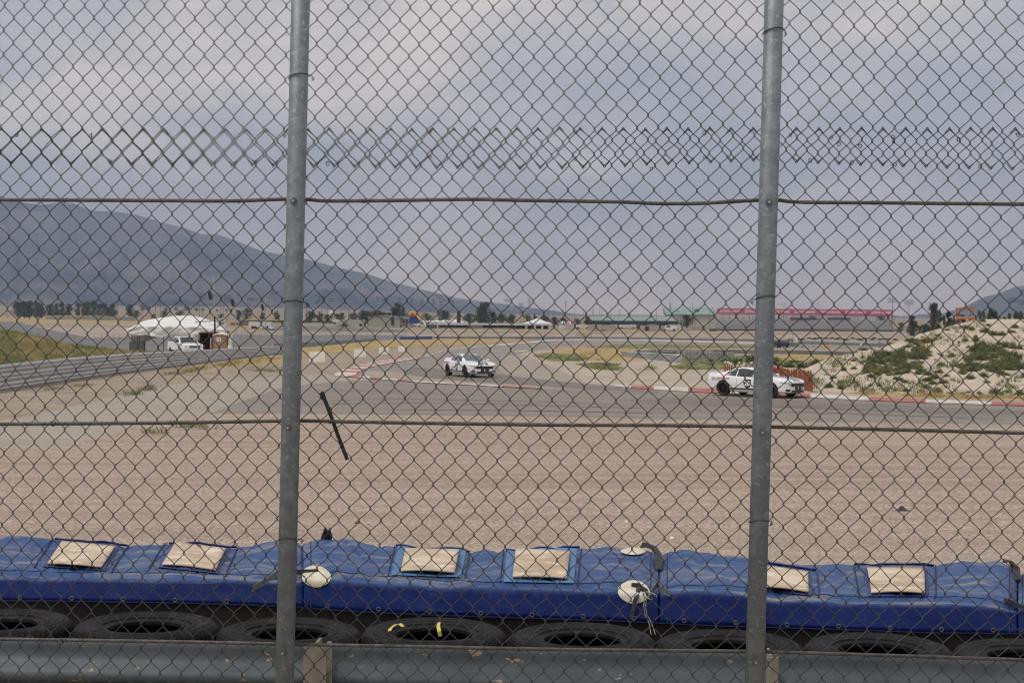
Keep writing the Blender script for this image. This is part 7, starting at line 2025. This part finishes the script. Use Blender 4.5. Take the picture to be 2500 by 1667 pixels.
for side in (1748, 2182):
    a = at(side, 800, Y); b = at(side - (12 if side > 2000 else -2), 782, Y + 14)
    MB().prism([(a.x, Y, T(a.x, Y)), (a.x, Y, a.z), (b.x, Y + 14, b.z), (b.x, Y + 14, T(a.x, Y))], (.1, 0, 0)).build('end_frame', steel_d, gs_)
# roof posts, press boxes and the banner
for px in (1750, 1765, 1780, 1800, 1814, 1830, 1838, 1900, 1913, 1921, 1935, 1960, 2001, 2040, 2086, 2094, 2140, 2170, 2176, 2183):
    p = at(px, 785, Y + 14); MB().cyl((p.x, Y + 14, p.z - 1), (p.x, Y + 14, at(px, 769 + gl(px) - 754, Y + 14).z), .13, n=5).build('roof_post', steel_d, gs_)
for (a_, b_) in ((1845, 1893), (1930, 1985), (2022, 2077)):
    wall_box(gs_, 'press_box', a_, b_, 775.5, 781, Y + 13.5, 2, mat('press_dark', (.085, .088, .095), rough=.7))
bm_ = mat('banner_pink', (.50, .085, .17), (.45, .075, .155), scale=.15, rough=.7)
xs = [1751, 1813, 1873, 1934, 1996, 2058, 2119, 2181]
bmat_t = mat('banner_lettering', (.86, .78, .74), rough=.6)
for i in range(7):
    a, b = xs[i], xs[i + 1]
    p0, p1 = at(a + .3, gl(a), Y - 1), at(b - .3, gl(b) + 14, Y - 1); p2 = at(a + .3, gl(a) + 14.4, Y - 1); p3 = at(b - .3, gl(b), Y - 1)
    pn = MB().prism([p2, p1, p3, p0], (0, .35, 0)).build('banner_panel', bm_, gs_)
    c = (p0 + p1 + p2 + p3) / 4
    me = text_mesh('ZIONS BANK', 1.75, bmat_t, 'lettering', extrude=.01, bold=.03)
    wid = max(v.co.x for v in me.vertices) - min(v.co.x for v in me.vertices)
    for v in me.vertices: v.co.x *= (p3.x - p0.x) * .86 / wid
    o = bpy.data.objects.new('lettering', me); COL.objects.link(o); o.parent = pn
    o.matrix_basis = Matrix.Translation((c.x, Y - 1.06, c.z)) @ Matrix.Rotation(math.atan2(p3.z - p0.z, p3.x - p0.x) * -1, 4, 'Y') @ Matrix.Rotation(R(90), 4, 'X')
a, b = at(1749, 768, Y + 6), at(2186, 772, Y + 6)
MB().box(((a.x + b.x) / 2, Y + .9, (a.z + b.z) / 2), (b.x - a.x, 3.2, .3)).build('roof', mat('stand_roof', (.30, .31, .31), rough=.7), gs_)
# sculptural arches above the banner
for (px, lb) in ((1975, 'right'), (1893, 'left')):
    r = thing('roof_arch', 'thin steel %s arch with a small bird shape above the pink banner' % lb, 'sculpture', at(px + 12, 754, Y + 3), group='arches above the banner')
    c = at(px + 12, 754, Y + 3); k = Y / FPX
    MB().tube([c + Vector((math.cos(t) * 12 * k, 0, math.sin(t) * 12 * k)) for t in lin(0.1, 3.0, 12)], .14, 5).build('arch', mat('arch_steel', (.45, .45, .46), rough=.5), r, smooth=True)
    q = c + Vector((10 * k, 0, 12 * k))
    MB().prism([q, q + Vector((4 * k, 0, 1.2 * k)), q + Vector((2 * k, 0, 2.4 * k)), q + Vector((-2 * k, 0, 2 * k))], (0, .2, 0)).build('bird', mat('arch_rust', (.35, .18, .12), rough=.7), r)
tw_ = thing('stair_tower', 'steel stair tower at the left end of the grandstand', 'stair tower', base(1740, 696))
for px in (1732, 1748):
    for dd in (0, 2.5):
        p = at(px, 800, 696 + dd); MB().cyl((p.x, p.y, T(p.x, p.y)), (p.x, p.y, at(px, 755, 696).z), .09, n=5).build('leg', pole_m, tw_)
for i in range(6):
    a, b = at(1732, 806 - i * 8, 696), at(1748, 800 - i * 8, 696); MB().tube([a, b] if i % 2 else [Vector((b.x, a.y, a.z)), Vector((a.x, b.y, b.z))], .12, 4).build('flight', pole_m, tw_)
wall_box(tw_, 'bin', 1733, 1750, 803, 812, 694, 2, mat('bin_dark', (.05, .055, .06), rough=.7))
# ------------------------------------------------------------------ marshal post, blue car, sand pile
g = gnd(1902, 849); vehicle('parked_car', 'dark blue car parked by the marshal booth', 'car', g, R(118), SUV, 1.85, (mat('paint_blue', (.015, .02, .07), rough=.25), glass_m), ((-1.3, .34), (1.35, .34)), [([(-1.7, 1.0), (-1.3, 1.4), (.4, 1.38), (.95, .98)], 'side'), (((1.08, .96), (.52, 1.43)), 'front'), (((-2.0, 1.0), (-1.45, 1.46)), 'rear')], lamps=[(-2.1, -.7, .85, .06, .3, .15, red_c), (-2.1, .7, .85, .06, .3, .15, red_c)], sc=1.0)
g = gnd(1932, 846); Y = g.y
mp_ = thing('marshal_booth', 'small brown and white marshal booth with a pale sunshade', 'booth', g)
wall_box(mp_, 'cabin', 1924, 1936, 827, 839, Y, 1.5, mat('booth_brown', (.30, .21, .14), rough=.8)); wall_box(mp_, 'window', 1928, 1932, 831, 835, Y - .05, .1, tw)
wall_box(mp_, 'roof', 1923, 1937, 825.5, 827.2, Y - .2, 2, tw); wall_box(mp_, 'whiteboard', 1937, 1948, 825.5, 836, Y, .4, tw)
wall_box(mp_, 'base', 1922, 1950, 839, 846.5, Y, 1.6, mat('booth_base', (.16, .18, .21), rough=.8)); wall_box(mp_, 'pole', 1934, 1935, 813, 826, Y + .6, .12, pole_m); wall_box(mp_, 'sunshade', 1923, 1947, 812.8, 816, Y + .3, 2.0, mat('shade_teal', (.36, .48, .46), rough=.6))
wall_box(mp_, 'bin', 1916, 1923, 838, 847, Y - .2, .8, mat('booth_blue', (.05, .09, .16), rough=.7))
pl_ = thing('rubble_pile', 'low pile of broken pink and white kerb pieces by the marshal booth', 'rubble', gnd(1965, 849)); rr = random.Random(4); g = gnd(1965, 849)
for i in range(26):
    p = g + Vector((rr.gauss(0, .75), rr.uniform(-.4, .6), rr.uniform(0, .3))); MB().box(p + Vector((0, 0, .12)), (rr.uniform(.15, .5), .3, rr.uniform(.12, .3)), rr.random() * 3).build('piece', (white_p, pink_p, conc)[i % 3], pl_)
yb_ = thing('yellow_blocks', 'pair of small yellow blocks on the grass beside the rubble', 'blocks', gnd(2018, 851)); g = gnd(2018, 851)
for dx in (-.35, .35): MB().box(g + Vector((dx, 0, .3)), (.5, .4, .6)).build('block', ye_m, yb_, bevel=.05)
wt_ = thing('white_marker', 'short white post on the far verge by the dune', 'post', gnd(2102, 846)); g = gnd(2102, 846); MB().box(g + Vector((0, 0, .35)), (.35, .2, .8)).build('post', wh_m, wt_)
bt2 = thing('tyre_stack', 'low dark tyre stack before the far red fence', 'tyres', gnd(1416, 827)); g = gnd(1416, 827)
for i in range(4):
    put('tyre', TSIDE, bt2, local=True).location = ((i - 1.5) * .62, 0, 0)
    put('tyre', TSIDE, bt2, local=True).location = ((i - 1.5) * .62, 0, .21)
for i, px in enumerate((1407, 1412, 1417, 1421)):
    pass
rf = thing('mesh_fence', 'rusty red mesh fence panel behind the tyre stack', 'fence', gnd(1417, 822)); A, B = gnd(1406, 823), gnd(1445, 824); k = A.y / FPX
for i in range(9):
    p = A.lerp(B, i / 8); MB().cyl(p, p + Vector((0, 0, 8 * k)), .08, n=5).build('stake', mat('rust_red', (.24, .10, .07), rough=.9), rf)
for f in (2, 5, 8): MB().tube([A + Vector((0, 0, f * k)), B + Vector((0, 0, f * k))], .06, 4).build('wire', mat('rust_red', (.24, .1, .07)), rf)
# ------------------------------------------------------------------ orange timber frame on the dune crest
Y = 118
tf = thing('timber_frame', 'orange brown timber frame platform behind the dune crest', 'frame', base(2358, Y))
tim = mat('orange_timber', (.42, .17, .05), (.36, .14, .045), scale=2, rough=.7)
def beam(p, q, r=.11): MB().tube([p, q], r * .55, 4).build('beam', tim, tf)
c = [at(2336, 790, Y), at(2378, 790, Y)]
for (px, yt) in ((2336, 754), (2376, 751)):
    p = at(px, yt, Y); beam(Vector((p.x, Y, T(p.x, Y))), p, .10); q = at(px + (7 if px < 2350 else -6), yt + 2, Y + 2.2); beam(Vector((q.x, q.y, T(q.x, q.y))), q, .10); beam(p, q, .09)
beam(at(2333, 753.5, Y), at(2379, 750.5, Y), .13); beam(at(2342, 756, Y + 2.2), at(2371, 753, Y + 2.2), .11)
beam(at(2336, 777.5, Y - .1), at(2378, 776.5, Y - .1), .16); beam(at(2343, 777, Y + 2.2), at(2371, 776, Y + 2.2), .1)
a, b = at(2337, 775, Y), at(2378, 774, Y); MB().box(((a.x + b.x) / 2, Y + 1.1, (a.z + b.z) / 2), (b.x - a.x, 2.3, .08)).build('platform', mat('pale_deck', (.5, .45, .38), rough=.8), tf)
beam(at(2343, 792, Y), at(2345, 778, Y), .10); beam(at(2367, 791, Y), at(2369, 777, Y), .10)

# ================================================================== haze
hz = MB().box((0, 4800, 330), (30000, 10000, 760)).build('haze', [])
hz['kind'] = 'stuff'; hz['label'] = 'thin pale summer haze over the whole valley'
hm = bpy.data.materials.new('haze_volume'); hm.use_nodes = True
hn = hm.node_tree.nodes; hn.clear()
ho = hn.new('ShaderNodeOutputMaterial'); hv = hn.new('ShaderNodeVolumePrincipled')
hv.inputs['Color'].default_value = (0.52, 0.645, 0.92, 1)
hv.inputs['Density'].default_value = HAZE
hv.inputs['Anisotropy'].default_value = 0.0
hm.node_tree.links.new(hv.outputs[0], ho.inputs['Volume'])
hz.data.materials.clear(); hz.data.materials.append(hm)
